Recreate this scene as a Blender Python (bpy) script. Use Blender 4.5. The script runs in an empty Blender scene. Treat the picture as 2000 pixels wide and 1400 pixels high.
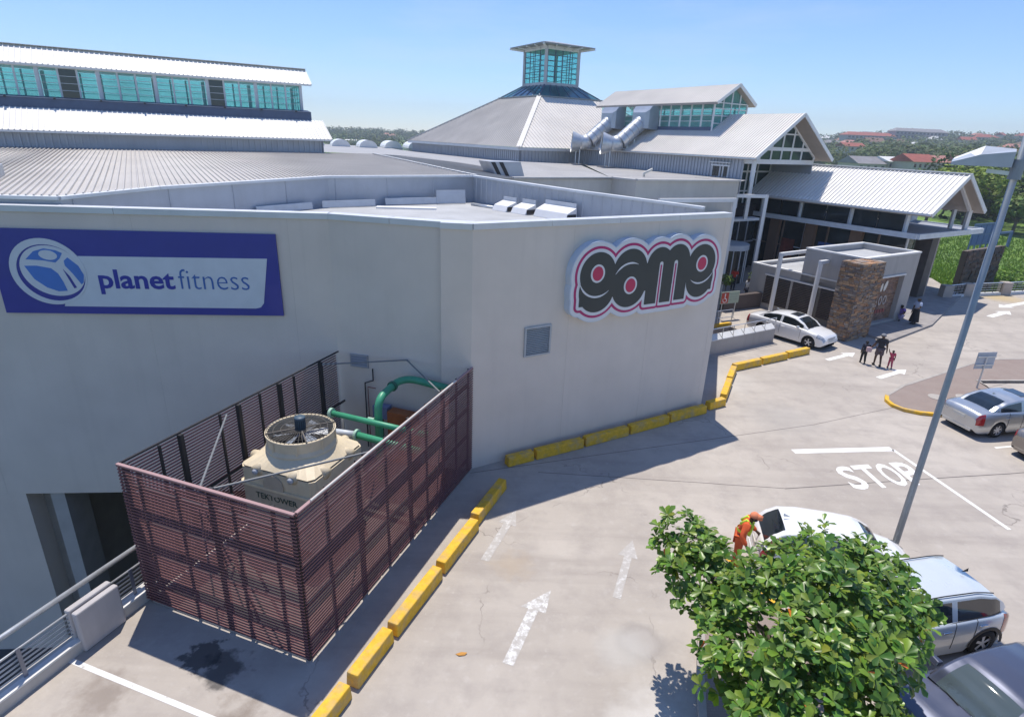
import bpy, bmesh, math, random
import numpy as np
from mathutils import Vector, Matrix, Euler, noise as mnoise
random.seed(7); np.random.seed(7)
sc = bpy.context.scene
COL = sc.collection
# ---------------------------------------------------------------- camera
F_PX, PITCH, ROLL, CAMH = 1142.0, math.radians(20.68), math.radians(2.22), 10.2
fw = Vector((0, math.cos(PITCH), -math.sin(PITCH))); r0 = Vector((1, 0, 0)); u0 = r0.cross(fw)
rr = r0*math.cos(ROLL) + u0*math.sin(ROLL); uu = u0*math.cos(ROLL) - r0*math.sin(ROLL)
cam = bpy.data.objects.new('camera', bpy.data.cameras.new('camera')); COL.objects.link(cam)
cam.data.sensor_width = 36; cam.data.lens = 36*F_PX/2000; cam.data.clip_start = 0.1; cam.data.clip_end = 9000
cam.matrix_world = Matrix(((rr.x, uu.x, -fw.x, 0), (rr.y, uu.y, -fw.y, 0), (rr.z, uu.z, -fw.z, CAMH), (0, 0, 0, 1)))
sc.camera = cam
# ---------------------------------------------------------------- sky, sun, exposure
SUN_L = Vector((0.085, -0.335, -1.0)).normalized()          # direction the light travels
w = bpy.data.worlds.new('World'); sc.world = w; w.use_nodes = True
nt = w.node_tree; nt.nodes.clear()
sky = nt.nodes.new('ShaderNodeTexSky'); sky.sky_type = 'NISHITA'; sky.sun_disc = False
sky.sun_elevation = math.radians(71); sky.sun_rotation = math.radians(-14)
sky.altitude = 0; sky.air_density = 1.0; sky.dust_density = 0.0; sky.ozone_density = 5.0
bg = nt.nodes.new('ShaderNodeBackground'); bg.inputs[1].default_value = 0.122
wo = nt.nodes.new('ShaderNodeOutputWorld')
tn = nt.nodes.new('ShaderNodeMix'); tn.data_type = 'RGBA'; tn.blend_type = 'MULTIPLY'; tn.inputs[0].default_value = 1; tn.inputs[7].default_value = (.95,1.05,1.25,1)
tc = nt.nodes.new('ShaderNodeTexCoord'); mp_ = nt.nodes.new('ShaderNodeMapping'); mp_.inputs['Scale'].default_value = (1.2,1.2,7.0); nz_w = nt.nodes.new('ShaderNodeTexNoise'); nz_w.inputs['Scale'].default_value = 1.8; nz_w.inputs['Detail'].default_value = 7; nz_w.inputs['Roughness'].default_value = .6
mr_w = nt.nodes.new('ShaderNodeMapRange'); mr_w.inputs[1].default_value = .5; mr_w.inputs[2].default_value = .78; mr_w.inputs[3].default_value = 0; mr_w.inputs[4].default_value = .3
cm = nt.nodes.new('ShaderNodeMix'); cm.data_type = 'RGBA'; cm.inputs[7].default_value = (6.0,6.5,7.0,1)      # thin high cirrus
nt.links.new(tc.outputs['Generated'], mp_.inputs[0]); nt.links.new(mp_.outputs[0], nz_w.inputs['Vector']); nt.links.new(nz_w.outputs[0], mr_w.inputs[0]); nt.links.new(mr_w.outputs[0], cm.inputs[0])
nt.links.new(sky.outputs[0], tn.inputs[6]); nt.links.new(tn.outputs[2], cm.inputs[6]); nt.links.new(cm.outputs[2], bg.inputs[0]); nt.links.new(bg.outputs[0], wo.inputs[0])
sl = bpy.data.lights.new('sun', 'SUN'); sl.energy = 4.6; sl.angle = math.radians(0.53); sl.color = (1.0, 0.93, 0.83)
so = bpy.data.objects.new('sun', sl); COL.objects.link(so); so.location = (0, 0, 60)
so.rotation_euler = SUN_L.to_track_quat('-Z', 'Y').to_euler()
sc.view_settings.view_transform = 'Standard'; sc.view_settings.look = 'None'
sc.view_settings.gamma = 1; sc.view_settings.use_curve_mapping = False; sc.view_settings.exposure = 0.1
sc.render.engine = 'CYCLES'
# ---------------------------------------------------------------- materials
MATS = {}
def mat(name, col, rough=.6, metal=0, var=.08, scale=2.0, bump=0, bscale=40, dirt=0, dcol=(.12,.1,.08), streak=0, coat=0, spec=.5, trans=0, alpha=1, emit=None, ior=1.45, coord='P', attr=None):
    if name in MATS: return MATS[name]
    m = bpy.data.materials.new(name); m.use_nodes = True; t = m.node_tree; N = t.nodes; K = t.links
    bs = N['Principled BSDF']
    bs.inputs['Roughness'].default_value = rough; bs.inputs['Metallic'].default_value = metal
    bs.inputs['Specular IOR Level'].default_value = spec; bs.inputs['Coat Weight'].default_value = coat
    bs.inputs['Coat Roughness'].default_value = .04
    bs.inputs['Transmission Weight'].default_value = trans; bs.inputs['IOR'].default_value = ior
    bs.inputs['Alpha'].default_value = alpha
    if emit: bs.inputs['Emission Color'].default_value = (*emit[:3], 1); bs.inputs['Emission Strength'].default_value = emit[3]
    if coord == 'P':
        g = N.new('ShaderNodeNewGeometry'); co = g.outputs['Position']
    else:
        g = N.new('ShaderNodeTexCoord'); co = g.outputs['Object']
    def noise(sc_, det=4, vec=co, rough_=.55):
        n = N.new('ShaderNodeTexNoise'); n.inputs['Scale'].default_value = sc_; n.inputs['Detail'].default_value = det
        n.inputs['Roughness'].default_value = rough_; K.new(vec, n.inputs['Vector']); return n.outputs['Fac']
    def ramp(f, a, b_):
        r = N.new('ShaderNodeMapRange'); r.inputs['From Min'].default_value = a; r.inputs['From Max'].default_value = b_; r.clamp = True
        K.new(f, r.inputs['Value']); return r.outputs[0]
    def mix(f, a, b_):
        x = N.new('ShaderNodeMix'); x.data_type = 'RGBA'
        if isinstance(f, (int, float)): x.inputs[0].default_value = f
        else: K.new(f, x.inputs[0])
        for k, v in ((6, a), (7, b_)):
            if isinstance(v, tuple): x.inputs[k].default_value = (*v[:3], 1)
            else: K.new(v, x.inputs[k])
        return x.outputs[2]
    c = tuple(col)
    if attr:
        at = N.new('ShaderNodeAttribute'); at.attribute_name = attr; cc = at.outputs['Color']
        x = N.new('ShaderNodeMix'); x.data_type = 'RGBA'; x.blend_type = 'MULTIPLY'; x.inputs[0].default_value = 1
        x.inputs[6].default_value = (*c, 1); K.new(cc, x.inputs[7]); cur = x.outputs[2]
        if var:
            y = N.new('ShaderNodeMix'); y.data_type = 'RGBA'; y.blend_type = 'MULTIPLY'; y.inputs[0].default_value = 1
            K.new(cur, y.inputs[6]); K.new(mix(ramp(noise(scale), .3, .7), (1-var,)*3, (1+var,)*3), y.inputs[7]); cur = y.outputs[2]
    elif var:
        cur = mix(ramp(noise(scale), .3, .7), tuple(v*(1-var) for v in c), tuple(min(1, v*(1+var)) for v in c))
    else:
        cur = mix(0.0, c, c)
    if dirt:
        cur = mix(N_mul(N, K, ramp(noise(scale*.35, 6), .48, .78), dirt), cur, dcol)
    if streak:
        mp = N.new('ShaderNodeMapping'); mp.inputs['Scale'].default_value = (2.2, 2.2, .09); K.new(co, mp.inputs['Vector'])
        cur = mix(N_mul(N, K, ramp(noise(1.3, 5, mp.outputs[0], .65), .5, .8), streak), cur, dcol)
    K.new(cur, bs.inputs['Base Color'])
    rn = ramp(noise(scale*1.7), .2, .8)
    rm = N.new('ShaderNodeMapRange'); K.new(rn, rm.inputs['Value']); rm.inputs['To Min'].default_value = max(0, rough-.06); rm.inputs['To Max'].default_value = min(1, rough+.08)
    K.new(rm.outputs[0], bs.inputs['Roughness'])
    if bump:
        b = N.new('ShaderNodeBump'); b.inputs['Strength'].default_value = bump; b.inputs['Distance'].default_value = .02
        K.new(noise(bscale, 5), b.inputs['Height']); K.new(b.outputs[0], bs.inputs['Normal'])
    MATS[name] = m; return m
def N_mul(N, K, f, k):
    m = N.new('ShaderNodeMath'); m.operation = 'MULTIPLY'; K.new(f, m.inputs[0]); m.inputs[1].default_value = k; return m.outputs[0]
# ---------------------------------------------------------------- mesh builder
class MB:
    def __init__(s): s.v = []; s.f = []; s.col = None
    def add(s, vs, fs):
        o = len(s.v); s.v += [tuple(p) for p in vs]; s.f += [tuple(i+o for i in f) for f in fs]; return s
    def box(s, x0, x1, y0, y1, z0, z1):
        return s.add([(x0,y0,z0),(x1,y0,z0),(x1,y1,z0),(x0,y1,z0),(x0,y0,z1),(x1,y0,z1),(x1,y1,z1),(x0,y1,z1)],
                     [(0,3,2,1),(4,5,6,7),(0,1,5,4),(1,2,6,5),(2,3,7,6),(3,0,4,7)])
    def beam(s, p, q, wd, ht, up=(0,0,1)):
        p, q, up = Vector(p), Vector(q), Vector(up); d = (q-p).normalized(); x = d.cross(up)
        if x.length < 1e-4: x = d.cross(Vector((1,0,0)))
        x.normalize(); y = x.cross(d); vs = []
        for e in (p, q):
            for i, j in ((-1,-1),(1,-1),(1,1),(-1,1)): vs.append(e + x*(i*wd/2) + y*(j*ht/2))
        return s.add(vs, [(3,2,1,0),(4,5,6,7),(0,1,5,4),(1,2,6,5),(2,3,7,6),(3,0,4,7)])
    def tube(s, pts, r, n=10, cap=True):
        pts = [Vector(p) for p in pts]; k = len(pts); rs = r if isinstance(r, (list, tuple)) else [r]*k; o = len(s.v)
        ref = None
        for i, p in enumerate(pts):
            d = ((pts[i+1]-p) if i < k-1 else (p-pts[i-1])).normalized()
            if 0 < i < k-1: d = ((pts[i+1]-p).normalized() + (p-pts[i-1]).normalized()).normalized()
            if ref is None: ref = d.orthogonal().normalized()
            x = (ref - d*ref.dot(d)).normalized(); y = d.cross(x); ref = x
            for j in range(n):
                t = 2*math.pi*j/n; s.v.append(tuple(p + (x*math.cos(t) + y*math.sin(t))*rs[i]))
        for i in range(k-1):
            for j in range(n):
                a, b_ = o+i*n+j, o+i*n+(j+1) % n; s.f.append((a, b_, b_+n, a+n))
        if cap: s.f.append(tuple(o+j for j in reversed(range(n)))); s.f.append(tuple(o+(k-1)*n+j for j in range(n)))
        return s
    def prism(s, poly, z0, z1):
        n = len(poly); return s.add([(x,y,z0) for x,y in poly] + [(x,y,z1) for x,y in poly],
            [tuple(reversed(range(n))), tuple(range(n,2*n))] + [(i,(i+1)%n,n+(i+1)%n,n+i) for i in range(n)])
    def ext(s, poly, vec):
        n = len(poly); vec = Vector(vec); P = [Vector(p) for p in poly]
        return s.add(P + [p+vec for p in P], [tuple(reversed(range(n))), tuple(range(n,2*n))] + [(i,(i+1)%n,n+(i+1)%n,n+i) for i in range(n)])
    def lathe(s, prof, c=(0,0,0), n=24, axis='z'):
        o = len(s.v); k = len(prof)
        for r, z in prof:
            for j in range(n):
                t = 2*math.pi*j/n; a, b_ = r*math.cos(t), r*math.sin(t)
                s.v.append((c[0]+a, c[1]+b_, c[2]+z) if axis == 'z' else (c[0]+a, c[1]+z, c[2]+b_))
        for i in range(k-1):
            for j in range(n):
                a, b_ = o+i*n+j, o+i*n+(j+1) % n
                s.f.append((a, b_, b_+n, a+n) if axis == 'z' else (a, a+n, b_+n, b_))
        return s
    def quad(s, *p): return s.add(p, [tuple(range(len(p)))])
    def xf(s, M):
        s.v = [tuple(M @ Vector(p)) for p in s.v]; return s
    def mesh(s, name, mt, smooth=False):
        me = bpy.data.meshes.new(name); me.from_pydata(s.v, [], s.f)
        for m_ in (mt if isinstance(mt, (list, tuple)) else [mt]): me.materials.append(m_)
        if smooth: me.polygons.foreach_set('use_smooth', [True]*len(me.polygons))
        me.update(); return me
    def build(s, name, mt, parent=None, smooth=False, bevel=0, world=True, fixn=False):
        me = s.mesh(name, mt, smooth)
        if fixn:
            bm = bmesh.new(); bm.from_mesh(me); bmesh.ops.recalc_face_normals(bm, faces=bm.faces); bm.to_mesh(me); bm.free()
        o = obj(name, me, parent, world)
        if bevel:
            b = o.modifiers.new('bevel', 'BEVEL'); b.width = bevel; b.segments = 2; b.limit_method = 'ANGLE'; b.angle_limit = .6
        return o
def obj(name, me, parent=None, world=True):
    o = bpy.data.objects.new(name, me); COL.objects.link(o)
    if parent is not None:
        o.parent = parent
        if world: o.matrix_parent_inverse = pmat(parent).inverted()
    return o
def pmat(o):
    m = Matrix.Translation(o.location) @ o.rotation_euler.to_matrix().to_4x4()
    if o.parent: m = pmat(o.parent) @ o.matrix_parent_inverse @ m
    return m
def tag(o, label, cat, group=None, kind=None):
    if label: o['label'] = label
    if cat: o['category'] = cat
    if group: o['group'] = group
    if kind: o['kind'] = kind
    return o
def thing(name, label, cat, loc=(0,0,0), rz=0, group=None):
    o = bpy.data.objects.new(name, None); COL.objects.link(o); o.location = loc; o.rotation_euler = (0, 0, rz); o.empty_display_size = .3
    return tag(o, label, cat, group)
def struct(o): o['kind'] = 'structure'; return o
def copy_tree(o, parent=None):
    c = o.copy(); COL.objects.link(c); c.parent = parent
    for ch in o.children: copy_tree(ch, c)
    return c
def curve_mesh(loops, ext=0.0, name='shape'):
    """flat 2-D outline(s), holes allowed, filled and extruded both ways by ext"""
    cu = bpy.data.curves.new(name, 'CURVE'); cu.dimensions = '2D'; cu.fill_mode = 'BOTH'; cu.extrude = ext
    for L in loops:
        sp = cu.splines.new('POLY'); sp.points.add(len(L)-1)
        for p, q in zip(sp.points, L): p.co = (q[0], q[1], 0, 1)
        sp.use_cyclic_u = True
    o = bpy.data.objects.new(name, cu); COL.objects.link(o); bpy.context.view_layer.update()
    me = bpy.data.meshes.new_from_object(o.evaluated_get(bpy.context.evaluated_depsgraph_get()))
    bpy.data.objects.remove(o); bpy.data.curves.remove(cu); return me
def text_mesh(s, x0, x1, z0, z1, ext=.01, offset=0.0, ref=None, space=1.0):
    """text fitted to a box; ref: string whose height defines z0..z1"""
    def mk(st):
        cu = bpy.data.curves.new('t', 'FONT'); cu.body = st; cu.size = 1; cu.offset = offset; cu.extrude = 0; cu.fill_mode = 'BOTH'; cu.space_character = space; cu.resolution_u = 3
        o = bpy.data.objects.new('t', cu); COL.objects.link(o); bpy.context.view_layer.update()
        me = bpy.data.meshes.new_from_object(o.evaluated_get(bpy.context.evaluated_depsgraph_get()))
        bpy.data.objects.remove(o); bpy.data.curves.remove(cu); return me
    me = mk(s); P = np.array([v.co[:] for v in me.vertices]); R = P
    if ref: r_ = mk(ref); R = np.array([v.co[:] for v in r_.vertices]); bpy.data.meshes.remove(r_)
    sx = (x1-x0)/(P[:,0].max()-P[:,0].min()); sz = (z1-z0)/(R[:,1].max()-R[:,1].min())
    for v in me.vertices:
        v.co = (x0+(v.co.x-P[:,0].min())*sx, z0+(v.co.y-R[:,1].min())*sz, 0)
    bm = bmesh.new(); bm.from_mesh(me)
    rg = bmesh.ops.extrude_face_region(bm, geom=list(bm.faces)); bmesh.ops.translate(bm, verts=[e for e in rg['geom'] if isinstance(e, bmesh.types.BMVert)], vec=(0,0,ext))
    bmesh.ops.recalc_face_normals(bm, faces=bm.faces); bm.to_mesh(me); bm.free()
    return me
def mesh_obj(name, me, mt, parent, M):
    me.materials.clear(); me.materials.append(mt); me.transform(M); me.name = name
    for p in me.polygons: p.use_smooth = False
    return obj(name, me, parent)
def basis(o, ux, uy, uz=None):
    ux, uy = Vector(ux).normalized(), Vector(uy).normalized(); uz = Vector(uz).normalized() if uz else ux.cross(uy)
    return Matrix(((ux.x,uy.x,uz.x,o[0]),(ux.y,uy.y,uz.y,o[1]),(ux.z,uy.z,uz.z,o[2]),(0,0,0,1)))
# ---------------------------------------------------------------- palette
WALL = mat('painted plaster', (.68,.61,.545), .85, var=.05, scale=.6, bump=.25, bscale=60, dirt=.06, streak=.14, dcol=(.42,.375,.335))
WALLB = mat('beige parapet plaster', (.52,.50,.46), .85, var=.06, scale=1, bump=.2, streak=.25, dcol=(.3,.28,.25))
COPE = mat('coping metal', (.62,.64,.67), .45, .2, var=.06, scale=1.5)
MEMB = mat('roof membrane', (.42,.43,.44), .8, var=.12, scale=.8, bump=.2, dirt=.3, dcol=(.3,.3,.3))
CLAD = mat('grey cladding', (.44,.47,.52), .5, .25, var=.06, scale=1.2, streak=.2, dcol=(.3,.3,.32))
ROOFG = mat('grey roof sheet', (.51,.485,.455), .5, .1, var=.1, scale=.35, dirt=.35, dcol=(.36,.34,.31))
ROOFW = mat('white roof sheet', (.79,.77,.74), .45, .0, var=.04, scale=.5, dirt=.12, dcol=(.6,.57,.53))
ROOFP = mat('pale weathered roof sheet', (.71,.67,.62), .5, .0, var=.07, scale=.4, dirt=.3, dcol=(.46,.44,.41))
FRAME = mat('white frame paint', (.72,.73,.74), .45, var=.04)
GLASSB = mat('teal glass', (.52,.88,.86), .04, var=.1, scale=.5, spec=.5, trans=.85, ior=1.05)
GLASSD = mat('dark glass', (.025,.04,.045), .04, var=.3, scale=.6, spec=.8)
GALV = mat('galvanised steel', (.58,.61,.64), .38, .6, var=.1, scale=3)
DSTEEL = mat('dark steel', (.035,.035,.04), .5, .3, var=.1)
SLAT = mat('maroon slat', (.18,.078,.082), .55, var=.12, scale=3, dirt=.2, dcol=(.15,.09,.09))
YEL = mat('yellow barrier paint', (.74,.44,.03), .7, var=.14, scale=8, bump=.3, bscale=30, dirt=.85, dcol=(.36,.31,.25))
WPAINT = mat('road paint', (.78,.78,.76), .7, var=.06, scale=6)
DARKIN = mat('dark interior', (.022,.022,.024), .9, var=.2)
CONC = mat('raw concrete', (.40,.37,.335), .85, var=.12, scale=2, bump=.3, streak=.3)
SOFF = mat('soffit board', (.40,.345,.30), .7, var=.06)
STONE = mat('stone cladding', (1,1,1), .85, var=.25, scale=14, bump=.5, bscale=35, attr='col')
BROWN = mat('brown louvre', (.13,.10,.08), .6, var=.15)
WHITE = mat('white enamel', (.78,.78,.78), .5, var=.04)
# worn road paint
def worn_paint():
    m = bpy.data.materials.new('worn road paint'); m.use_nodes = True; t = m.node_tree; N = t.nodes; K = t.links; b = N['Principled BSDF']
    g = N.new('ShaderNodeNewGeometry'); n = N.new('ShaderNodeTexNoise'); n.inputs['Scale'].default_value = 7; n.inputs['Detail'].default_value = 8; n.inputs['Roughness'].default_value = .7
    K.new(g.outputs['Position'], n.inputs['Vector']); r = N.new('ShaderNodeMapRange'); r.inputs[1].default_value = .44; r.inputs[2].default_value = .60; K.new(n.outputs[0], r.inputs[0])
    x = N.new('ShaderNodeMix'); x.data_type = 'RGBA'; x.inputs[6].default_value = (.43,.405,.38,1); x.inputs[7].default_value = (.70,.70,.69,1); K.new(r.outputs[0], x.inputs[0])
    K.new(x.outputs[2], b.inputs['Base Color']); b.inputs['Roughness'].default_value = .8; return m
WORN = worn_paint()
WORN2 = WORN.copy(); WORN2.name = 'almost worn off road paint'; WORN2.node_tree.nodes['Map Range'].inputs[1].default_value = .5; WORN2.node_tree.nodes['Map Range'].inputs[2].default_value = .72
def concrete_deck():
    m = bpy.data.materials.new('parking concrete'); m.use_nodes = True; t = m.node_tree; N = t.nodes; K = t.links; b = N['Principled BSDF']
    g = N.new('ShaderNodeNewGeometry'); co = g.outputs['Position']
    def noi(s, d=5, r=.6, vec=co):
        n = N.new('ShaderNodeTexNoise'); n.inputs['Scale'].default_value = s; n.inputs['Detail'].default_value = d; n.inputs['Roughness'].default_value = r; K.new(vec, n.inputs['Vector']); return n.outputs[0]
    def rng(f, a, c, lo=0, hi=1):
        r = N.new('ShaderNodeMapRange'); r.inputs[1].default_value = a; r.inputs[2].default_value = c; r.inputs[3].default_value = lo; r.inputs[4].default_value = hi; K.new(f, r.inputs[0]); return r.outputs[0]
    def mix(f, a, c):
        x = N.new('ShaderNodeMix'); x.data_type = 'RGBA'
        if isinstance(f, float): x.inputs[0].default_value = f
        else: K.new(f, x.inputs[0])
        for k, v in ((6,a),(7,c)):
            if isinstance(v, tuple): x.inputs[k].default_value = (*v,1)
            else: K.new(v, x.inputs[k])
        return x.outputs[2]
    def math_(op, a, c):
        q = N.new('ShaderNodeMath'); q.operation = op
        for i, v in enumerate((a, c)):
            if isinstance(v, (int, float)): q.inputs[i].default_value = v
            else: K.new(v, q.inputs[i])
        return q.outputs[0]
    c = mix(rng(noi(.22,4), .35, .65), (.385,.345,.305), (.475,.43,.38))
    c = mix(rng(noi(1.1,6,.65), .46, .72, 0, .7), c, (.32,.285,.26))
    c = mix(rng(noi(3.5,6,.7), .55, .8, 0, .5), c, (.53,.50,.47))
    mp = N.new('ShaderNodeMapping'); mp.inputs['Rotation'].default_value = (0,0,math.radians(-28)); mp.inputs['Scale'].default_value = (.12,1.3,1); K.new(co, mp.inputs[0])
    c = mix(rng(noi(.9,5,.6,mp.outputs[0]), .5, .75, 0, .6), c, (.29,.255,.23))
    c = mix(rng(noi(45,3), .55, .85, 0, .35), c, (.27,.25,.24))
    vo = N.new('ShaderNodeTexVoronoi'); vo.feature = 'DISTANCE_TO_EDGE'; vo.inputs['Scale'].default_value = .22
    wv = N.new('ShaderNodeVectorMath'); wv.operation = 'ADD'; nv = N.new('ShaderNodeTexNoise'); nv.inputs['Scale'].default_value = 1.5; nv.inputs['Detail'].default_value = 6; K.new(co, nv.inputs['Vector']); K.new(co, wv.inputs[0]); K.new(nv.outputs['Color'], wv.inputs[1]); K.new(wv.outputs[0], vo.inputs['Vector'])
    crack = math_('MULTIPLY', rng(vo.outputs['Distance'], .0015, .005, 1, 0), rng(noi(.35,3), .5, .6, 0, .75)); c = mix(crack, c, (.17,.15,.135))
    c = mix(rng(noi(9,7,.75), .60, .74, 0, .55), c, (.62,.59,.55))
    c = mix(rng(noi(6,7,.8), .64, .76, 0, .6), c, (.20,.175,.155))
    def spot(px, py, r0_, r1_, col, amt, nz=.35, s=2.5):
        v = N.new('ShaderNodeVectorMath'); v.operation = 'DISTANCE'; K.new(co, v.inputs[0]); v.inputs[1].default_value = (px,py,0)
        d = math_('ADD', v.outputs['Value'], math_('MULTIPLY', math_('SUBTRACT', noi(s,5), .5), nz*4))
        return lambda c_: mix(rng(d, r0_, r1_, amt, 0), c_, col)
    for sp in (spot(-6.1,9.0,.30,.42,(.03,.03,.033),.8,.36,2.4), spot(-5.55,8.75,.25,.5,(.035,.035,.036),.75,.34,2.6), spot(-4.9,7.6,.2,.6,(.17,.13,.1),.6), spot(-7.6,8.0,.2,.7,(.2,.16,.13),.6),
               spot(3.05,9.8,.42,.62,(.30,.275,.255),.6,.09), spot(3.05,9.8,.28,.42,(.42,.39,.365),.6,.09), spot(2.6,9.6,.3,.7,(.47,.455,.43),.5,.1), spot(3.0,7.8,.4,1.2,(.60,.58,.55),.6,.4,1.5),
               spot(9.3,25.5,.8,2.4,(.52,.50,.47),.6), spot(11,21.5,.5,2,(.34,.32,.30),.5), spot(37.5,44.5,.6,2.2,(.5,.36,.13),.6), spot(.2,12.1,.1,.7,(.40,.31,.21),.4)):
        c = sp(c)
    K.new(c, b.inputs['Base Color']); b.inputs['Roughness'].default_value = .85
    bp = N.new('ShaderNodeBump'); bp.inputs['Strength'].default_value = .25; bp.inputs['Distance'].default_value = .01; K.new(noi(28,6), bp.inputs['Height']); K.new(bp.outputs[0], b.inputs['Normal'])
    return m
DECK = concrete_deck()
def paver_mat():
    m = bpy.data.materials.new('brick paving'); m.use_nodes = True; t = m.node_tree; N = t.nodes; K = t.links; b = N['Principled BSDF']
    g = N.new('ShaderNodeNewGeometry'); br = N.new('ShaderNodeTexBrick'); br.inputs['Scale'].default_value = 4.5; br.inputs['Color1'].default_value = (.30,.22,.19,1); br.inputs['Color2'].default_value = (.24,.18,.16,1); br.inputs['Mortar'].default_value = (.17,.14,.125,1); br.inputs['Mortar Size'].default_value = .025
    K.new(g.outputs['Position'], br.inputs['Vector']); n = N.new('ShaderNodeTexNoise'); n.inputs['Scale'].default_value = 1.2; n.inputs['Detail'].default_value = 5; K.new(g.outputs['Position'], n.inputs['Vector'])
    x = N.new('ShaderNodeMix'); x.data_type = 'RGBA'; x.inputs[7].default_value = (.30,.25,.22,1); K.new(n.outputs[0], x.inputs[0]); K.new(br.outputs[0], x.inputs[6]); K.new(x.outputs[2], b.inputs['Base Color'])
    b.inputs['Roughness'].default_value = .9; return m
PAVE = paver_mat()
# ---------------------------------------------------------------- terrain
def sstep(a, b, x): t = min(1, max(0, (x-a)/(b-a))); return t*t*(3-2*t)
def terr(x, y):
    r = math.hypot(x, y); th = math.degrees(math.atan2(x, y))
    right = sstep(12, 34, th) * (1 - sstep(120, 160, abs(th)))
    near = -9.0 + 8.2*sstep(28, 46, r)*sstep(25, 34, th)*(1-sstep(75, 100, th)) - 1.8*sstep(55, 100, r)
    if th < 20: near = -9.0
    far = [(100,-3),(180,-1.5),(235,2.6),(320,4),(450,6),(600,10),(800,19),(1000,31),(1300,24),(6000,-40)]
    farl = [(100,-7),(300,-6),(600,-3),(900,4),(1100,7.0),(1400,3),(6000,-40)]
    def pl(t, r):
        for (a, za), (b_, zb) in zip(t, t[1:]):
            if r <= b_: return za + (zb-za)*max(0, (r-a)/(b_-a))
        return t[-1][1]
    z = farl and (pl(farl, r)*(1-right) + pl(far, r)*right)
    k = sstep(70, 120, r); z = near*(1-k) + z*k
    if r > 150: z += 3*mnoise.noise(Vector((x/160, y/160, 3.1)))*sstep(150, 500, r)
    return z
GRASS = mat('field grass', (.115,.20,.035), .95, var=.35, scale=.08, dirt=.5, dcol=(.07,.11,.03), bump=.5, bscale=3)
mb = MB(); NR, NT = 64, 144
rads = [4*1.125**i for i in range(NR)]
for r in rads:
    for j in range(NT):
        t = 2*math.pi*j/NT; x, y = r*math.sin(t), r*math.cos(t); mb.v.append((x, y, terr(x, y)))
for i in range(NR-1):
    for j in range(NT): a, b_ = i*NT+j, i*NT+(j+1) % NT; mb.f.append((a, a+NT, b_+NT, b_))
mb.v.append((0,0,-9)); mb.f += [(len(mb.v)-1, j, (j+1) % NT) for j in range(NT)]
struct(mb.build('terrain', GRASS, smooth=True))
YARD = mat('yard asphalt', (.075,.078,.082), .9, var=.2, scale=.6, bump=.3, bscale=20)
struct(MB().quad((-70,-45,-8.4),(95,-45,-8.4),(60,40,-8.4),(-70,40,-8.4)).build('lower_yard', YARD))
# ---------------------------------------------------------------- parking deck with the sunken ramp pit left open
deck_out = [(-13.2,-6),(-9.1,7.58),(-8.14,10.52),(-5.62,17.5),(-5.3,26),(-2,31),(14,60),(24,62),(36.5,51),(34.5,44.4),(38.3,45.4),(42,46.6),(60,53),(95,62),(95,-12),(20,-12)]
pit = [(10.55,29.35),(14.3,31.65),(13.1,33.9),(9.4,32.0)]
def sheet2d(name, loops, z0, z1, mt, kind=None):
    me = curve_mesh(loops, (z1-z0)/2); me.transform(Matrix.Translation((0,0,(z0+z1)/2))); me.materials.clear(); me.materials.append(mt)
    for p in me.polygons: p.use_smooth = False
    o = obj(name, me)
    if kind: o['kind'] = kind
    return o
struct(sheet2d('parking_deck', [deck_out, pit], -.35, 0, DECK))
m = MB(); n = len(pit)
PITM = mat('pit plaster', (.20,.15,.11), .9, var=.2)
pi_ = [(p[0]*.999+.012, p[1]*.999+.03) for p in pit]
m.add([(*p, -1.6) for p in pit] + [(*p, -.36) for p in pit], [(0,1,2,3)] + [(i,n+i,n+(i+1)%n,(i+1)%n) for i in range(n)])
struct(m.build('ramp_pit', PITM))
# expansion joints in the concrete
JOINT = mat('joint filler', (.12,.11,.105), .9, var=.2)
jm = MB()
for p, q, w_ in (((8.9,16.2),(24.0,18.9),.018),((-1.2,16.4),(12,20.9),.012),((12,20.9),(30,29),.012),((1.0,16.6),(8.9,16.2),.012)):
    d = Vector((q[0]-p[0], q[1]-p[1])).normalized(); nx = Vector((-d.y, d.x))*w_; K_ = 9; prev = None
    pts = [(p[0]+(q[0]-p[0])*i/K_+nx.x*random.uniform(-1.2,1.2), p[1]+(q[1]-p[1])*i/K_+nx.y*random.uniform(-1.2,1.2)) for i in range(K_+1)]
    for A_, B_ in zip(pts, pts[1:]): jm.quad((A_[0]-nx.x,A_[1]-nx.y,.002),(B_[0]-nx.x,B_[1]-nx.y,.002),(B_[0]+nx.x,B_[1]+nx.y,.002),(A_[0]+nx.x,A_[1]+nx.y,.002))
struct(jm.build('expansion_joint', JOINT))
struct(MB().quad((-3.86,9.05,.003),(-1.3,16.5,.003),(-5.5,17.4,.003),(-7.95,10.5,.003)).build('plant_floor', mat('dark plant floor', (.07,.066,.062), .6, var=.35, scale=1.5, bump=.2)))  # near-black floor sheet, makes the gaps between the slats read dark
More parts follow.
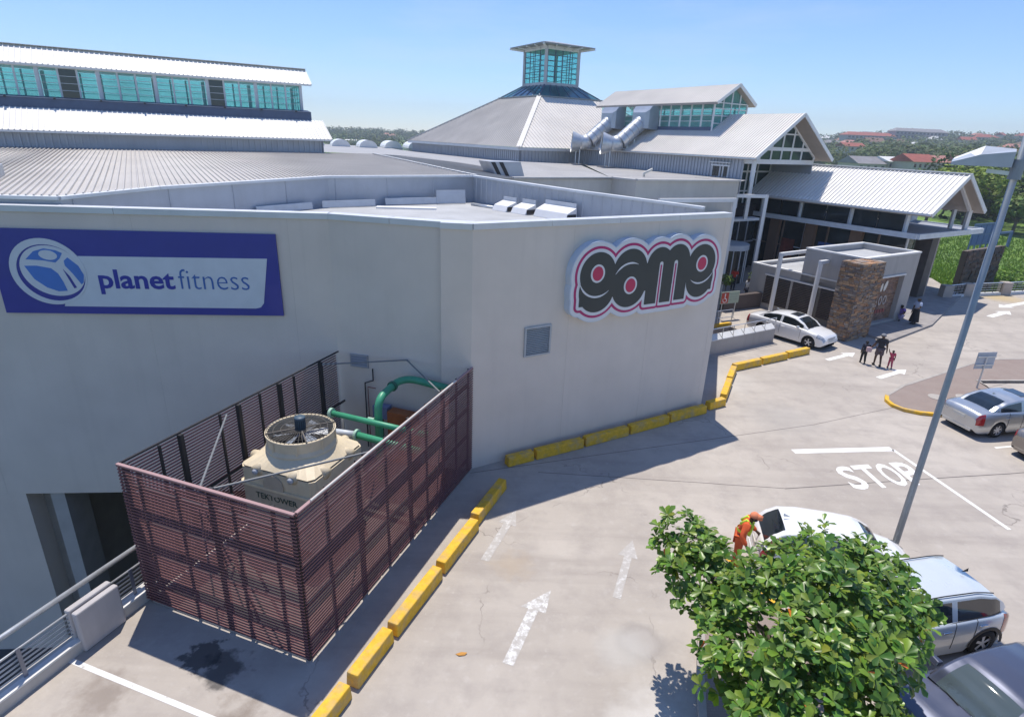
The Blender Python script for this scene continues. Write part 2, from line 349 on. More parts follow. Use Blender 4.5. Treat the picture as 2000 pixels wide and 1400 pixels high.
# ---------------------------------------------------------------- painted markings
def arrow(tail, tip, w=.16, head=.42, hl=.75, mt=WPAINT, label='', bend=0):
    t, p = Vector((*tail, 0)), Vector((*tip, 0)); L = (p-t).length; d = (p-t)/L; nn = Vector((-d.y, d.x, 0))
    out = []
    pts = [(0,-w),(L-hl,-w),(L-hl,-head),(L,0),(L-hl,head),(L-hl,w),(0,w)]
    for x, y in pts:
        yy = y - bend*max(0, (x/L-.55))**1.5*L
        q = t + d*x + nn*yy; out.append((q.x, q.y, .004))
    me = MB().quad(*out).build('painted_arrow', mt); return tag(me, label, 'road marking', 'arrows painted on the concrete')
arrow((-.5,12.25),(.28,14.45), .11,.27,.7, WORN2, 'worn white arrow on the concrete between the shadow edge and the yellow blocks')
arrow((.16,9.1),(.92,11.35), .12,.30,.75, WORN, 'bold flaking white arrow in the lower middle of the concrete', .35)
arrow((2.72,11.1),(3.5,13.3), .10,.26,.75, WORN2, 'faintest worn white arrow just left of the tree')
arrow((16.35,28.6),(18.5,29.9), .13,.33,.8, WPAINT, 'clean white arrow on the ground in front of the white sedan')
arrow((17.7,26.3),(19.85,27.6), .13,.33,.8, WPAINT, 'clean white arrow at the feet of the walking family')
arrow((32.3,38.6),(35.0,40.3), .2,.5,1.1, WPAINT, 'lone white arrow on the far concrete right of the lamp post')
arrow((38.6,43.2),(35.0,41.3), .2,.5,1.1, WPAINT, 'white arrow pointing left near the far railing')
arrow((36.0,39.9),(38.8,41.7), .2,.5,1.1, WPAINT, 'white arrow pointing right cut by the right picture edge')
def strip(pts, w_, z=.004):
    m = MB()
    for p, q in zip(pts, pts[1:]):
        d = Vector((q[0]-p[0], q[1]-p[1])).normalized(); nx = (-d.y*w_/2, d.x*w_/2)
        m.quad((p[0]-nx[0],p[1]-nx[1],z),(q[0]-nx[0],q[1]-nx[1],z),(q[0]+nx[0],q[1]+nx[1],z),(p[0]+nx[0],p[1]+nx[1],z)); z += .0005
    return m
tag(strip([(10.25,18.66),(14.1,19.14)], .30).build('painted_stop_line', WPAINT), 'thick white stop line beyond the painted word', 'road marking')
tag(strip([(14.1,19.1),(14.75,14.45)], .13).build('painted_lane_line', WPAINT), 'thin white line running from the stop line past the lamp post', 'road marking')
WORN3 = WORN.copy(); WORN3.name = 'scuffed road paint'; WORN3.node_tree.nodes['Map Range'].inputs[1].default_value = .30; WORN3.node_tree.nodes['Map Range'].inputs[2].default_value = .44
tag(strip([(-8.72,8.8),(-5.2,7.64),(-3.9,7.2)], .11).build('painted_bay_line', WORN3), 'white bay line on the ground beside the left railing', 'road marking')
tag(strip([(18.2,19.55),(23,20.6)], .10).build('painted_bay_line', WPAINT), 'white bay line between the silver sedan and the champagne car', 'road marking')
t = thing('painted_word', 'word STOP painted in white on the concrete', 'road marking', (12.6,17,0))
for ch, x0, x1 in (('S',0,.64),('T',.70,1.42),('O',1.50,2.16),('P',2.24,2.88)):
    me = text_mesh(ch, x0, x1, 0, 1.40, ext=.002, offset=.02); mesh_obj('painted_letter', me, WPAINT, t, basis((11.22,16.26,.004), (.98,.195,0), (-.052,1,0), (0,0,1)))
# ---------------------------------------------------------------- traffic islands
def kerbed_island(name, poly, label, yel=None, h=.13, kw=.16, top=PAVE):
    t = thing(name, label, 'traffic island', (*poly[0], 0))
    P = [Vector((*p, 0)) for p in poly]; n = len(P); cx = sum(P, Vector())/n
    inner = []
    for i in range(n):
        d0 = (P[i]-P[i-1]).normalized(); d1 = (P[(i+1)%n]-P[i]).normalized(); nn = Vector((-(d0+d1).y, (d0+d1).x, 0)).normalized()
        if nn.dot(cx-P[i]) < 0: nn = -nn
        inner.append(P[i]+nn*kw)
    MB().prism([(p.x, p.y) for p in inner], 0.002, h-.012).build('paving', top, t)
    for i in range(n):
        j = (i+1) % n
        MB().prism([(P[i].x,P[i].y),(P[j].x,P[j].y),(inner[j].x,inner[j].y),(inner[i].x,inner[i].y)], 0.001, h+random.uniform(0,.004)).build('kerb_stone', YEL if yel and i in yel else CONC, t, bevel=.012)
    return t
nose = [(18.8,22.1),(17.8,22.1),(17.1,22.2),(16.55,22.5),(16.3,22.95),(16.35,23.5),(16.65,24.0)]
isl = nose + [(18.1,25.2),(25.0,29.4),(40,31.5),(40,27.9),(25.0,26.55),(22.3,26.25),(22.3,24.9),(21.5,22.6)]
kerbed_island('traffic_island', isl[::-1], 'brick paved island with yellow nose kerb beside the silver sedan', yel=set(range(len(isl)-7, len(isl)-1)))
tr = [(3.3,6.0),(4.0,8.9),(4.55,10.7),(5.2,12.3),(5.6,12.9),(6.1,12.3),(6.5,11.0),(6.9,9.3),(7.1,7.4),(7.0,5.5),(3.2,4.5)]
kerbed_island('tree_island', tr[::-1], 'kerbed brick paved island under the leafy tree', yel={3,4,5,6})
# ---------------------------------------------------------------- yellow concrete barriers
def block(p, q, label, w_=.30, h=.34):
    p, q = Vector((*p, 0)), Vector((*q, 0)); d = q-p; L = d.length; t = (p+q)/2; a = math.atan2(d.y, d.x)
    m = MB(); hw = w_/2; b1 = hw*1.0; b2 = hw*.86
    m.add([(-L/2,-b1,0),(L/2,-b1,0),(L/2,b1,0),(-L/2,b1,0),(-L/2+.015,-b2,h),(L/2-.015,-b2,h),(L/2-.015,b2,h),(-L/2+.015,b2,h)], [(0,3,2,1),(4,5,6,7),(0,1,5,4),(1,2,6,5),(2,3,7,6),(3,0,4,7)])
    o = m.build('barrier_block', YEL, None, bevel=.025); o.location = t; o.rotation_euler = (0,0,a)
    return tag(o, label, 'barrier', 'yellow concrete barrier blocks')
nb = [((-3.42,7.05),(-2.95,8.25),'yellow barrier block cut by the bottom edge of the picture'),((-2.88,8.42),(-2.42,9.62),'short yellow barrier block, second up from the bottom edge'),
      ((-2.36,9.72),(-1.62,11.58),'long yellow barrier block, third up from the bottom edge'),((-1.58,11.72),(-.86,13.55),'long yellow barrier block, fourth up, beside the worn arrow'),((-.88,13.74),(-.14,15.62),'yellow barrier block half in the shadow of the store')]
nb2 = [((-.05,16.94),(.82,17.44),'short first yellow block against the store wall'),((.90,17.48),(2.60,18.44),'second yellow block against the store wall'),((2.68,18.52),(4.38,19.50),'third yellow block against the store wall'),
       ((4.46,19.58),(6.14,20.58),'fourth yellow block against the store wall'),((6.22,20.70),(7.92,21.68),'fifth yellow block at the end of the store wall'),((8.12,21.98),(8.96,22.48),'small yellow block just past the store corner'),
       ((9.05,22.85),(9.95,24.75),'yellow block leading away behind the store corner'),((10.0,24.9),(10.7,26.35),'yellow block at the bend of the barrier row'),((10.75,26.55),(12.4,27.5),'yellow block after the bend below the low wall'),
       ((12.5,27.6),(14.15,28.55),'middle yellow block in front of the low wall'),((14.25,28.68),(15.75,29.55),'last yellow block below the white sedan')]
for p, q, l in nb + nb2: block(p, q, l)
# ---------------------------------------------------------------- store building with the two wall signs
K0, C0, GR = Vector((-5.62,17.63,0)), Vector((-1.24,16.62,0)), Vector((7.9,22.1,0))
dA = Vector((1,.0944,0)).normalized(); nA = Vector((dA.y,-dA.x,0)); LFT = K0 - dA*24
dG = (GR-C0).normalized(); nG = Vector((dG.y,-dG.x,0))
REC = Vector((-2.12,16.815,0)); d2 = (REC-K0).normalized(); n2 = Vector((d2.y,-d2.x,0))
st = thing('store_building', 'large plain beige store block with metal coping and low flat roof behind parapets', 'building', (0,17,0))
def wallseg(p, q, z0, z1, t_=.3, name='wall', mt=WALL, parent=st, out=0.0):
    p, q = Vector(p), Vector(q); d = (q-p).normalized(); nn = Vector((-d.y, d.x, 0))   # thickness goes behind (left of p->q)
    p = p - nn*out; q = q - nn*out
    return MB().prism([(p.x,p.y),(q.x,q.y),((q+nn*t_).x,(q+nn*t_).y),((p+nn*t_).x,(p+nn*t_).y)], z0, z1).build(name, mt, parent)
def coping(p, q, z, t_=.42, h=.17, mt=COPE, parent=st, e0=0, e1=0, out=.05):
    p, q = Vector(p), Vector(q); d = (q-p).normalized(); nn = Vector((-d.y, d.x, 0)); p = p-nn*out-d*e0; q = q-nn*out+d*e1
    m = MB().prism([(p.x,p.y),(q.x,q.y),((q+nn*t_).x,(q+nn*t_).y),((p+nn*t_).x,(p+nn*t_).y)], z-h, z); return m.build('coping', mt, parent)
REC2 = REC + n2*.16
wallseg(LFT, K0, -1.62, 7.74); wallseg(K0, REC, -.4, 7.742); wallseg(REC2, C0, -.4, 7.744, .46); wallseg(C0, GR, -.4, 7.746)
dR = Vector((-.527,.85,0)); GRb = GR + dR*16
wallseg(GR + Vector((0,0,0)), GRb, -.4, 7.70)
zc = 7.9
L_ = 0
for i in range(4):
    a_, b_ = LFT + dA*(i*6), LFT + dA*(i*6+5.985); coping(a_, b_, zc)
coping(K0, K0+(REC-K0)*.55, zc+.002); coping(K0+(REC-K0)*.555, REC, zc+.003); coping(REC2, C0, zc+.004, t_=.58)
for i in range(4):
    a_, b_ = C0 + dG*(10.63*i/4), C0 + dG*(10.63*(i+1)/4-.012); coping(a_, b_, zc+.006)
JNT = mat('control joint', (.60,.54,.48), .9)
for u_ in (3.55,7.1): wv_ = C0 + dG*u_ + nG*.0; MB().ext([wv_-dG*.006+Vector((0,0,.0)), wv_+dG*.006, wv_+dG*.006+Vector((0,0,7.7)), wv_-dG*.006+Vector((0,0,7.7))], nG*.003).build('control_joint', JNT, st, fixn=True)
for u_ in (-1.2,-5.6,-11.2): wv_ = K0 + dA*u_; MB().ext([wv_-dA*.006+Vector((0,0,-1.6)), wv_+dA*.006+Vector((0,0,-1.6)), wv_+dA*.006+Vector((0,0,7.7)), wv_-dA*.006+Vector((0,0,7.7))], nA*.003).build('control_joint', JNT, st, fixn=True)
# overhang soffit and the lower storey at the left
MB().prism([(LFT.x,LFT.y+.3),(K0.x,K0.y+.31),(K0.x,K0.y+6),(LFT.x,LFT.y+6)], -1.61, -1.4).build('soffit', WALL, st)
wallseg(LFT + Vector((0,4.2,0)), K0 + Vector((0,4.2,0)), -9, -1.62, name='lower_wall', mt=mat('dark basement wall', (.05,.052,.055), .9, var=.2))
pA = lambda u, dep, z: K0 + dA*u - nA*dep + Vector((0,0,z))
def rect_u(u0, u1, d0, d1, z0, z1, name, mt, parent):
    P = [pA(u0,d0,0), pA(u1,d0,0), pA(u1,d1,0), pA(u0,d1,0)]
    return MB().prism([(p.x,p.y) for p in P], z0, z1).build(name, mt, parent)
rect_u(-24, -10.65, .0, 4.0, -9, -1.622, 'pier', WALL, st); rect_u(-9.95, -9.5, .1, 1.2, -9, -1.622, 'column', mat('column paint', (.42,.41,.40), .8), st)
rect_u(-10.64, -9.96, .7, 4.0, -9, -1.622, 'recess_wall', mat('shaded recess paint', (.34,.31,.28), .85), st)  # recess shading put into a darker wall colour
# flat roof and the clad upstand behind it
bw = [(-30,15.8,7.96),(-13.3,17.35,8.05),(-11.7,19.6,8.22),(-8.2,26.1,8.3),(-2.3,30.4,8.3),(2.4,24.9,8.2),(6.9,22.35,7.98)]
MB().prism([(-29,15.8),(K0.x,K0.y+.3),(REC.x,REC.y+.3),(C0.x,C0.y+.4),(GR.x-.3,GR.y+.1),(GR.x-2.5,GR.y+4),(-2,31),(-9,27)], 6.9, 7.1).build('flat_roof', MEMB, st)
for i in range(6):
    p, q = Vector(bw[i]), Vector(bw[i+1]); d = (q-p); d.z = 0; L = d.length; d /= L; nn = Vector((-d.y, d.x, 0))
    m = MB().ext([(p.x,p.y,7.0),(q.x,q.y,7.0),(q.x,q.y,q.z),(p.x,p.y,p.z)], nn*.12)
    m.build('upstand', CLAD, st)
    k = .3
    while k < L-.1:
        b0 = p + (q-p)*(k/L); MB().beam((b0.x,b0.y,7.1),(b0.x,b0.y,b0.z-.02), .035, .05).build('cladding_rib', CLAD, st); k += .42 if i >= 4 else 2.4
    m = MB().beam(p+Vector((0,0,.03))+nn*.04, q+Vector((0,0,.03))+nn*.04, .30, .09); m.build('capping', mat('pale capping', (.66,.68,.70), .45, .1), st)
# wall grille and small vent
def on_wall(O, d, nrm, u, off, z): return O + d*u + nrm*off + Vector((0,0,z))
g = thing('wall_grille', 'square grey louvred grille low on the store wall below the pink edged sign', 'grille', on_wall(C0,dG,nG,2.8,0,3.6))
def fr(O, d, nrm, u0, u1, z0, z1, t0, t1, m):
    return m.ext([on_wall(O,d,nrm,u0,t0,z0), on_wall(O,d,nrm,u1,t0,z0), on_wall(O,d,nrm,u1,t0,z1), on_wall(O,d,nrm,u0,t0,z1)], nrm*(t1-t0))
GRV = mat('grille paint', (.43,.45,.47), .6)
gu0, gu1, gz0, gz1 = 1.86, 2.86, 3.62, 4.62
for q in ((gu0,gu1,gz0,gz0+.06),(gu0,gu1,gz1-.06,gz1),(gu0,gu0+.06,gz0+.061,gz1-.061),(gu1-.06,gu1,gz0+.061,gz1-.061)): fr(C0,dG,nG,*q,.003,.06,MB()).build('frame', GRV, g)
fr(C0,dG,nG,gu0+.06,gu1-.06,gz0+.06,gz1-.06,.002,.008,MB()).build('backing', mat('grille back', (.12,.13,.14), .8), g)
for k in range(14):
    z = gz0+.1+k*.061; m = MB(); a0, a1 = on_wall(C0,dG,nG,gu0+.062,.02,z), on_wall(C0,dG,nG,gu1-.062,.02,z); m.beam(a0, a1, .04, .014, up=(nG*.6+Vector((0,0,1)))).build('slat', GRV, g)
# ---------------------------------------------------------------- gym sign
sg = thing('wall_sign', 'wide blue sign with round white emblem and lettering on the left wall', 'sign', K0 - dA*5.5 + Vector((0,0,4.7)))
BLU = mat('sign blue', (.038,.045,.30), .45, var=.05, coat=.2); SW = mat('sign pale panel', (.62,.66,.72), .4, var=.04); MBL = mat('emblem blue', (.07,.20,.58), .4, var=.05); LBL = mat('lettering blue', (.03,.04,.33), .4, var=0); LB2 = mat('thin lettering blue', (.05,.14,.42), .4, var=0)
MA = lambda off: basis(K0 + nA*off, dA, (0,0,1), nA)       # x along wall, y up, z out of wall
def flat(name, loops, off, ext, mt, parent, MF):
    me = curve_mesh(loops, ext/2); return mesh_obj(name, me, mt, parent, MF(off+ext/2))
def ell(cx, cy, rx, ry, n=48, rot=0, a0=0, a1=360):
    out = []
    for i in range(n if a1-a0 >= 360 else n+1):
        t = math.radians(a0+(a1-a0)*i/n); x, y = rx*math.cos(t), ry*math.sin(t); out.append((cx+x*math.cos(rot)-y*math.sin(rot), cy+x*math.sin(rot)+y*math.cos(rot)))
    return out
flat('panel', [[(-9.6,4.75),(-1.55,4.75),(-1.55,7.26),(-9.6,7.26)]], .02, .06, BLU, sg, MA)
flat('white_panel', [[(-7.9,4.98),(-2.35,4.98),(-2.2,5.02),(-2.1,5.15),(-1.86,6.53),(-7.3,6.50)]], .081, .012, SW, sg, MA)
flat('emblem_ring', [ell(-8.12,6.02,1.05,.98,rot=-.25), ell(-8.05,5.99,.93,.83,rot=-.25)], .094, .012, SW, sg, MA)
flat('emblem_blue_oval', [ell(-8.05,5.99,.93,.83,rot=-.25)], .0945, .006, BLU, sg, MA)  # oval in the sign's own blue between ring and pale disc
flat('emblem_disc', [ell(-8.0,6.05,.88,.74,rot=-.25)], .1015, .006, SW, sg, MA)
flat('emblem_field', [[(-8.66,6.38),(-8.40,6.62),(-8.1,6.71),(-7.78,6.66),(-7.62,6.58),(-7.72,6.42),(-7.86,6.30),(-8.2,6.36)]], .108, .004, MBL, sg, MA)
flat('emblem_field', [[(-8.74,6.19),(-8.4,6.20),(-8.02,6.13),(-7.86,5.98),(-7.76,5.72),(-7.70,5.46),(-7.95,5.44),(-8.25,5.55),(-8.55,5.8)]], .108, .004, MBL, sg, MA)
flat('emblem_field', [[(-7.50,6.46),(-7.25,6.22),(-7.15,5.95),(-7.2,5.72),(-7.27,5.66),(-7.45,5.98),(-7.62,6.22),(-7.62,6.36)]], .108, .004, MBL, sg, MA)
flat('emblem_stroke', [[(-7.7,6.12),(-7.55,5.9),(-7.42,5.56),(-7.50,5.54),(-7.60,5.82)]], .108, .004, BLU, sg, MA)
flat('emblem_head', [ell(-8.02,6.52,.25,.14,rot=-.12)], .1125, .004, SW, sg, MA)
me = text_mesh('planet', -6.77, -4.62, 5.55, 5.94, .012, offset=.022, ref='x'); mesh_obj('bold_lettering', me, LBL, sg, MA(.0935))
me = text_mesh('fitness', -4.50, -2.46, 5.57, 5.95, .012, offset=-.014, ref='x'); mesh_obj('thin_lettering', me, LB2, sg, MA(.0935))
# ---------------------------------------------------------------- logo sign: union of discs and bars, contoured from a distance field
nx_, nz_ = 720, 300; U = np.linspace(2.9, 10.4, nx_); Z = np.linspace(4.3, 7.6, nz_); UU, ZZ = np.meshgrid(U, Z)
def cir(x, z, r): return np.hypot(UU-x, ZZ-z)-r
def bx_(x0, x1, z0, z1):
    dx = np.maximum(x0-UU, UU-x1); dz = np.maximum(z0-ZZ, ZZ-z1); return np.where((dx > 0) & (dz > 0), np.hypot(dx, dz), np.maximum(dx, dz))
D0 = np.minimum.reduce([cir(4.36,6.18,.72), cir(4.36,5.64,.72), bx_(3.67,4.4,5.16,5.72), cir(5.71,6.2,.73), cir(5.72,5.69,.74), bx_(4.5,6.2,5.55,6.45), bx_(5.6,6.5,5.6,6.4),
      cir(7.02,6.33,.58), cir(7.84,6.39,.58), bx_(6.48,7.0,4.95,6.3), bx_(7.18,7.68,4.95,6.3), bx_(7.87,8.38,4.97,6.3), bx_(6.5,8.9,5.6,6.45), cir(9.05,6.21,.69), cir(9.06,5.64,.67), bx_(9.0,9.71,5.21,5.75), bx_(8.3,9.1,5.6,6.3),
      bx_(5.9,6.5,5.45,5.7)])
slot = np.minimum.reduce([bx_(7.005,7.175,4.0,6.33), cir(7.09,6.33,.085), bx_(7.685,7.865,4.0,6.33), cir(7.775,6.33,.09)])
DB = np.maximum(D0, -slot)
def contour(Fd, lev):
    G_ = Fd - lev; segs = {}
    def ip(i, j, k, l): t = G_[i,j]/(G_[i,j]-G_[k,l]); return (U[j]+(U[l]-U[j])*t, Z[i]+(Z[k]-Z[i])*t)
    ins = G_ < 0; idx = ins[:-1,:-1]*1 + ins[:-1,1:]*2 + ins[1:,1:]*4 + ins[1:,:-1]*8
    nxt = {}
    for i, j in zip(*np.where((idx > 0) & (idx < 15))):
        c = idx[i,j]; eb, er, et, el = ('h',i,j), ('v',i,j+1), ('h',i+1,j), ('v',i,j)
        tb = {1:[(eb,el)],2:[(er,eb)],3:[(er,el)],4:[(et,er)],5:[(eb,er),(et,el)],6:[(et,eb)],7:[(et,el)],8:[(el,et)],9:[(eb,et)],10:[(er,et),(el,eb)],11:[(er,et)],12:[(el,er)],13:[(eb,er)],14:[(el,eb)]}[int(c)]
        for a_, b_ in tb: nxt[a_] = b_
    def pt(e): return ip(e[1],e[2],e[1],e[2]+1) if e[0] == 'h' else ip(e[1],e[2],e[1]+1,e[2])
    loops = []
    while nxt:
        s0 = next(iter(nxt)); L = []; e = s0
        while e in nxt: L.append(pt(e)); e = nxt.pop(e)
        if len(L) > 12:
            A_ = np.array(L); S_ = A_.copy()
            for _ in range(2): S_ = (np.roll(S_,1,0)+S_*2+np.roll(S_,-1,0))/4
            loops.append([tuple(p) for p in S_[::2]])
    return loops
lg = thing('logo_sign', 'black rounded lettering sign with pink outline standing proud of the front wall', 'sign', on_wall(C0,dG,nG,6.7,0,4.7))
MG = lambda off: basis(C0 + nG*off, dG, (0,0,1), nG)
PALE = mat('sign pale edge', (.55,.62,.72), .4, var=.04); PINK = mat('sign magenta', (.42,.02,.14), .45, var=.05); BLK = mat('sign charcoal', (.035,.045,.047), .45, var=.06); SWH = mat('sign white line', (.66,.68,.72), .4, var=.03)
flat('sign_box', contour(D0, .34), .0, .30, PALE, lg, MG)
flat('white_band', contour(D0, .315), .301, .008, SWH, lg, MG)
flat('pink_band', contour(D0, .19), .310, .006, PINK, lg, MG)
flat('white_outline', contour(D0, .105), .317, .006, SWH, lg, MG)
flat('black_lettering', contour(DB, 0), .324, .008, BLK, lg, MG)
def ringseg(cx, cz, r, w_, a0, a1, n=26):
    o = []; i_ = []
    for k in range(n+1):
        t = math.radians(a0+(a1-a0)*k/n); e = w_*min(1, 3.5*min(k, n-k)/n+.12); o.append((cx+(r+e)*math.cos(t), cz+(r+e)*math.sin(t))); i_.append((cx+(r-e)*math.cos(t), cz+(r-e)*math.sin(t)))
    return o + i_[::-1]
for cx, cz in ((4.34,6.21),(5.77,5.70),(9.06,6.21)):
    flat('letter_eye_ring', [ell(cx,cz,.285,.30)], .333, .004, SWH, lg, MG); flat('letter_eye', [ell(cx,cz,.215,.235)], .338, .004, mat('sign crimson', (.50,.03,.10), .45, var=.05), lg, MG)
flat('white_arc', [ringseg(4.36,6.20,.76,.032,196,310)], .333, .004, SWH, lg, MG); flat('white_arc', [ringseg(5.72,5.69,.77,.03,66,146)], .333, .004, SWH, lg, MG); flat('white_arc', [ringseg(9.05,6.22,.73,.028,232,330)], .333, .004, SWH, lg, MG)
for x in (7.09,7.775): flat('slot_line', [[(x-.032,4.85),(x+.032,4.85),(x+.032,6.3),(x-.032,6.3)]], .324, .004, PINK, lg, MG)
# ---------------------------------------------------------------- loose things on the flat roof
def panel_thing(name, p, L, ang, wd, ht, tilt, label, mt=WHITE, cat='panel'):
    m = MB().box(-L/2, L/2, -.03, .03, 0, ht); m.xf(Matrix.Rotation(tilt, 4, 'X'))
    o = m.build(name, mt, None, bevel=.01); o.location = (p[0], p[1], p[2]); o.rotation_euler = (0,0,ang); return tag(o, label, cat, 'loose panels on the flat roof')
R_ = math.radians; WP = mat('stored panel', (.55,.58,.62), .5, var=.08)
panel_thing('stored_panel', (-9.2,23.7,7.12), 2.6, R_(58), .1, .28, -.15, 'long low panel leaning at the left end of the upstand', WP)
panel_thing('stored_panel', (-7.3,26.0,7.12), 2.4, R_(38), .1, .28, -.15, 'low panel leaning by the bend of the upstand', WP)
panel_thing('stored_panel', (-4.9,27.9,7.12), 2.6, R_(32), .1, .30, -.2, 'long pale panel leaning in the middle of the upstand', WP)
panel_thing('stored_panel', (-3.2,28.9,7.12), 1.5, R_(30), .1, .62, -.15, 'taller square panel leaning near the upstand corner', WP)
m = MB().box(-1.3,1.3,-.25,.25,0,.06); o = m.build('roof_board', WHITE); o.location = (-4.9,26.4,7.103); o.rotation_euler = (0,0,.12); tag(o, 'white panel lying flat on the grey roof', 'panel', 'loose panels on the flat roof')
for k, (x, y, L, h, lb) in enumerate(((-.6,27.0,.95,.42,'small white metal box unit nearest the upstand corner'),(.25,26.2,.95,.42,'second white metal box unit on the flat roof'),(1.55,25.0,1.9,.5,'larger white metal box unit with a raised lid'))):
    t = thing('roof_unit', lb, 'roof unit', (x,y,7.1), R_(-48), 'white units on the flat roof')
    m = MB(); m.add([(-L/2,-.35,0),(L/2,-.35,0),(L/2,.35,0),(-L/2,.35,0),(-L/2,-.2,h*.6),(L/2,-.2,h*.6),(L/2,.3,h),(-L/2,.3,h)], [(0,3,2,1),(4,5,6,7),(0,1,5,4),(1,2,6,5),(2,3,7,6),(3,0,4,7)]); m.build('casing', WHITE, t, world=False, bevel=.02)
    MB().box(-L/2+.05,L/2-.05,.301,.34,.1,h+.16).build('lid', WP, t, world=False); MB().box(L/2+.001,L/2+.03,-.25,.25,.03,h*.5).build('end_panel', DSTEEL, t, world=False)
o = MB().tube([(-2.2,28.6,7.15),(-.9,27.4,7.15)], .07).build('loose_pipe', GALV, None, smooth=True); tag(o, 'grey pipe lying on the flat roof by the upstand corner', 'pipe')
# ---------------------------------------------------------------- mall roofs (axes a, b)
va, vb = Vector((.85,.527,0)).normalized(), Vector((-.527,.85,0)).normalized()
def AB(O): 
    O = Vector((O[0], O[1], 0)); return lambda a, b, z: O + va*a + vb*b + Vector((0,0,z))
def ribbed(m, p00, p10, p11, p01, pitch=.3, rw=.07, rh=.045, both=True):
    """roof quad p00-p10 (eave) to p01-p11 (ridge) with raised ribs running up the slope"""
    p00, p10, p11, p01 = map(Vector, (p00, p10, p11, p01)); m.quad(p00, p10, p11, p01)
    e = p10-p00; L = e.length; n = max(1, int(L/pitch)); nn = e.cross(p01-p00).normalized()
    if nn.z < 0: nn = -nn
    # ribs follow the slope direction; clipped by hips when the ridge is shorter
    for i in range(n+1):
        t = i/n; a_ = p00+e*t
        s = (p11-p01).length/L
        if s > .98: b_ = p01+(p11-p01)*t
        else:
            up = ((p01+p11)/2-(p00+p10)/2); ed = e.normalized(); up = up-ed*up.dot(ed)
            x = t*L; x0 = (p01-p00).dot(ed); x1 = (p11-p00).dot(ed)
            k = 1 if x0 <= x <= x1 else (x/x0 if x < x0 else (L-x)/(L-x1)); b_ = a_+up*max(.02, k)
        w_ = e.normalized()*rw/2
        v = [a_-w_+nn*.002, a_+w_+nn*.002, a_+w_*.5+nn*rh, a_-w_*.5+nn*rh, b_-w_+nn*.002, b_+w_+nn*.002, b_+w_*.5+nn*rh, b_-w_*.5+nn*rh]
        m.add(v, [(0,1,2,3),(1,5,6,2),(3,2,6,7),(0,3,7,4),(5,4,7,6)])
    return m
def corr_wall(p, q, z0, z1, name, mt, parent, pitch=.3, out=.07, side=1):
    """vertical ribbed cladding between plan points p,q"""
    p, q = Vector((p[0],p[1],0)), Vector((q[0],q[1],0)); d = q-p; L = d.length; d /= L; nn = Vector((d.y,-d.x,0))*side; m = MB(); Z0, Z1 = Vector((0,0,z0)), Vector((0,0,z1))
    m.ext([p+Z0, q+Z0, q+Z1, p+Z1], -nn*.12); n = int(L/pitch)
    for i in range(n):
        c = p+d*(L*(i+.5)/n); m.ext([c-d*.05+Z0, c+d*.05+Z0, c+d*.05+Z1, c-d*.05+Z1], nn*out)
    return m.build(name, mt, parent, fixn=True)
mall = thing('mall_building', 'sprawling low shopping mall with grey ribbed metal roofs behind the store block', 'building', (0,45,0))
# big low roof to the left: ribs run towards the viewer
lf = AB((-13.36,42.0))
z_at = lambda P: 8.28 + (P[1]-26)*.028
def rpt(x, y, z): return (x, y, z)
e0, e1 = Vector((-30,7.5,7.95)), Vector((-8.4,26.2,8.30))
rg0, rg1 = lf(-30,.05,8.72), lf(1.4,.05,8.72)
m = MB()
# two ribbed planes that follow the bent upstand
P_a, P_b, P_c = Vector((-16,14.9,8.0)), Vector((-8.3,26.25,8.30)), Vector((-2.35,30.5,8.30))
def ribbed_fan(m, eave, ridge, n):
    eave = [Vector(p) for p in eave]; ridge = [Vector(p) for p in ridge]
    for (a0, a1), (r0_, r1_), k in zip(zip(eave, eave[1:]), zip(ridge, ridge[1:]), n): ribbed(m, a0, a1, r1_, r0_, (a1-a0).length/k, .09, .05)
roofL = MB()
# ribs perpendicular to the ridge: project the eave points on the ridge line
def foot(P, z=8.72):
    v = P - lf(0,.05,0); return lf(v.dot(va), .05, z)
E_ = [Vector((-30,15.75,7.98)), Vector((-13.4,17.4,8.12)), Vector((-11.7,19.7,8.25)), Vector((-8.2,26.2,8.32)), Vector((-2.3,30.5,8.32))]
for A_, B_ in zip(E_, E_[1:]):
    n = max(3, int((foot(B_)-foot(A_)).length/.19)); prev = None
    roofL.quad(A_, B_, foot(B_), foot(A_))
    nn = (B_-A_).cross(foot(A_)-A_).normalized(); nn = nn if nn.z > 0 else -nn
    for i in range(n):
        t = i/n; p, q = A_+(B_-A_)*t, foot(A_)+(foot(B_)-foot(A_))*t; w_ = va*.03
        roofL.add([p-w_+nn*.002,p+w_+nn*.002,p+w_*.5+nn*.05,p-w_*.5+nn*.05,q-w_+nn*.002,q+w_+nn*.002,q+w_*.5+nn*.05,q-w_*.5+nn*.05], [(0,1,2,3),(1,5,6,2),(3,2,6,7),(0,3,7,4),(5,4,7,6)])
roofL.build('ribbed_roof', ROOFG, mall, fixn=False)
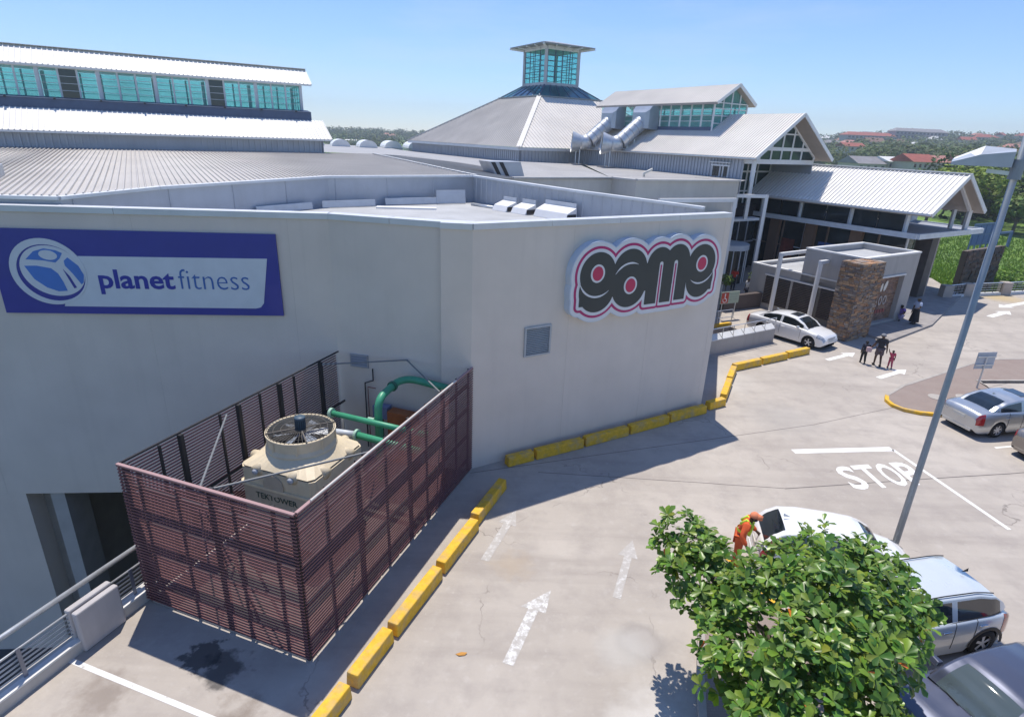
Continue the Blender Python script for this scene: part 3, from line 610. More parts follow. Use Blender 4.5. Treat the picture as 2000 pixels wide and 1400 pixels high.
# right-hand and rear roofs, lower pitch
m = MB()
ctr = Vector((-2.3,30.5,8.32)); v_end = foot(ctr)
m.quad(ctr, Vector((-.4,36.6,7.86)), Vector((6.3,40.6,7.86)), Vector((6,62,7.9)), Vector((0,60.5,7.9)), v_end)
m.quad(v_end, Vector((0,60.5,7.9)), Vector((-17,88,7.95)), Vector((-22,100,8.0)), Vector((-45,110,8.0)), lf(-30,.05,8.72)+vb*40-Vector((0,0,.7)), lf(2.0,6,8.6))
m.quad(Vector((6.3,40.6,7.86)), Vector((15.6,43.3,7.86)), Vector((17.2,46,7.86)), Vector((6.5,63,7.9)))
ribm = MB()
for k in range(46):
    p = ctr + (v_end-ctr)*((k+.5)/46) ; q = Vector((-.4,36.6,7.86)) + (Vector((0,60.5,7.9))-Vector((-.4,36.6,7.86)))*((k+.5)/46); ribm.beam(p+Vector((0,0,.02)), q+Vector((0,0,.02)), .06, .05)
m.build('low_roof', mat('dull roof sheet', (.36,.355,.35), .55, .1, var=.1, scale=.5, dirt=.35, dcol=(.28,.27,.26)), mall); ribm.build('roof_seams', ROOFG, mall)
# stepped flashing along the valley
fl = MB()
for k in range(26):
    p = ctr + (v_end-ctr)*(k/26) + Vector((.12,.1,.06)); q = ctr + (v_end-ctr)*((k+.7)/26) + Vector((.12,.1,.06)); fl.beam(p, q, .22, .05)
fl.build('valley_flashing', mat('pale flashing', (.62,.62,.61), .5), mall)
m = MB(); m.beam((-.4,36.6,7.95),(6.2,40.7,7.95), .35,.1); m.beam((6.2,40.7,7.95),(7.5,39.1,7.95), .35,.1); m.beam((7.5,39.1,7.95),(15.4,42.8,7.95), .35,.1); m.build('parapet_coping', mat('beige coping', (.55,.53,.50), .6), mall)
def wl(p, q, z0, z1, mt=WALLB, name='wall', parent=mall): return wallseg((*p,0), (*q,0), z0, z1, .25, name, mt, parent)
wl((-2.2,30.6),(-.4,36.6), 6.0, 7.85); wl((-.4,36.6),(6.2,40.7), 0, 7.9); wl((6.2,40.7),(7.5,39.1), 0, 7.898); wl((7.5,39.1),(15.4,42.8), 0, 7.9); wl((15.4,42.8),(13.5,46.5), 0, 7.895)
# low terrace roof between the store block and the parapet
MB().prism([(GR.x-.3,GR.y+.6),(12.4,37.2),(14.4,42.2),(7.5,39),(6.2,40.6),(-.4,36.4),(-1.9,31.2),(3,25.2)], 5.6, 5.8).build('terrace_roof', MEMB, mall)
# ------------------------------------------------ left clerestory
cl = thing('clerestory_roof', 'long white ribbed clerestory roof with a band of teal windows at the upper left', 'roof', lf(-10,2,8.7))
L0_, L1_ = -32, 0.0
corr_wall(lf(L0_,0,0), lf(L1_,0,0), 8.2, 9.66, 'clad_wall', CLAD, cl, .34); corr_wall(lf(L1_,0,0), lf(L1_,8.4,0), 8.0, 9.66, 'clad_wall', CLAD, cl, .34)
def gable_fill(a_, b0, b1, zb, zt, name, mt, parent): 
    bm_ = (b0+b1)/2; return MB().ext([lf(a_,b0,zb), lf(a_,b1,zb), lf(a_,bm_,zt)], va*-.08).build(name, mt, parent, fixn=True)
def roof_pair(F_, a0, a1, bE, bR, zE, zR, b2, mt, parent, pitch=.25, th=.1, nm='roof'):
    """one sloping roof leaf with thickness: eave at b=bE, ridge at b=bR"""
    m = MB(); ribbed(m, F_(a0,bE,zE), F_(a1,bE,zE), F_(a1,bR,zR), F_(a0,bR,zR), pitch, .08, .045); o = m.build(nm, mt, parent)
    MB().ext([F_(a0,bE,zE-.012), F_(a1,bE,zE-.012), F_(a1,bR,zR-.012), F_(a0,bR,zR-.012)], (0,0,-th)).build('roof_edge', FRAME if mt is ROOFW else SOFF, parent, fixn=True); return o
roof_pair(lf, L0_, .5, -.5, 1.72, 9.62, 10.78, 0, ROOFW, cl); roof_pair(lf, L0_, .5, 8.9, 6.68, 9.62, 10.78, 0, ROOFW, cl)
MB().ext([lf(0,0,9.66), lf(0,8.4,9.66), lf(0,6.7,10.6), lf(0,1.7,10.6)], va*-.1).build('end_wall', CLAD, cl, fixn=True)
b0_, b1_, zs, zt_ = 2.8, 5.6, 11.42, 12.95
SILL = mat('sill cladding', (.10,.13,.20), .5, .2)
for bb, sg_ in ((b0_,-1),(b1_,1)): MB().ext([lf(L0_,bb+1.08*sg_,10.55), lf(-.2,bb+1.08*sg_,10.55), lf(-.2,bb+1.0*sg_,11.3), lf(L0_,bb+1.0*sg_,11.3)], vb*(.05*-sg_)).build('sill', SILL, cl, fixn=True); MB().ext([lf(L0_,bb+1.04*sg_,11.28), lf(-.2,bb+1.04*sg_,11.28), lf(-.2,bb-.1*sg_,11.4), lf(L0_,bb-.1*sg_,11.4)], (0,0,.04)).build('sill_cap', SILL, cl, fixn=True)
roof_pair(lf, L0_, .15, 2.55, 4.2, 13.1, 14.15, 0, ROOFW, cl); roof_pair(lf, L0_, .15, 5.85, 4.2, 13.1, 14.15, 0, ROOFW, cl)
MB().beam(lf(L0_,4.2,14.16), lf(.18,4.2,14.16), .5, .03).build('ridge_cap', ROOFW, cl)
# window band: piers, mullions, glazing bars, panes
def glazed_band(F_, a0, a1, b, z0, z1, bay, per, parent, out=-1, pm=FRAME, bars=4, dark=()):
    """windows along a at fixed b; out = outward direction along b"""
    k = 0; a_ = a1
    while a_ > a0:
        an = max(a0, a_-bay)
        MB().ext([F_(a_-.16,b,z0), F_(a_,b,z0), F_(a_,b,z1), F_(a_-.16,b,z1)], vb*(out*.10)).build('pier', pm, parent, fixn=True)
        wdt = (a_-.16-an)/per
        for i in range(per):
            x1 = a_-.16-wdt*i; x0 = x1-wdt+.0
            w_ = MB().ext([F_(x0+.03,b,z0), F_(x1-.03,b,z0), F_(x1-.03,b,z1), F_(x0+.03,b,z1)], vb*(-out*.03)).build('window', GLASSD if (k*per+i) in dark else GLASSB, parent, fixn=True)
            f = MB(); f.ext([F_(x0-.05,b,z0), F_(x0+.05,b,z0), F_(x0+.05,b,z1), F_(x0-.05,b,z1)], vb*(out*.05))
            for j in range(1, bars): z = z0+(z1-z0)*j/bars; f.ext([F_(x0+.031,b,z-.014), F_(x1-.031,b,z-.014), F_(x1-.031,b,z+.014), F_(x0+.031,b,z+.014)], vb*(out*.025))
            f.build('glazing_bar', pm, w_, fixn=True)
        a_ = an; k += 1
glazed_band(lf, -22, -.5, b0_, zs, zt_, 2.9, 3, cl, -1, mat('mullion grey', (.60,.63,.66), .5), 4, (5,13))
MB().ext([lf(-.5,b0_,zs), lf(-.5,b1_,zs), lf(-.5,b1_,zt_), lf(-.5,4.2,13.9), lf(-.5,b0_,zt_)], va*-.04).build('end_glazing', GLASSB, cl, fixn=True)
f = MB()
for bb in (2.85,3.5,4.2,4.9,5.55): f.beam(lf(-.49,bb,zs), lf(-.49,bb,zt_+(.85 if bb==4.2 else .3 if 3<bb<5 else 0)), .07, .07)
for z in (zs+.03, 11.95, 12.45, zt_): f.beam(lf(-.485,2.8,z), lf(-.485,5.6,z), .05, .05)
f.build('end_frame', FRAME, cl)
MB().ext([lf(L0_,b0_+.0,zt_), lf(-.5,b0_,zt_), lf(-.5,b0_,13.02), lf(L0_,b0_,13.02)], vb*-.08).build('head_rail', FRAME, cl, fixn=True)
br = MB()
for k in range(9):
    a_ = -1.2-k*2.2; br.beam(lf(a_,1.8,11.33), lf(a_,1.6,11.31), .1, .08)
br.build('gutter_bracket', DSTEEL, cl)
glazed_band(lf, -22, -.5, b1_, zs, zt_, 2.9, 3, cl, 1, mat('mullion grey', (.42,.46,.50)), 4)
# skylight hatch at the left picture edge
t = thing('roof_hatch', 'grey framed skylight hatch on the ribbed roof at the left edge', 'skylight', (-18.4,20.6,8.4), R_(32))
MB().box(-1.6,.6,-.7,.7,-.2,.28).build('kerb', GALV, t, world=False, bevel=.02); MB().add([(-1.5,-.6,.281),(.5,-.6,.281),(.5,.6,.281),(-1.5,.6,.281),(-1.4,0,.75),(.3,0,.75)], [(0,1,5,4),(1,2,5),(2,3,4,5),(3,0,4)]).build('glazing', GLASSD, t, world=False)
# rear white barrel skylights
DOME = mat('opal dome', (.82,.82,.80), .35, var=.03)
for k, (x, y) in enumerate(((-30.5,92),(-27.2,93.5),(-23.6,95.2),(-20.2,96.8),(-16.9,98.4),(-13.8,99.8))):
    t = thing('barrel_skylight', ['first white barrel skylight from the left, half hidden by the clerestory','second white barrel skylight from the left','third white barrel skylight from the left','fourth white barrel skylight from the left','fifth white barrel skylight from the left','sixth white barrel skylight, beside the pyramid roof'][k], 'skylight', (x,y,7.95), R_(20), 'white barrel skylights on the far roof')
    MB().box(-1.35,1.35,-3,3,-.3,.12).build('kerb', GALV, t, world=False)
    m = MB(); n = 10; pts = [(1.3*math.cos(math.pi*i/n), .13+.95*math.sin(math.pi*i/n)) for i in range(n+1)]
    m.add([(x_,-2.9,z_) for x_, z_ in pts]+[(x_,2.9,z_) for x_, z_ in pts], [(i,i+1,n+2+i,n+1+i) for i in range(n)]+[tuple(range(n,-1,-1)), tuple(range(n+1,2*n+2))]); m.build('dome', DOME, t, smooth=False, world=False)
# ------------------------------------------------ pyramid roof with glazed lantern
py = thing('pyramid_roof', 'big grey pyramid roof with hipped ribs carrying a square glazed lantern tower', 'roof', (5,83,7.9))
SA, SB = 24.6, 27.6; pf = AB((0,60.2))
base = [pf(0,0,0), pf(SA,0,0), pf(SA,SB,0), pf(0,SB,0)]; zE, zP = 9.35, 14.7; o1 = .45
ca_, cb_ = 12.3, 13.5; hp = 4.4
corR = lambda e, z: [pf(-e,-e,z), pf(SA+e,-e,z), pf(SA+e,SB+e,z), pf(-e,SB+e,z)]
for (i, j) in ((0,1),(0,3)):
    p, q = base[i], base[j]; corr_wall(p, q, 7.5, 9.3, 'clad_wall', CLAD, py, .4, side=1 if j == 1 else -1)
cor = lambda h, z: [pf(ca_-h,cb_-h,z), pf(ca_+h,cb_-h,z), pf(ca_+h,cb_+h,z), pf(ca_-h,cb_+h,z)]
lo, hi = corR(o1, zE), cor(hp, zP)
for i in range(4):
    j = (i+1) % 4; m = MB(); ribbed(m, lo[i], lo[j], hi[j], hi[i], .42, .1, .05); m.build('roof_slope', ROOFP if i == 0 else ROOFG, py)
for i in range(4): MB().beam(lo[i], hi[i], .5, .1).build('hip_cap', mat('hip cap', (.60,.59,.57), .5), py)
MB().add(corR(o1-.02, zE-.02)+corR(o1-.02, zE-.3)+corR(-.3, zE-.3), [(i,(i+1)%4,4+(i+1)%4,4+i) for i in range(4)]+[(4+i,4+(i+1)%4,8+(i+1)%4,8+i) for i in range(4)]).build('eave_trim', COPE, py)
tb, tt, ht_ = 16.1, 20.15, 2.32
sk_lo, sk_hi = cor(hp-.05, zP+.06), cor(ht_+.05, tb)
SKG = mat('skirt glass', (.06,.16,.20), .07, var=.4, scale=.35, spec=.9)
for i in range(4):
    j = (i+1) % 4; MB().quad(sk_lo[i], sk_lo[j], sk_hi[j], sk_hi[i]).build('skirt_glazing', SKG, py)
    f = MB(); f.beam(sk_lo[i], sk_hi[i], .16, .12)
    for k in range(1, 6): f.beam(sk_lo[i].lerp(sk_lo[j], k/6)+Vector((0,0,.02)), sk_hi[i].lerp(sk_hi[j], k/6)+Vector((0,0,.02)), .07, .07)
    f.build('skirt_bars', SILL, py)
    MB().beam(lo[i].lerp(hi[i],.985)+Vector((0,0,.08)), lo[j].lerp(hi[j],.985)+Vector((0,0,.08)), .2, .12).build('skirt_kerb', mat('skirt kerb', (.33,.34,.33), .6), py)
tw0, tw1 = cor(ht_, tb), cor(ht_, tt)
LFR = mat('lantern frame', (.50,.52,.55), .5)
TEAL2 = mat('lantern glass', (.50,.88,.86), .04, var=.1, scale=.6, spec=.5, trans=.88, ior=1.04)
for i in range(4):
    j = (i+1) % 4; MB().beam(tw0[i]-Vector((0,0,.1)), tw1[i], .36, .36).build('corner_post', LFR, py)
    d = (tw0[j]-tw0[i]).normalized(); L = (tw0[j]-tw0[i]).length; out = d.cross(Vector((0,0,1)))
    MB().beam(tw0[i]+Vector((0,0,.12)), tw0[j]+Vector((0,0,.12)), .2, .3).build('bottom_rail', LFR, py); MB().beam(tw1[i]-Vector((0,0,.15)), tw1[j]-Vector((0,0,.15)), .25, .4).build('top_rail', FRAME, py)
    for k in range(4):
        a_, b_ = tw0[i]+d*(.24+(L-.48)*k/4), tw0[i]+d*(.24+(L-.48)*(k+1)/4); z0, z1 = Vector((0,0,.28)), Vector((0,0,tt-tb-.36))
        w_ = MB().ext([a_+z0, b_+z0, b_+z1, a_+z1], -out*.03).build('window', TEAL2, py, fixn=True)
        f = MB().beam(a_+z0, a_+z1, .09, .09)
        for q in range(1, 6): f.beam(a_+z0+(z1-z0)*(q/6), b_+z0+(z1-z0)*(q/6), .05, .06)
        f.build('glazing_bar', SILL, w_)
rf0, rf1 = cor(3.65, 20.3), cor(.1, 21.0)
m = MB(); m.add(rf0+rf1+cor(3.65,20.18), [(0,1,5,4),(1,2,6,5),(2,3,7,6),(3,0,4,7),(4,5,6,7),(0,8,9,1),(1,9,10,2),(2,10,11,3),(3,11,8,0),(8,11,10,9)]); m.build('cap_roof', mat('cap roof sheet', (.30,.31,.33), .5, .2), py)
m = MB()
for i in range(4):
    for h in (.25,.5,.75): 
        j = (i+1) % 4; p = tw1[i].lerp(tw1[j], h); q = rf0[i].lerp(rf0[j], h); m.beam(p-Vector((0,0,.25)), q-Vector((0,0,.16)), .1, .12)
    m.beam(tw1[i]-Vector((0,0,.25)), rf0[i]-Vector((0,0,.16)), .18, .2)
m.build('eave_bracket', FRAME, py)
# ------------------------------------------------ gabled hall with monitor
EO = (17.0,45.5); ef = AB(EO)
hall = thing('gable_hall', 'gabled hall with glazed white framed end and a raised monitor along its ridge', 'building', ef(4.7,8,0))
aL, aR, zEe, zRr, bF, bB = 0.0, 9.5, 9.45, 12.66, -.35, 21.5; aM = 4.75
def leaf(a0, z0, a1, z1, b0, b1, mt, parent, pitch=.25, nm='roof'):
    m = MB(); ribbed(m, ef(a0,b0,z0), ef(a0,b1,z0), ef(a1,b1,z1), ef(a1,b0,z1), pitch, .08, .045); m.build(nm, mt, parent)
    MB().ext([ef(a0,b0,z0-.015), ef(a0,b1,z0-.015), ef(a1,b1,z1-.015), ef(a1,b0,z1-.015)], (0,0,-.16)).build('roof_underside', SOFF, parent, fixn=True)
    MB().beam(ef(a0,b0-.03,z0-.06), ef(a1,b0-.03,z1-.06), .06, .26).build('barge_board', FRAME, parent)
leaf(aL, zEe, aM, zRr, bF, bB, ROOFP, hall); leaf(aR, zEe, aM, zRr, bF, bB, ROOFP, hall)
corr_wall(ef(.4,1.0,0), ef(.4,bB,0), 5.7, 9.5, 'clad_wall', CLAD, hall, .33, side=-1)
corr_wall(ef(9.1,1.0,0), ef(9.1,bB,0), 0, 9.5, 'clad_wall', CLAD, hall, .4, side=1)
MB().beam(ef(-.06,bF,9.38), ef(-.06,bB,9.38), .1, .12).build('gutter', GALV, hall)
w_ = MB().ext([ef(.33,2.2,7.95), ef(.33,3.8,7.95), ef(.33,3.8,8.7), ef(.33,2.2,8.7)], va*.05).build('window', GLASSD, hall, fixn=True)
f = MB()
for bb in (2.2,2.72,3.0,3.8): f.beam(ef(.3,bb,7.9), ef(.3,bb,8.75), .09, .09)
f.beam(ef(.3,2.1,8.75), ef(.3,3.9,8.75), .1, .1); f.beam(ef(.26,2.0,8.98), ef(.26,4.0,8.98), .25, .06); f.build('window_frame', FRAME, w_)
# glazed gable end
gb, GB2 = 1.05, 4.9
GG = mat('gable glass', (.035,.075,.075), .05, var=.35, scale=.5, spec=.8)
zline = lambda a: zEe-.2+(zRr-zEe)*(a/aM if a < aM else (aR-a)/(aR-aM))
cuts = [.5,2.2,3.5,4.75,6.0,7.3,9.0]
rows = [2.6,4.6,6.6,8.2,9.15,10.1]
for a0, a1 in zip(cuts, cuts[1:]):
    zt0, zt1 = zline(a0), zline(a1); lv = [z for z in rows if z < min(zt0, zt1)-.15]; 
    for z0, z1 in zip(lv, lv[1:]): gq = gb if z0 > 9 else GB2; MB().ext([ef(a0,gq,z0), ef(a1,gq,z0), ef(a1,gq,z1), ef(a0,gq,z1)], vb*.03).build('pane', GG, hall, fixn=True)
    zb = max(9.15, lv[-1])
    if min(zt0, zt1) > zb: MB().ext([ef(a0,gb,zb), ef(a1,gb,zb), ef(a1,gb,zt1), ef(a0,gb,zt0)], vb*.03).build('pane', GG, hall, fixn=True)
f = MB()
for a_ in cuts: f.beam(ef(a_,GB2-.03,0), ef(a_,GB2-.03,9.1), .16 if a_ in (.5,9.0) else .1, .12); f.beam(ef(a_,gb-.03,9.1), ef(a_,gb-.03,max(9.2,zline(a_))), .16 if a_ in (.5,9.0) else .1, .12)
for z, h in ((4.6,.1),(6.6,.12),(8.2,.14),(9.15,.34),(10.1,.26),(11.2,.1)):
    lo_a = max(.5, .5 if z < 9.3 else (z-zEe+.2)/(zRr-zEe)*aM); gq = gb if z > 9 else GB2; f.beam(ef(lo_a,gq-.04,z), ef(aR-lo_a,gq-.04,z), .12, h)
f.beam(ef(.35,gb-.05,zline(.35)), ef(aM,gb-.05,zline(aM)), .12, .2); f.beam(ef(9.15,gb-.05,zline(9.15)), ef(aM,gb-.05,zline(aM)), .12, .2)
f.build('gable_frame', FRAME, hall)
MB().beam(ef(.45,bF+.4,5.0), ef(.45,bF+.4,9.4), .26, .26).build('white_column', FRAME, hall)
MB().prism([tuple(ef(x,y,0)[:2]) for x, y in ((.45,gb-.05),(9.05,gb-.05),(9.05,GB2+.1),(.45,GB2+.1))], 9.0, 9.1).build('porch_soffit', SOFF, hall)
# monitor
mn = thing('roof_monitor', 'small gabled monitor with teal windows astride the hall ridge', 'roof', ef(4.7,13,11.5))
m0, m1, mb0, mb1, mzE, mzR = 2.75, 6.75, 6.6, 21.2, 13.62, 14.98
leaf(2.35, 13.5, aM, mzR, 6.0, 21.6, ROOFP, mn, .25); leaf(7.15, 13.5, aM, mzR, 6.0, 21.6, ROOFP, mn, .25)
for aa, s_ in ((m0,-1),(m1,1)):
    MB().ext([ef(aa,mb0,10.9), ef(aa,mb1,10.9), ef(aa,mb1,11.62), ef(aa,mb0,11.62)], va*(.1*-s_)).build('sill', SILL, mn, fixn=True)
    MB().ext([ef(aa,mb0,13.4), ef(aa,mb1,13.4), ef(aa,mb1,13.62), ef(aa,mb0,13.62)], va*(.1*-s_)).build('head_rail', FRAME, mn, fixn=True)
    nb_ = 12
    for k in range(nb_):
        c0, c1 = mb0+(mb1-mb0)*k/nb_, mb0+(mb1-mb0)*(k+1)/nb_
        w_ = MB().ext([ef(aa,c0+.06,11.62), ef(aa,c1-.06,11.62), ef(aa,c1-.06,13.4), ef(aa,c0+.06,13.4)], va*(.03*-s_)).build('window', GLASSB, mn, fixn=True)
        f = MB().beam(ef(aa,c0,11.62), ef(aa,c0,13.4), .14 if k % 2 else .08, .14)
        for q in range(1,4): z = 11.62+1.78*q/4; f.beam(ef(aa+s_*.02,c0+.08,z), ef(aa+s_*.02,c1-.08,z), .04, .04)
        f.build('glazing_bar', FRAME, w_)
MB().ext([ef(m0,mb0,10.9), ef(m1,mb0,10.9), ef(m1,mb0,13.5), ef(aM,mb0,14.8), ef(m0,mb0,13.5)], vb*.04).build('end_glazing', GLASSB, mn, fixn=True)
f = MB()
for aa in (m0,3.75,aM,5.75,m1): f.beam(ef(aa,mb0-.03,11), ef(aa,mb0-.03,13.5 if aa in (m0,m1) else 14.2 if aa != aM else 14.85), .16 if aa in (m0,m1) else .08, .1)
for z in (11.9,12.5,13.05,13.5): f.beam(ef(m0,mb0-.03,z), ef(m1,mb0-.03,z), .06, .08)
f.build('end_frame', FRAME, mn)
# two spiral ducts climbing to the monitor
def duct(bm, label):
    t = thing('exhaust_duct', label, 'duct', ef(1,bm,9), 0, 'shiny ducts on the roof')
    ax0, ax1 = Vector((2.0,bm,12.1)), Vector((-.35,bm+.35,10.15)); P = lambda v: ef(v.x,v.y,v.z)
    # hood where the duct enters the monitor
    sec = lambda a_, zb, zt_h, hw: [ef(a_,bm-hw,zb), ef(a_,bm+hw,zb), ef(a_,bm+hw,zt_h), ef(a_,bm-hw,zt_h)]
    HG = mat('duct hood', (.42,.46,.52), .4, .5, var=.06); m = MB(); secs = [sec(m0-.03,11.3,13.38,1.15), sec(m0-.9,11.35,13.3,1.12), sec(m0-1.15,11.4,13.0,1.1), sec(1.35,11.4,12.75,.8)]
    vs = [p for s in secs for p in s]; fs = [(0,1,2,3), (12,15,14,13)]
    for i in range(3):
        for j in range(4): fs.append((i*4+j, i*4+(j+1)%4, i*4+4+(j+1)%4, i*4+4+j))
    m.add(vs, fs); m.build('hood', HG, t, fixn=True)
    n = 5
    for k in range(n):
        p, q = ax0.lerp(ax1, k/n), ax0.lerp(ax1, (k+1)/n-.012); MB().tube([P(p), P(q)], .68, 22, cap=False).build('duct_section', GALV, t, smooth=True)
    rg = MB()
    for k in range(n+1): c = ax0.lerp(ax1, k/n); dd = (ax1-ax0).normalized()*.035; rg.tube([P(c-dd*.6), P(c+dd*.6)], .70, 22)
    rg.build('flange_ring', mat('flange steel', (.42,.43,.45), .4, .5), t)
    e1_ = Vector((-1.0,bm+.75,9.95)); e2_ = Vector((-1.75,bm+1.25,10.0))
    MB().tube([P(ax1), P(ax1+Vector((-.25,.1,-.12))), P(e1_)], .69, 22).build('elbow', GALV, t, smooth=True)
    MB().tube([P(e1_), P(e2_)], [.70,1.0], 26, cap=False).build('mouth_cone', GALV, t, smooth=True)
    MB().tube([P(e2_.lerp(e1_,.12)), P(e2_.lerp(e1_,.1))], .95, 26).build('mouth_mesh', mat('mouth mesh', (.16,.17,.17), .7), t)
    m = MB()
    for c in (ax0.lerp(ax1,.45), ax0.lerp(ax1,.75), ax1): 
        zr = zEe+(zRr-zEe)*max(0,c.x)/aM; m.beam(P(c-Vector((0,.3,.4))), ef(max(c.x,.1),c.y-.3,zr), .08, .08); m.beam(P(c-Vector((0,-.3,.4))), ef(max(c.x,.1),c.y+.3,zr), .08, .08)
    m.beam(ef(-1.2,bm+.6,9.5), ef(-1.2,bm+.6,7.9), .09, .09); m.beam(ef(-1.2,bm+1.2,9.5), ef(-1.2,bm+1.2,7.9), .09, .09)
    m.build('support_leg', GALV, t); MB().prism([tuple(ef(x,y,0)[:2]) for x, y in ((-1.8,bm+.2),(-.7,bm+.2),(-.7,bm+1.6),(-1.8,bm+1.6))], 7.9, 7.98).build('foot_pad', CONC, t)
duct(18.6, 'shiny spiral duct further left, nearer the pyramid roof'); duct(14.0, 'shiny spiral duct on the right, nearer the gabled end')
# roof vent with dark louvres
t = thing('roof_cowl', 'low slant backed roof vent with dark louvres on the flat mall roof', 'vent', (-.9,38.4,7.9), R_(32))
m = MB(); m.add([(-.9,-.7,-.2),(1.1,-.7,-.2),(1.1,.7,-.2),(-.9,.7,-.2),(-1.5,-.7,.9),(.7,-.7,.9),(.7,.7,.9),(-1.5,.7,.9)], [(0,3,2,1),(4,5,6,7),(0,1,5,4),(1,2,6,5),(2,3,7,6),(3,0,4,7)]); m.build('casing', CLAD, t, world=False)
for k in (0,1): MB().add([(-.85+k*.55,-.712,0),(-.6+k*.55,-.712,0),(-1.12+k*.55,-.712,.86),(-1.40+k*.55,-.712,.86)], [(0,1,2,3)]).ext([(-.85+k*.55,-.705,0),(-.6+k*.55,-.705,0),(-1.12+k*.55,-.705,.86),(-1.40+k*.55,-.705,.86)], (0,-.02,0)).build('louvre', DSTEEL, t, world=False)
o = MB().tube([ef(-7.6,3.0,7.9), ef(-7.6,3.0,8.15), ef(-7.2,2.6,8.45)], .09).build('vent_pipe', mat('vent pipe paint', (.7,.68,.62), .6), None, smooth=True); tag(o, 'small bent white vent pipe on the flat mall roof', 'pipe')
# ---------------------------------------------------------------- entrance pavilion
nf = AB((27.4,40.7))
ent = thing('entrance_pavilion', 'entrance pavilion with a white ribbed gable roof over a flat canopy and dark glass', 'building', nf(4,7,0))
rA, rB, rM, rzE, rzR, rb0, rb1 = -.1, 7.7, 3.8, 6.42, 8.97, -.5, 14.2
def leaf2(a0, z0, a1, z1, b0, b1, mt, parent):
    m = MB(); ribbed(m, nf(a0,b0,z0), nf(a0,b1,z0), nf(a1,b1,z1), nf(a1,b0,z1), .30, .10, .07); m.build('roof', mt, parent)
    MB().ext([nf(a0,b0,z0-.015), nf(a0,b1,z0-.015), nf(a1,b1,z1-.015), nf(a1,b0,z1-.015)], (0,0,-.2)).build('roof_underside', SOFF, parent, fixn=True)
    MB().beam(nf(a0,b0-.04,z0-.08), nf(a1,b0-.04,z1-.08), .07, .3).build('barge_board', FRAME, parent)
leaf2(rA, rzE, rM, rzR, rb0, rb1, ROOFW, ent); leaf2(rB, rzE, rM, rzR, rb0, rb1, ROOFW, ent)
MB().beam(nf(rM,rb0-.05,rzR+.03), nf(rM,rb1,rzR+.03), .4, .08).build('ridge_cap', ROOFW, ent); MB().beam(nf(rA-.05,rb0,rzE-.06), nf(rA-.05,rb1,rzE-.06), .1, .14).build('gutter', FRAME, ent)
# flat canopy slab with pale fascia
c0, c1, d0_, d1_ = 0.0, 9.7, 0.0, 15.0
MB().prism([tuple(nf(x,y,0)[:2]) for x, y in ((c0+.1,d0_+.1),(c1-.1,d0_+.1),(c1-.1,d1_),(c0+.1,d1_))], 4.66, 4.93).build('canopy_slab', mat('canopy top', (.30,.32,.36), .7), ent)
FAS = mat('fascia paint', (.60,.64,.68), .45)
for p, q in (((c0,d0_+.08),(c0,d1_)),((c0+.081,d0_),(c1-.081,d0_)),((c1,d0_+.08),(c1,d1_))): MB().beam(nf(*p,4.84), nf(*q,4.84), .16, .36).build('fascia', FAS, ent)
# columns: white posts to the eaves, dark clad column at the front
for b_ in (1.2,5.2,9.4,13.0):
    MB().beam(nf(.55,b_,4.94), nf(.55,b_,6.35), .22, .22).build('post', FRAME, ent); MB().beam(nf(7.1,b_,4.94), nf(7.1,b_,6.35), .22, .22).build('post', FRAME, ent)
MB().beam(nf(7.3,.3,4.94), nf(7.3,.3,6.4), .26, .26).build('post', FRAME, ent)
MB().beam(nf(3.8,.2,8.75), nf(7.3,.3,6.35), .2, .22).build('rafter', FRAME, ent); MB().beam(nf(3.8,.2,8.75), nf(.4,.3,6.35), .2, .22).build('rafter', FRAME, ent)
DC = mat('dark column cladding', (.085,.075,.07), .6, var=.2, bump=.1)
MB().prism([tuple(nf(x,y,0)[:2]) for x, y in ((3.4,.5),(4.3,.5),(4.3,1.6),(3.4,1.6))], 0, 4.66).build('clad_column', DC, ent); MB().prism([tuple(nf(x,y,0)[:2]) for x, y in ((4.32,.55),(4.62,.55),(4.62,1.5),(4.32,1.5))], 0, 4.655).build('column_edge', mat('column edge', (.36,.31,.28), .7), ent)
# upper glazing under the eaves (left side), lower glazing and dark inside
for k in range(7):
    b0, b1 = 1.3+k*2.0, 1.3+(k+1)*2.0
    w_ = MB().ext([nf(.75,b0+.04,4.95), nf(.75,b1-.04,4.95), nf(.75,b1-.04,6.3), nf(.75,b0+.04,6.3)], va*.03).build('clerestory_pane', GLASSD, ent, fixn=True)
    w_ = MB().ext([nf(1.6,b0+.05,.1), nf(1.6,b1-.05,.1), nf(1.6,b1-.05,4.6), nf(1.6,b0+.05,4.6)], va*.03).build('glass_wall', GLASSD, ent, fixn=True)
    f = MB().beam(nf(1.58,b0,0), nf(1.58,b0,4.64), .12, .12); f.beam(nf(1.57,b0+.08,2.4), nf(1.57,b1-.08,2.4), .06, .08); f.build('mullion', mat('bronze mullion', (.20,.15,.12), .5) if k % 2 else FRAME, w_)
for k, b_ in enumerate((4.4,8.2,11.5)): MB().prism([tuple(nf(x,y,0)[:2]) for x, y in ((1.2,b_),(1.55,b_),(1.55,b_+.9),(1.2,b_+.9))], 0, 4.65).build('brown_pier', mat('brown pier', (.22,.15,.11), .7), ent)
MB().ext([nf(1.56,6.4,1.3), nf(1.56,7.9,1.3), nf(1.56,7.9,3.2), nf(1.56,6.4,3.2)], va*-.03).build('poster', mat('blue poster', (.05,.12,.34), .5, var=.5, scale=2), ent, fixn=True); MB().ext([nf(1.56,10,1.2), nf(1.56,11.2,1.2), nf(1.56,11.2,3.0), nf(1.56,10,3.0)], va*-.03).build('poster', mat('red poster', (.22,.06,.05), .5, var=.5, scale=2), ent, fixn=True)
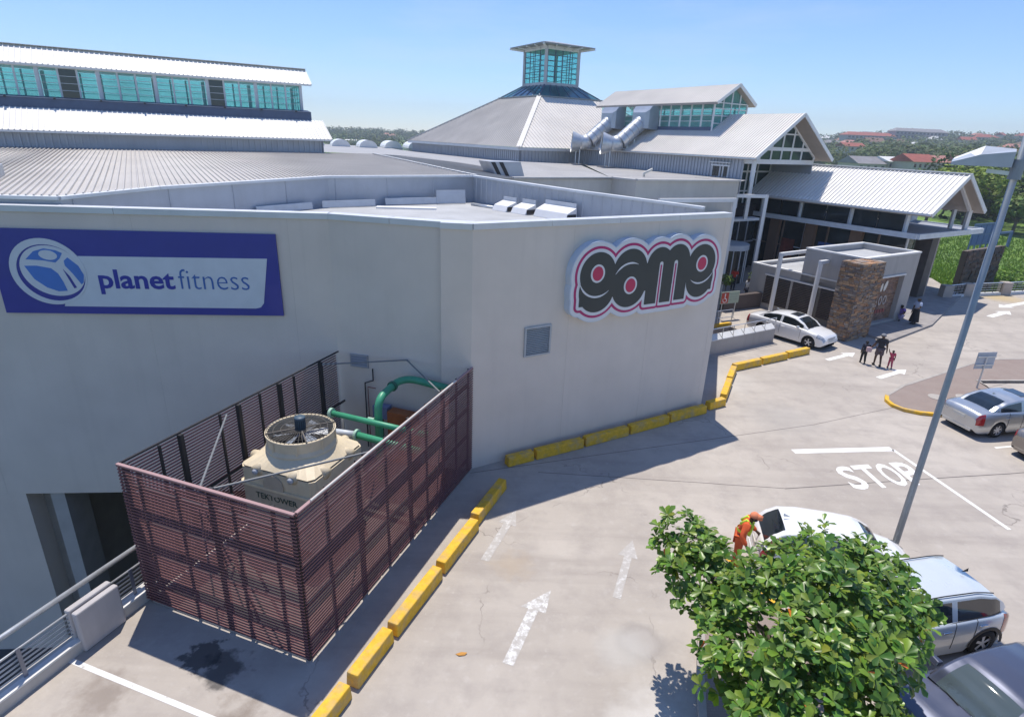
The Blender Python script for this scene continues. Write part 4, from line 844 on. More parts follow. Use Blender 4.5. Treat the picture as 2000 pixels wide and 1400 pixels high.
# right/front glazed wall with mesh look
for k in range(4):
    a0, a1 = 4.9+k*.95, 4.9+(k+1)*.95
    w_ = MB().ext([nf(a0+.03,3.2,.9), nf(a1-.03,3.2,.9), nf(a1-.03,3.2,4.6), nf(a0+.03,3.2,4.6)], vb*.03).build('screen_pane', mat('green reflecting glass', (.05,.10,.06), .05, var=.6, scale=1.5), ent, fixn=True)
    f = MB().beam(nf(a0,3.18,.8), nf(a0,3.18,4.62), .07, .07)
    for q in range(1,12): z = .9+3.7*q/12; f.beam(nf(a0+.04,3.17,z), nf(a1-.04,3.17,z), .02, .025)
    f.build('screen_bars', mat('screen bar', (.25,.28,.22), .6), w_)
MB().beam(nf(4.9,2.6,.45), nf(8.9,2.6,.45), .22, .9).build('planter_wall', mat('planter plaster', (.30,.27,.24), .85), ent)
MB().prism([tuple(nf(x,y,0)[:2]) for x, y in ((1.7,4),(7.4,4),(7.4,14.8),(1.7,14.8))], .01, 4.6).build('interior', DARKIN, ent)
t = thing('glass_booth', 'small white framed glass booth beside the dark column', 'booth', nf(1.7,1.6,0))
for a0, b0, a1, b1 in ((1.2,2.0,2.0,2.0),(2.0,2.0,2.0,2.8),(1.2,2.0,1.2,2.8)): MB().ext([nf(a0,b0,.1), nf(a1,b1,.1), nf(a1,b1,2.2), nf(a0,b0,2.2)], (va+vb)*.02).build('pane', mat('booth glass', (.05,.13,.12), .05), t, fixn=True)
f = MB()
for a_, b_ in ((1.2,2),(2.02,1.98),(2.0,2.8),(1.2,2.8)): f.beam(nf(a_,b_,0), nf(a_,b_,2.3), .09, .09)
f.beam(nf(1.2,2,2.3), nf(2,2,2.3), .1,.1); f.beam(nf(2,2,2.3), nf(2,2.8,2.3), .1,.1); f.beam(nf(1.2,2,.2), nf(2,2,.2), .1,.2); f.build('frame', mat('pale green frame', (.52,.62,.58), .5), t)
# second glazed wing right behind the canopy
t = thing('glass_wing', 'low glass walled wing with pale flat roof behind the pavilion', 'building', nf(10,9,0))
MB().prism([tuple(nf(x,y,0)[:2]) for x, y in ((7.9,4.2),(12.2,5.6),(12.2,14),(7.9,14))], 5.9, 6.15).build('roof', FAS, t); MB().prism([tuple(nf(x,y,0)[:2]) for x, y in ((8.0,4.5),(11.9,5.9),(11.9,14),(8.0,14))], -1, 5.9).build('glass_wall', GLASSD, t)
f = MB()
for k in range(6): f.beam(nf(8.0+3.9*k/5,4.47+1.4*k/5,0), nf(8.0+3.9*k/5,4.47+1.4*k/5,5.9), .08, .08)
f.build('mullion', FRAME, t)
# recessed entrance between store and pavilion: dark lobby, white portals
lob = thing('entrance_lobby', 'dark recessed mall lobby with revolving door between store and pavilion', 'building', (17.5,49,0))
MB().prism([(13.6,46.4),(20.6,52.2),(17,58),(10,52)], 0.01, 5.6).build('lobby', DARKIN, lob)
MB().prism([(14.2,44.6),(19.2,47.6),(18.9,48.4),(13.8,45.6)], 4.75, 4.95).build('canopy', FAS, lob)
for k in range(7):
    p, q = Vector((13.55,46.3,0)).lerp(Vector((20.7,52.1,0)), k/7), Vector((13.55,46.3,0)).lerp(Vector((20.7,52.1,0)), (k+1)/7)
    d = (q-p).normalized(); w_ = MB().ext([p+d*.05+Vector((0,0,.1)), q-d*.05+Vector((0,0,.1)), q-d*.05+Vector((0,0,4.5)), p+d*.05+Vector((0,0,4.5))], Vector((d.y,-d.x,0))*.04).build('glass_door', GLASSD, lob, fixn=True)
    f = MB().beam(p+Vector((d.y*.05,-d.x*.05,0)), p+Vector((d.y*.05,-d.x*.05,4.5)), .14, .1); f.beam(p+Vector((.02,-.06,2.5)), q+Vector((.02,-.06,2.5)), .08, .12); f.build('frame', mat('lobby frame', (.30,.31,.33), .5), w_)
drum = MB().lathe([(1.5,0),(1.5,2.6)], (16.8,46.9,0.02), 24); drum.build('revolving_door', GLASSD, lob, smooth=True); MB().lathe([(0.0,3.02),(1.62,3.02),(1.62,2.62),(0,2.62)], (16.8,46.9,0), 24).build('drum_band', FAS, lob)
f = MB()
for k in range(8): t_ = math.pi*k/8+math.pi; f.beam((16.8+1.52*math.cos(t_),46.9+1.52*math.sin(t_),0), (16.8+1.52*math.cos(t_),46.9+1.52*math.sin(t_),2.62), .07, .07)
f.build('drum_post', FAS, lob)
f = MB()
for k in range(20): z = 3.3+.07*k; f.beam((13.9,45.6,z), (16.2,47.3,z), .04, .035)
f.build('timber_slats', BROWN, lob)
def portal(p, q, h, label, hb=.28, extra=None):
    t = thing('white_portal', label, 'frame', (*p, 0), 0, 'white steel portals at the entrance'); 
    MB().beam((*p,0),(*p,h), .24,.24).build('post', FRAME, t); MB().beam((p[0],p[1],h+.001-.12),(q[0],q[1],h-.12), .22, .24).build('beam', FRAME, t)
    MB().beam((*q,h-.25),(*q,4.9), .2,.2).build('hanger', FRAME, t)
portal((14.7,41.1), (9.0,38.6), 6.9, 'white steel portal post nearest the store corner'); portal((18.2,44.6), (15.0,44.0), 6.95, 'white steel portal post beside the pavilion glass')
# ---------------------------------------------------------------- service block with stone pillar
bf = AB((18.5,32.3))
blk = thing('service_block', 'small grey plastered block with stepped flat roof and louvred side at the entrance', 'building', bf(4,2,0))
GP = mat('grey plaster', (.40,.385,.37), .85, var=.05, scale=1.2, streak=.2, bump=.2, bscale=50)
def bprism(a0, a1, b0, b1, z0, z1, name, mt, parent, bevel=0): return MB().prism([tuple(bf(x,y,0)[:2]) for x, y in ((a0,b0),(a1,b0),(a1,b1),(a0,b1))], z0, z1).build(name, mt, parent, bevel=bevel)
CP = mat('white coping paint', (.66,.66,.65), .6)
# high part: front wall is built round the recessed stone panel
for a in ((2.0,8.2,.62,4.0,0,4.0,'core'),): bprism(*a[:6], a[6], GP, blk)
bprism(2.0,8.2,.3,.55,3.2,4.38,'wall',GP,blk); bprism(6.95,8.2,.3,.6,0,3.199,'wall',GP,blk); bprism(2.0,3.3,.3,.6,0,3.199,'wall',GP,blk); bprism(2.0,2.22,.551,4.0,4.0,4.38,'wall',GP,blk); bprism(8.0,8.2,.551,4.0,4.0,4.38,'wall',GP,blk); bprism(2.221,7.99,3.8,4.0,4.0,4.38,'wall',GP,blk)
for a in ((1.97,8.23,.27,.57),(1.97,8.23,3.78,4.03),(1.972,2.24,.571,3.779),(7.98,8.228,.571,3.779)): bprism(*a, 4.381, 4.47, 'coping', CP, blk)
bprism(2.25,7.97,.58,3.77,4.001,4.06,'roof_slab',MEMB,blk)
# low part
bprism(2.15,8.0,4.0,7.6,0,2.55,'core',GP,blk); bprism(2.0,2.2,.6,7.6,0,2.78,'wall',GP,blk); bprism(2.201,8,7.4,7.6,2.55,2.78,'wall',GP,blk); bprism(2.0,3.5,.6,4,.01,2.55,'core',GP,blk)
for a in ((1.97,2.23,.58,7.63),(2.231,8.0,7.38,7.63)): bprism(*a, 2.781, 2.87, 'coping', CP, blk)
bprism(2.21,8,4.02,7.39,2.551,2.6,'roof_slab',MEMB,blk)
for b0, b1 in ((1.0,2.5),(2.7,4.4),(4.6,6.4)):
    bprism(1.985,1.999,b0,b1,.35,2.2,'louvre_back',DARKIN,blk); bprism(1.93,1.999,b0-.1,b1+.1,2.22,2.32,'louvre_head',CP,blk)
    for k in range(17): z = .4+k*.106; MB().beam(bf(1.95,b0,z), bf(1.95,b1,z), .06, .03, up=tuple(va*-.8+Vector((0,0,1)))).build('louvre_slat', BROWN, blk)
# white pergola posts and beams
for k, (b_, lb) in enumerate(((2.45,'white pergola post beside the stone pillar'),(5.15,'white pergola post at the far end of the louvred wall'))):
    t = thing('pergola_post', lb, 'post', bf(1.25,b_,0), 0, 'white pergola posts'); MB().beam(bf(1.25,b_,0), bf(1.25,b_,3.78), .2, .2).build('post', FRAME, t); MB().beam(bf(1.15,b_,3.88), bf(5.2,b_+.15,3.88), .2, .2).build('beam', FRAME, t)
# recessed stone panel with emblem and lettering
def stones(m, cols, P, w, h, sw=(.16,.42), sh=(.06,.15), base=((.27,.19,.13),(.22,.17,.14),(.34,.22,.13),(.19,.16,.15),(.30,.25,.21),(.36,.20,.11)), dep=(.02,.07)):
    """P(u,v,d) -> world; rows of irregular ledge stones with recessed joints"""
    v = 0
    while v < h:
        hh = min(random.uniform(*sh), h-v); u = -random.uniform(0,.2)
        while u < w:
            ww = random.uniform(*sw); a0, a1 = max(0,u), min(w,u+ww)
            if a1-a0 > .04:
                d = random.uniform(*dep); g = .008
                q = [P(a0+g,v+g,0),P(a1-g,v+g,0),P(a1-g,v+hh-g,0),P(a0+g,v+hh-g,0),P(a0+g,v+g,d),P(a1-g,v+g,d*random.uniform(.7,1.1)),P(a1-g,v+hh-g,d),P(a0+g,v+hh-g,d*random.uniform(.7,1.1))]
                m.add(q, [(4,5,6,7),(0,1,5,4),(1,2,6,5),(2,3,7,6),(3,0,4,7)]); c = random.choice(base); k = random.uniform(.7,1.25); cols += [tuple(x*k for x in c)]*8
            u += ww
        v += hh
def colored(m, cols, name, mt, parent, kind=None):
    o = m.build(name, mt, parent, fixn=False); at = o.data.color_attributes.new('col', 'FLOAT_COLOR', 'POINT')
    at.data.foreach_set('color', np.array([(*c, 1) for c in cols], dtype=np.float32).ravel())
    if kind: o['kind'] = kind
    return o
t = thing('stone_panel', 'brown stone panel with pale emblem and faded lettering set in the service block', 'sign', bf(5,.6,0))
m, cols = MB(), []; stones(m, cols, lambda u,v,d: bf(3.3+u,.61-d,v+.25), 3.65, 2.9, base=((.28,.17,.11),(.25,.15,.11),(.30,.19,.13),(.23,.15,.12)), dep=(.01,.03)); colored(m, cols, 'stone_facing', STONE, t, 'stuff')
bprism(3.3,6.95,.3,.61,0,.25,'ledge',GP,t); bprism(3.3,6.95,.22,.6,3.1,3.198,'lintel',CP,t)
MP = lambda off: basis(bf(3.3,.575-off,.25), va, (0,0,1), -vb)
PL = mat('emblem white', (.70,.66,.60), .5)
flat('emblem_petal', [ell(1.78,2.15,.12,.26,20,-.1)], .005, .03, PL, t, MP); flat('emblem_petal', [ell(2.2,2.22,.15,.34,20,-.35)], .005, .03, PL, t, MP)
FL = mat('faded letters', (.42,.36,.33), .6); RL = mat('faded red letters', (.33,.09,.08), .6)
for q in ([(.5,.95),(.62,.95),(.62,1.62),(.5,1.62)],[(.66,1.5),(.9,1.5),(.9,1.62),(.66,1.62)],[(.66,1.22),(.86,1.22),(.86,1.32),(.66,1.32)],[(.66,.95),(.9,.95),(.9,1.05),(.66,1.05)],[(1.08,.95),(1.17,.95),(1.17,1.6),(1.08,1.6)],[(1.32,.95),(1.41,.95),(1.41,1.6),(1.32,1.6)],[(1.56,.95),(1.65,.95),(1.65,1.5),(1.56,1.5)]): flat('faded_letter', [q], .004, .02, FL, t, MP)
for cx_ in (2.0,2.5): flat('faded_letter', [ell(cx_,1.3,.2,.3,20), ell(cx_,1.3,.11,.2,20)], .004, .02, FL, t, MP)
for x_ in (.5,.8,1.1,1.4,1.7,2.0,2.3,2.6): flat('faded_red_mark', [[(x_,.5),(x_+.2,.5),(x_+.2,.72),(x_,.72)]], .004, .015, RL, t, MP)
# stone pillar
pl = thing('stone_pillar', 'tall rectangular ledge stone pillar at the corner of the service block', 'pillar', bf(1.2,-.1,0))
bprism(.05,2.35,-.65,.55,0,4.38,'core',mat('pillar mortar', (.16,.13,.11), .95),pl)
m, cols = MB(), []
stones(m, cols, lambda u,v,d: bf(.05+u,-.65-d,v), 2.3, 4.4); stones(m, cols, lambda u,v,d: bf(.05-d,.55-u,v), 1.2, 4.4); stones(m, cols, lambda u,v,d: bf(2.35+d,-.65+u,v), 1.2, 4.4); stones(m, cols, lambda u,v,d: bf(.05+u,-.65+v,4.38+d), 2.3, 1.2, sh=(.2,.4), sw=(.3,.6))
colored(m, cols, 'ledge_stones', STONE, pl, 'stuff')
# raised walkway under the canopy
WK = mat('walkway paving', (.30,.28,.27), .85, var=.15, scale=2)
o = struct(MB().prism([tuple(bf(x,y,0)[:2]) for x, y in ((2.4,-1.9),(8.6,-1.3),(20.5,2.0),(20.5,14),(8.3,8),(8.25,.2),(2.4,.28))], .003, .12).build('entrance_walkway', WK, None, bevel=.01))
# low wall with railing beside the pit
lw = thing('ramp_wall', 'low white capped grey wall with a thin handrail beside the sunken ramp', 'wall', (12.4,30,0))
wallseg((10.2,28.55,0),(14.6,31.25,0), 0, .78, .3, 'wall', GP, lw)
p0, p1 = Vector((10.18,28.5,.78)), Vector((14.62,31.22,.78)); d = (p1-p0).normalized(); nn = Vector((-d.y,d.x,0))
for k in range(6): 
    a_, b_ = p0+d*(5.2*k/6+.02), p0+d*(5.2*(k+1)/6-.02); MB().ext([a_+nn*.02,b_+nn*.02,b_+nn*.32+Vector((0,0,.22)),a_+nn*.32+Vector((0,0,.22))], (0,0,.04)).build('cap_slab', CP, lw, fixn=True)
r = MB(); r.tube([p0+nn*.1+Vector((0,0,.62)), p1+nn*.1+Vector((0,0,.62)), p1+nn*.1+Vector((0,0,.1))], .025, 8); r.build('handrail', GALV, lw)
for k in range(7): MB().tube([p0+d*(5.2*k/6.1+.05)+nn*.1+Vector((0,0,.05)), p0+d*(5.2*k/6.1+.05)+nn*.1+Vector((0,0,.62))], .02, 6).build('rail_post', GALV, lw)
# far side rail of the pit
t = thing('pit_railing', 'thin steel railing with yellow kerb round the sunken ramp', 'railing', (11,32.8,0))
q0, q1 = Vector((9.1,32.1,0)), Vector((13.2,34.2,0))
MB().beam(q0+Vector((0,0,.1)), q1+Vector((0,0,.1)), .2, .2).build('kerb', YEL, t)
r = MB()
for z in (.55,1.0): r.tube([q0+Vector((0,0,z)), q1+Vector((0,0,z))], .025, 6)
r.build('rail', GALV, t)
for k in range(5): MB().tube([q0.lerp(q1,k/4)+Vector((0,0,.2)), q0.lerp(q1,k/4)+Vector((0,0,1.0))], .025, 6).build('rail_post', GALV, t)
# disabled parking sign
t = thing('parking_sign', 'green and red parking sign on two posts beside the store corner', 'sign', (13.4,35.6,0), R_(25))
for x in (-.55,.55): MB().tube([(x,0,0),(x,0,1.0)], .03, 8).build('post', GALV, t, world=False)
MB().box(-.75,.75,-.03,.02,1.0,1.75).build('panel', mat('sign grey green', (.36,.42,.33), .5), t, world=False); MB().box(-.70,-.12,-.04,-.031,1.04,1.71).build('red_plate', mat('sign red', (.45,.05,.03), .5), t, world=False)
m = MB(); m.lathe([(.055,-.004),(.0,-.004)], (-.42,-.045,1.6), 10, 'y'); m.beam((-.42,-.044,1.55),(-.42,-.044,1.33), .006,.06,(1,0,0)); m.beam((-.42,-.044,1.33),(-.28,-.044,1.30), .006,.05); m.beam((-.28,-.044,1.3),(-.24,-.044,1.15), .006,.05,(1,0,0))
for k in range(12): a0, a1 = math.radians(150+k*17), math.radians(150+(k+1)*17); m.beam((-.41+.16*math.cos(a0),-.044,1.26+.16*math.sin(a0)),(-.41+.16*math.cos(a1),-.044,1.26+.16*math.sin(a1)), .006,.04)
m.build('wheelchair_symbol', WHITE, t, world=False)
for z in (1.25,1.42,1.58): MB().box(-.02,.62,-.036,-.031,z-.035,z+.03).build('text_line', mat('sign faded text', (.30,.36,.28), .5), t, world=False)
# back of a road sign on the island
t = thing('road_sign', 'back of a small square road sign on the brick island', 'sign', (21.6,25.2,.12), R_(10))
MB().tube([(0,0,0),(0,0,1.55)], .04, 8).build('post', GALV, t, world=False); MB().box(-.5,.5,.02,.05,.95,1.75).build('plate', mat('sign back', (.42,.46,.52), .5, .3), t, world=False, bevel=.03)
for z in (1.15,1.55): MB().box(-.48,.48,-.02,.019,z-.03,z+.03).build('bracket', GALV, t, world=False)
# manhole covers on the island
for x, y, lb in ((18.9,23.9,'round drain cover on the brick island nearest its yellow nose'),(20.2,24.0,'round drain cover on the brick island behind the lamp post')):
    o = MB().lathe([(0,.03),(.3,.03),(.36,.015),(.36,0)], (0,0,0), 20).build('drain_cover', CONC); o.location = (x,y,.118); tag(o, lb, 'cover')
# ---------------------------------------------------------------- lamp post
lp = thing('lamp_post', 'tall galvanised lamp post with a boxy floodlight rising at the right', 'lamp post', (10.46,13.06,0))
MB().tube([(0,0,0),(0,0,3),(0,0,12.6)], [.082,.076,.06], 16).build('pole', mat('pole galvanising', (.27,.31,.355), .45, .35, var=.1, scale=2), lp, smooth=True, world=False)
MB().box(-.2,.2,-.2,.2,0,.03).build('base_plate', GALV, lp, world=False)
MB().tube([(0,0,9.75),(0,0,10.15)], .12, 16).build('collar', mat('collar steel', (.25,.28,.33), .5, .4), lp, world=False)
hd = MB(); dx = Vector((-.80,.60,0)); 
hp_ = lambda s, w_, z: tuple(dx*s + Vector((.6,.8,0))*w_ + Vector((0,0,z)))
hd.add([hp_(.1,-.22,9.99),hp_(1.15,-.22,9.99),hp_(1.15,-.22,10.05),hp_(.66,-.22,10.22),hp_(.1,-.22,10.30),hp_(.1,.26,9.99),hp_(1.15,.26,9.99),hp_(1.15,.26,10.12),hp_(.62,.26,10.40),hp_(.1,.26,10.36)], [(4,3,2,1,0),(5,6,7,8,9),(0,1,6,5),(1,2,7,6),(2,3,8,7),(3,4,9,8),(4,0,5,9)])
hd.build('floodlight_housing', mat('floodlight casing', (.42,.46,.52), .4, .2), lp, world=False)
MB().quad(hp_(1.13,-.20,10.045),hp_(.67,-.20,10.228),hp_(.63,.24,10.405),hp_(1.13,.24,10.14)).build('floodlight_top', WHITE, lp, world=False)
MB().beam((0,0,9.86), hp_(.5,0,9.90), .1, .08).build('bracket', GALV, lp, world=False)
# ---------------------------------------------------------------- far railing, stone retaining wall, blue panel
def pier_rail(name, pts, label, ph=1.0, every=1):
    t = thing(name, label, 'railing', (*pts[0],0))
    for p in pts: MB().box(p[0]-.35,p[0]+.35,p[1]-.3,p[1]+.3,0,ph).build('pier', mat('rail pier', (.42,.37,.33), .85, var=.1), t, bevel=.02)
    for p, q in zip(pts, pts[1:]):
        P, Q = Vector((*p,0)), Vector((*q,0)); d = (Q-P).normalized(); P, Q = P+d*.4, Q-d*.4
        MB().beam(P+Vector((0,0,.1)), Q+Vector((0,0,.1)), .3, .2).build('kerb', CP, t); r = MB()
        r.tube([P+Vector((0,0,.95)),Q+Vector((0,0,.95))], .045, 8)
        for z in (.4,.6,.78): r.tube([P+Vector((0,0,z)),Q+Vector((0,0,z))], .02, 6)
        r.build('rail', GALV, t)
        n = 4
        for k in range(n+1): MB().tube([P.lerp(Q,k/n)+Vector((0,0,.2)), P.lerp(Q,k/n)+Vector((0,0,.95))], .025, 6).build('rail_post', DSTEEL, t)
pier_rail('far_railing', [(32.6,43.6),(34.9,44.6),(38.6,45.6),(42.6,46.9),(47,48.4),(52,50.2)], 'far steel railing with square plastered piers along the deck edge')
t = thing('stone_wall', 'dark brown stone retaining wall standing beyond the far railing', 'wall', (39,49.5,0))
wallseg((36.6,47.9,0),(42.6,51.8,0), -3, 2.9, .4, 'core', mat('pillar mortar', (.16,.13,.11)), t)
m, cols = MB(), []; sd = Vector((6,3.9,0)).normalized(); so_ = Vector((sd.y,-sd.x,0)); stones(m, cols, lambda u,v,d: Vector((36.6,47.9,-.6)) + sd*u + so_*d + Vector((0,0,v)), 7.1, 3.55, (.3,.7), (.12,.28), base=((.12,.08,.065),(.10,.075,.07),(.15,.10,.08),(.09,.08,.08)), dep=(.02,.12)); colored(m, cols, 'wall_stones', STONE, t, 'stuff')
t = thing('billboard', 'blue framed back of a panel board standing on the far grass', 'billboard', (67,90,0)); BP = mat('blue board', (.09,.15,.40), .5, var=.1); BF_ = mat('blue board frame', (.12,.18,.36), .5)
bo, bd = Vector((63.7,83.5,0)), Vector((.85,.527,0)); 
for r_ in range(2):
    for k in range(5): p = bo+bd*(k*1.75+.1)+Vector((0,0,-1.55+r_*1.38)); MB().ext([p, p+bd*1.45, p+bd*1.45+Vector((0,0,1.2)), p+Vector((0,0,1.2))], Vector((.527,-.85,0))*.1).build('board', BP, t, fixn=True)
f = MB()
for k in range(6): f.beam(bo+bd*(k*1.75-.02)+Vector((0,0,-6)), bo+bd*(k*1.75-.02)+Vector((0,0,1.25)), .14, .14)
for z in (-1.65,-.26,1.18): f.beam(bo+Vector((0,0,z)), bo+bd*8.8+Vector((0,0,z)), .14, .18)
f.beam(bo+bd*8.8+Vector((0,0,-.4)), bo+bd*13+Vector((0,0,-.4)), .2, .3); f.beam(bo+bd*12.8+Vector((0,0,-.4)), bo+bd*12.8+Vector((0,0,-5)), .3, .3); f.build('frame', BF_, t)
# ---------------------------------------------------------------- louvred plant screen
FU, FV = Vector((.332,.943,0)).normalized(), Vector((-.943,.332,0)).normalized(); FO = Vector((-3.89,8.98,0))
ff = lambda u, v, z: FO + FU*u + FV*v + Vector((0,0,z))
LU, LV, HF = 8.05, 4.42, 3.60
scn = thing('louvre_screen', 'tall open topped enclosure of thin maroon horizontal slats on dark steel posts', 'screen', FO + FU*4 + FV*2.2)
NS = 45; ang = math.atan2(FU.y, FU.x)
def slat_mesh(L):
    # angled blade: leans outward at the bottom
    m = MB(); c, s = math.cos(.12), math.sin(.12); t_, h = .030, .026
    q = []
    for x in (-L/2, L/2):
        for a, b in ((-t_/2,-h/2),(t_/2,-h/2),(t_/2,h/2),(-t_/2,h/2)): q.append((x, a*c-b*s, a*s+b*c))
    return m.add(q, [(0,1,2,3),(7,6,5,4),(0,4,5,1),(1,5,6,2),(2,6,7,3),(3,7,4,0)]).mesh('slat', SLAT)
sides = [(ff(-.03,LV/2,0), LV+.04, ang+math.pi/2, 1), (ff(LU/2,-.04,0), LU, ang+math.pi, -1), (ff(LU*.46,LV+.04,0), LU*.92, ang, 1)]
for k, (c, L, az, sg_) in enumerate(sides):
    me = slat_mesh(L)
    for i in range(NS):
        o = obj('slat', me, scn, world=False); p = c + Vector((0,0,.12+i*(HF-.16)/(NS-1))) - scn.location
        o.location = p; o.rotation_euler = (0,0,az if k != 1 else az)
# posts inside the slats, rails between them
def post(u, v, w_=.07, h=HF-.02, nm='post'): MB().beam(ff(u,v,.0), ff(u,v,h), w_, w_, up=tuple(FU)).build(nm, DSTEEL, scn)
for v in (.07,.55,1.5,2.05,2.95,3.95,4.33): post(.06, v, .06 if v not in (.07,4.33,2.05) else .1)
for u in (.9,1.45,2.6,3.2,3.95,4.7,5.3,6.5,7.75): post(u, LV-.06, .10 if u in (1.45,3.2,4.7,6.5) else .05)
for u in (1.0,2.1,3.2,4.3,5.2,6.2,7.1,7.95): post(u, .07, .09 if u in (2.1,4.3,6.2) else .05)
for z in (.35,1.25,2.15,3.0):
    MB().beam(ff(.13,.1,z), ff(.13,LV-.1,z), .06, .09).build('rail', DSTEEL, scn); MB().beam(ff(.1,.13,z), ff(LU,.13,z), .06, .09).build('rail', DSTEEL, scn)
for z in (.6,1.9): MB().beam(ff(.1,LV-.12,z), ff(7.5,LV-.12,z), .04, .06).build('rail', DSTEEL, scn)
CAPM = mat('faded pink cap', (.38,.24,.24), .6)
MB().beam(ff(-.02,-.02,HF), ff(-.02,LV+.02,HF), .07, .03).build('top_cap', CAPM, scn); MB().beam(ff(.03,-.02,HF+.001), ff(LU,-.02,HF+.001), .07, .03).build('top_cap', CAPM, scn); MB().beam(ff(.03,LV,HF), ff(7.5,LV,HF), .05, .03).build('top_cap', DSTEEL, scn)
MB().tube([ff(.4,-.06,HF+.05), ff(6.8,-.06,HF+.05)], .022, 8).build('top_rail', mat('pale conduit', (.62,.60,.56), .5), scn)
# diagonal braces
for p, q in ((ff(.1,2.25,3.45),ff(2.75,.1,3.45)),(ff(.1,2.4,3.42),ff(2.75,4.3,3.5)),(ff(6.45,4.25,3.55),ff(7.8,2.1,3.58)),(ff(7.8,2.1,3.58),ff(6.1,.1,3.55))): MB().tube([p,q], .025, 8).build('brace', mat('brace steel', (.20,.21,.22), .6, .2), scn)
MB().beam(ff(.16,1.35,.2), ff(.16,2.2,3.4), .05, .05).build('brace', DSTEEL, scn); MB().beam(ff(.16,.55,.2), ff(.16,1.4,2.1), .04, .04).build('brace', DSTEEL, scn)
# plinth strip that shows under the slats
for k in range(6): MB().beam(ff(.05,.1+k*.72,.02), ff(.05,.1+k*.72+.64,.02), .10, .035).build('plinth', CONC, scn)
for k in range(9): MB().beam(ff(.1+k*.88,.05,.02), ff(.1+k*.88+.8,.05,.02), .10, .035).build('plinth', CONC, scn)
# ---------------------------------------------------------------- cooling tower
ct = thing('cooling_tower', 'cream moulded cooling tower with round fan stack inside the slatted screen', 'cooling tower', ff(3.5,2.7,0))
CRM = mat('cream fibreglass', (.74,.63,.45), .55, var=.08, scale=2.5, dirt=.3, dcol=(.40,.32,.22), bump=.1); CRS = mat('stained fibreglass', (.52,.44,.34), .6, var=.12, scale=3, streak=.5, dcol=(.30,.2,.12))
u0_, u1_, v0_, v1_, zb_ = 2.45, 4.55, 1.62, 3.80, 2.36
def corners(z, e=0, ch=.28): 
    return [ff(u0_-e+ch,v0_-e,z),ff(u1_+e-ch,v0_-e,z),ff(u1_+e,v0_-e+ch,z),ff(u1_+e,v1_+e-ch,z),ff(u1_+e-ch,v1_+e,z),ff(u0_-e+ch,v1_+e,z),ff(u0_-e,v1_+e-ch,z),ff(u0_-e,v0_-e+ch,z)]
def stack(m, rings):
    o = len(m.v); n = len(rings[0])
    for r in rings: m.v += [tuple(p) for p in r]
    for i in range(len(rings)-1):
        for j in range(n): m.f.append((o+i*n+j, o+i*n+(j+1)%n, o+(i+1)*n+(j+1)%n, o+(i+1)*n+j))
    m.f.append(tuple(o+(len(rings)-1)*n+j for j in range(n))); m.f.append(tuple(o+n-1-j for j in range(n))); return m
stack(MB(), [corners(.35,.02,.1), corners(1.86,.02,.1)]).build('lower_body', CRS, ct, fixn=True)
stack(MB(), [corners(1.865,.05,.1), corners(1.93,.05,.1)]).build('joint_band', CRM, ct, fixn=True)
stack(MB(), [corners(1.935,0,.1), corners(zb_,0,.1)]).build('upper_body', CRM, ct, fixn=True)
cc = ff(3.55,2.76,0)
deck = [corners(zb_+.001,.03,.12), corners(zb_+.06,.0,.14)]
circ = lambda r, z: [cc + Vector((r*math.cos(t), r*math.sin(t), z)) for t in [math.atan2(FV.y,FV.x)*0+2*math.pi*k/8+ang-math.pi*5/8+math.pi/4 for k in range(8)]]
m = MB(); n = 48; cs = corners(zb_+.07,.0,.14)
ring = [cc + Vector((.86*math.cos(2*math.pi*k/n), .86*math.sin(2*math.pi*k/n), 2.66)) for k in range(n)]
sq = []
for k in range(n):
    d = Vector((math.cos(2*math.pi*k/n), math.sin(2*math.pi*k/n), 0)); a_, b_ = d.dot(FU), d.dot(FV); s_ = 1.06/max(abs(a_), abs(b_)); p = ff(3.5,2.71,zb_+.05) + d*min(s_, 1.42); sq.append(p)
m.v += [tuple(p) for p in sq+ring]; m.f += [(k,(k+1)%n,n+(k+1)%n,n+k) for k in range(n)] + [tuple(range(2*n-1,n-1,-1))]; m.build('domed_top', CRM, ct, fixn=True)
# scalloped lugs round the rim
for (u, v, du, dv) in [(u0_,2.2,-1,0),(u0_,3.25,-1,0),(u1_,2.2,1,0),(u1_,3.25,1,0),(3.0,v0_,0,-1),(4.0,v0_,0,-1),(3.0,v1_,0,1),(4.0,v1_,0,1)]:
    P = ff(u,v,zb_-.02); d = FU*du + FV*dv; MB().tube([P-d*.45+Vector((0,0,.1)), P+d*.03], [.10,.15], 16).build('lug', CRM, ct, smooth=True)
    if du == -1: MB().tube([P+d*.04, P+d*.10], .075, 14).build('plug', mat('plug grey', (.5,.53,.58), .4), ct, smooth=True)
MB().tube([ff(u0_+.02,2.78,2.02), ff(u0_-.04,2.78,2.02)], .30, 24).build('round_badge', CRS, ct)
me = text_mesh('TEKTOWER', 0, 1.25, 0, .16, .006, offset=.01); mesh_obj('lettering', me, mat('dark green letters', (.05,.08,.06), .6), ct, basis(ff(u0_-.027,3.36,1.58), -FV, (0,0,1), -FU))
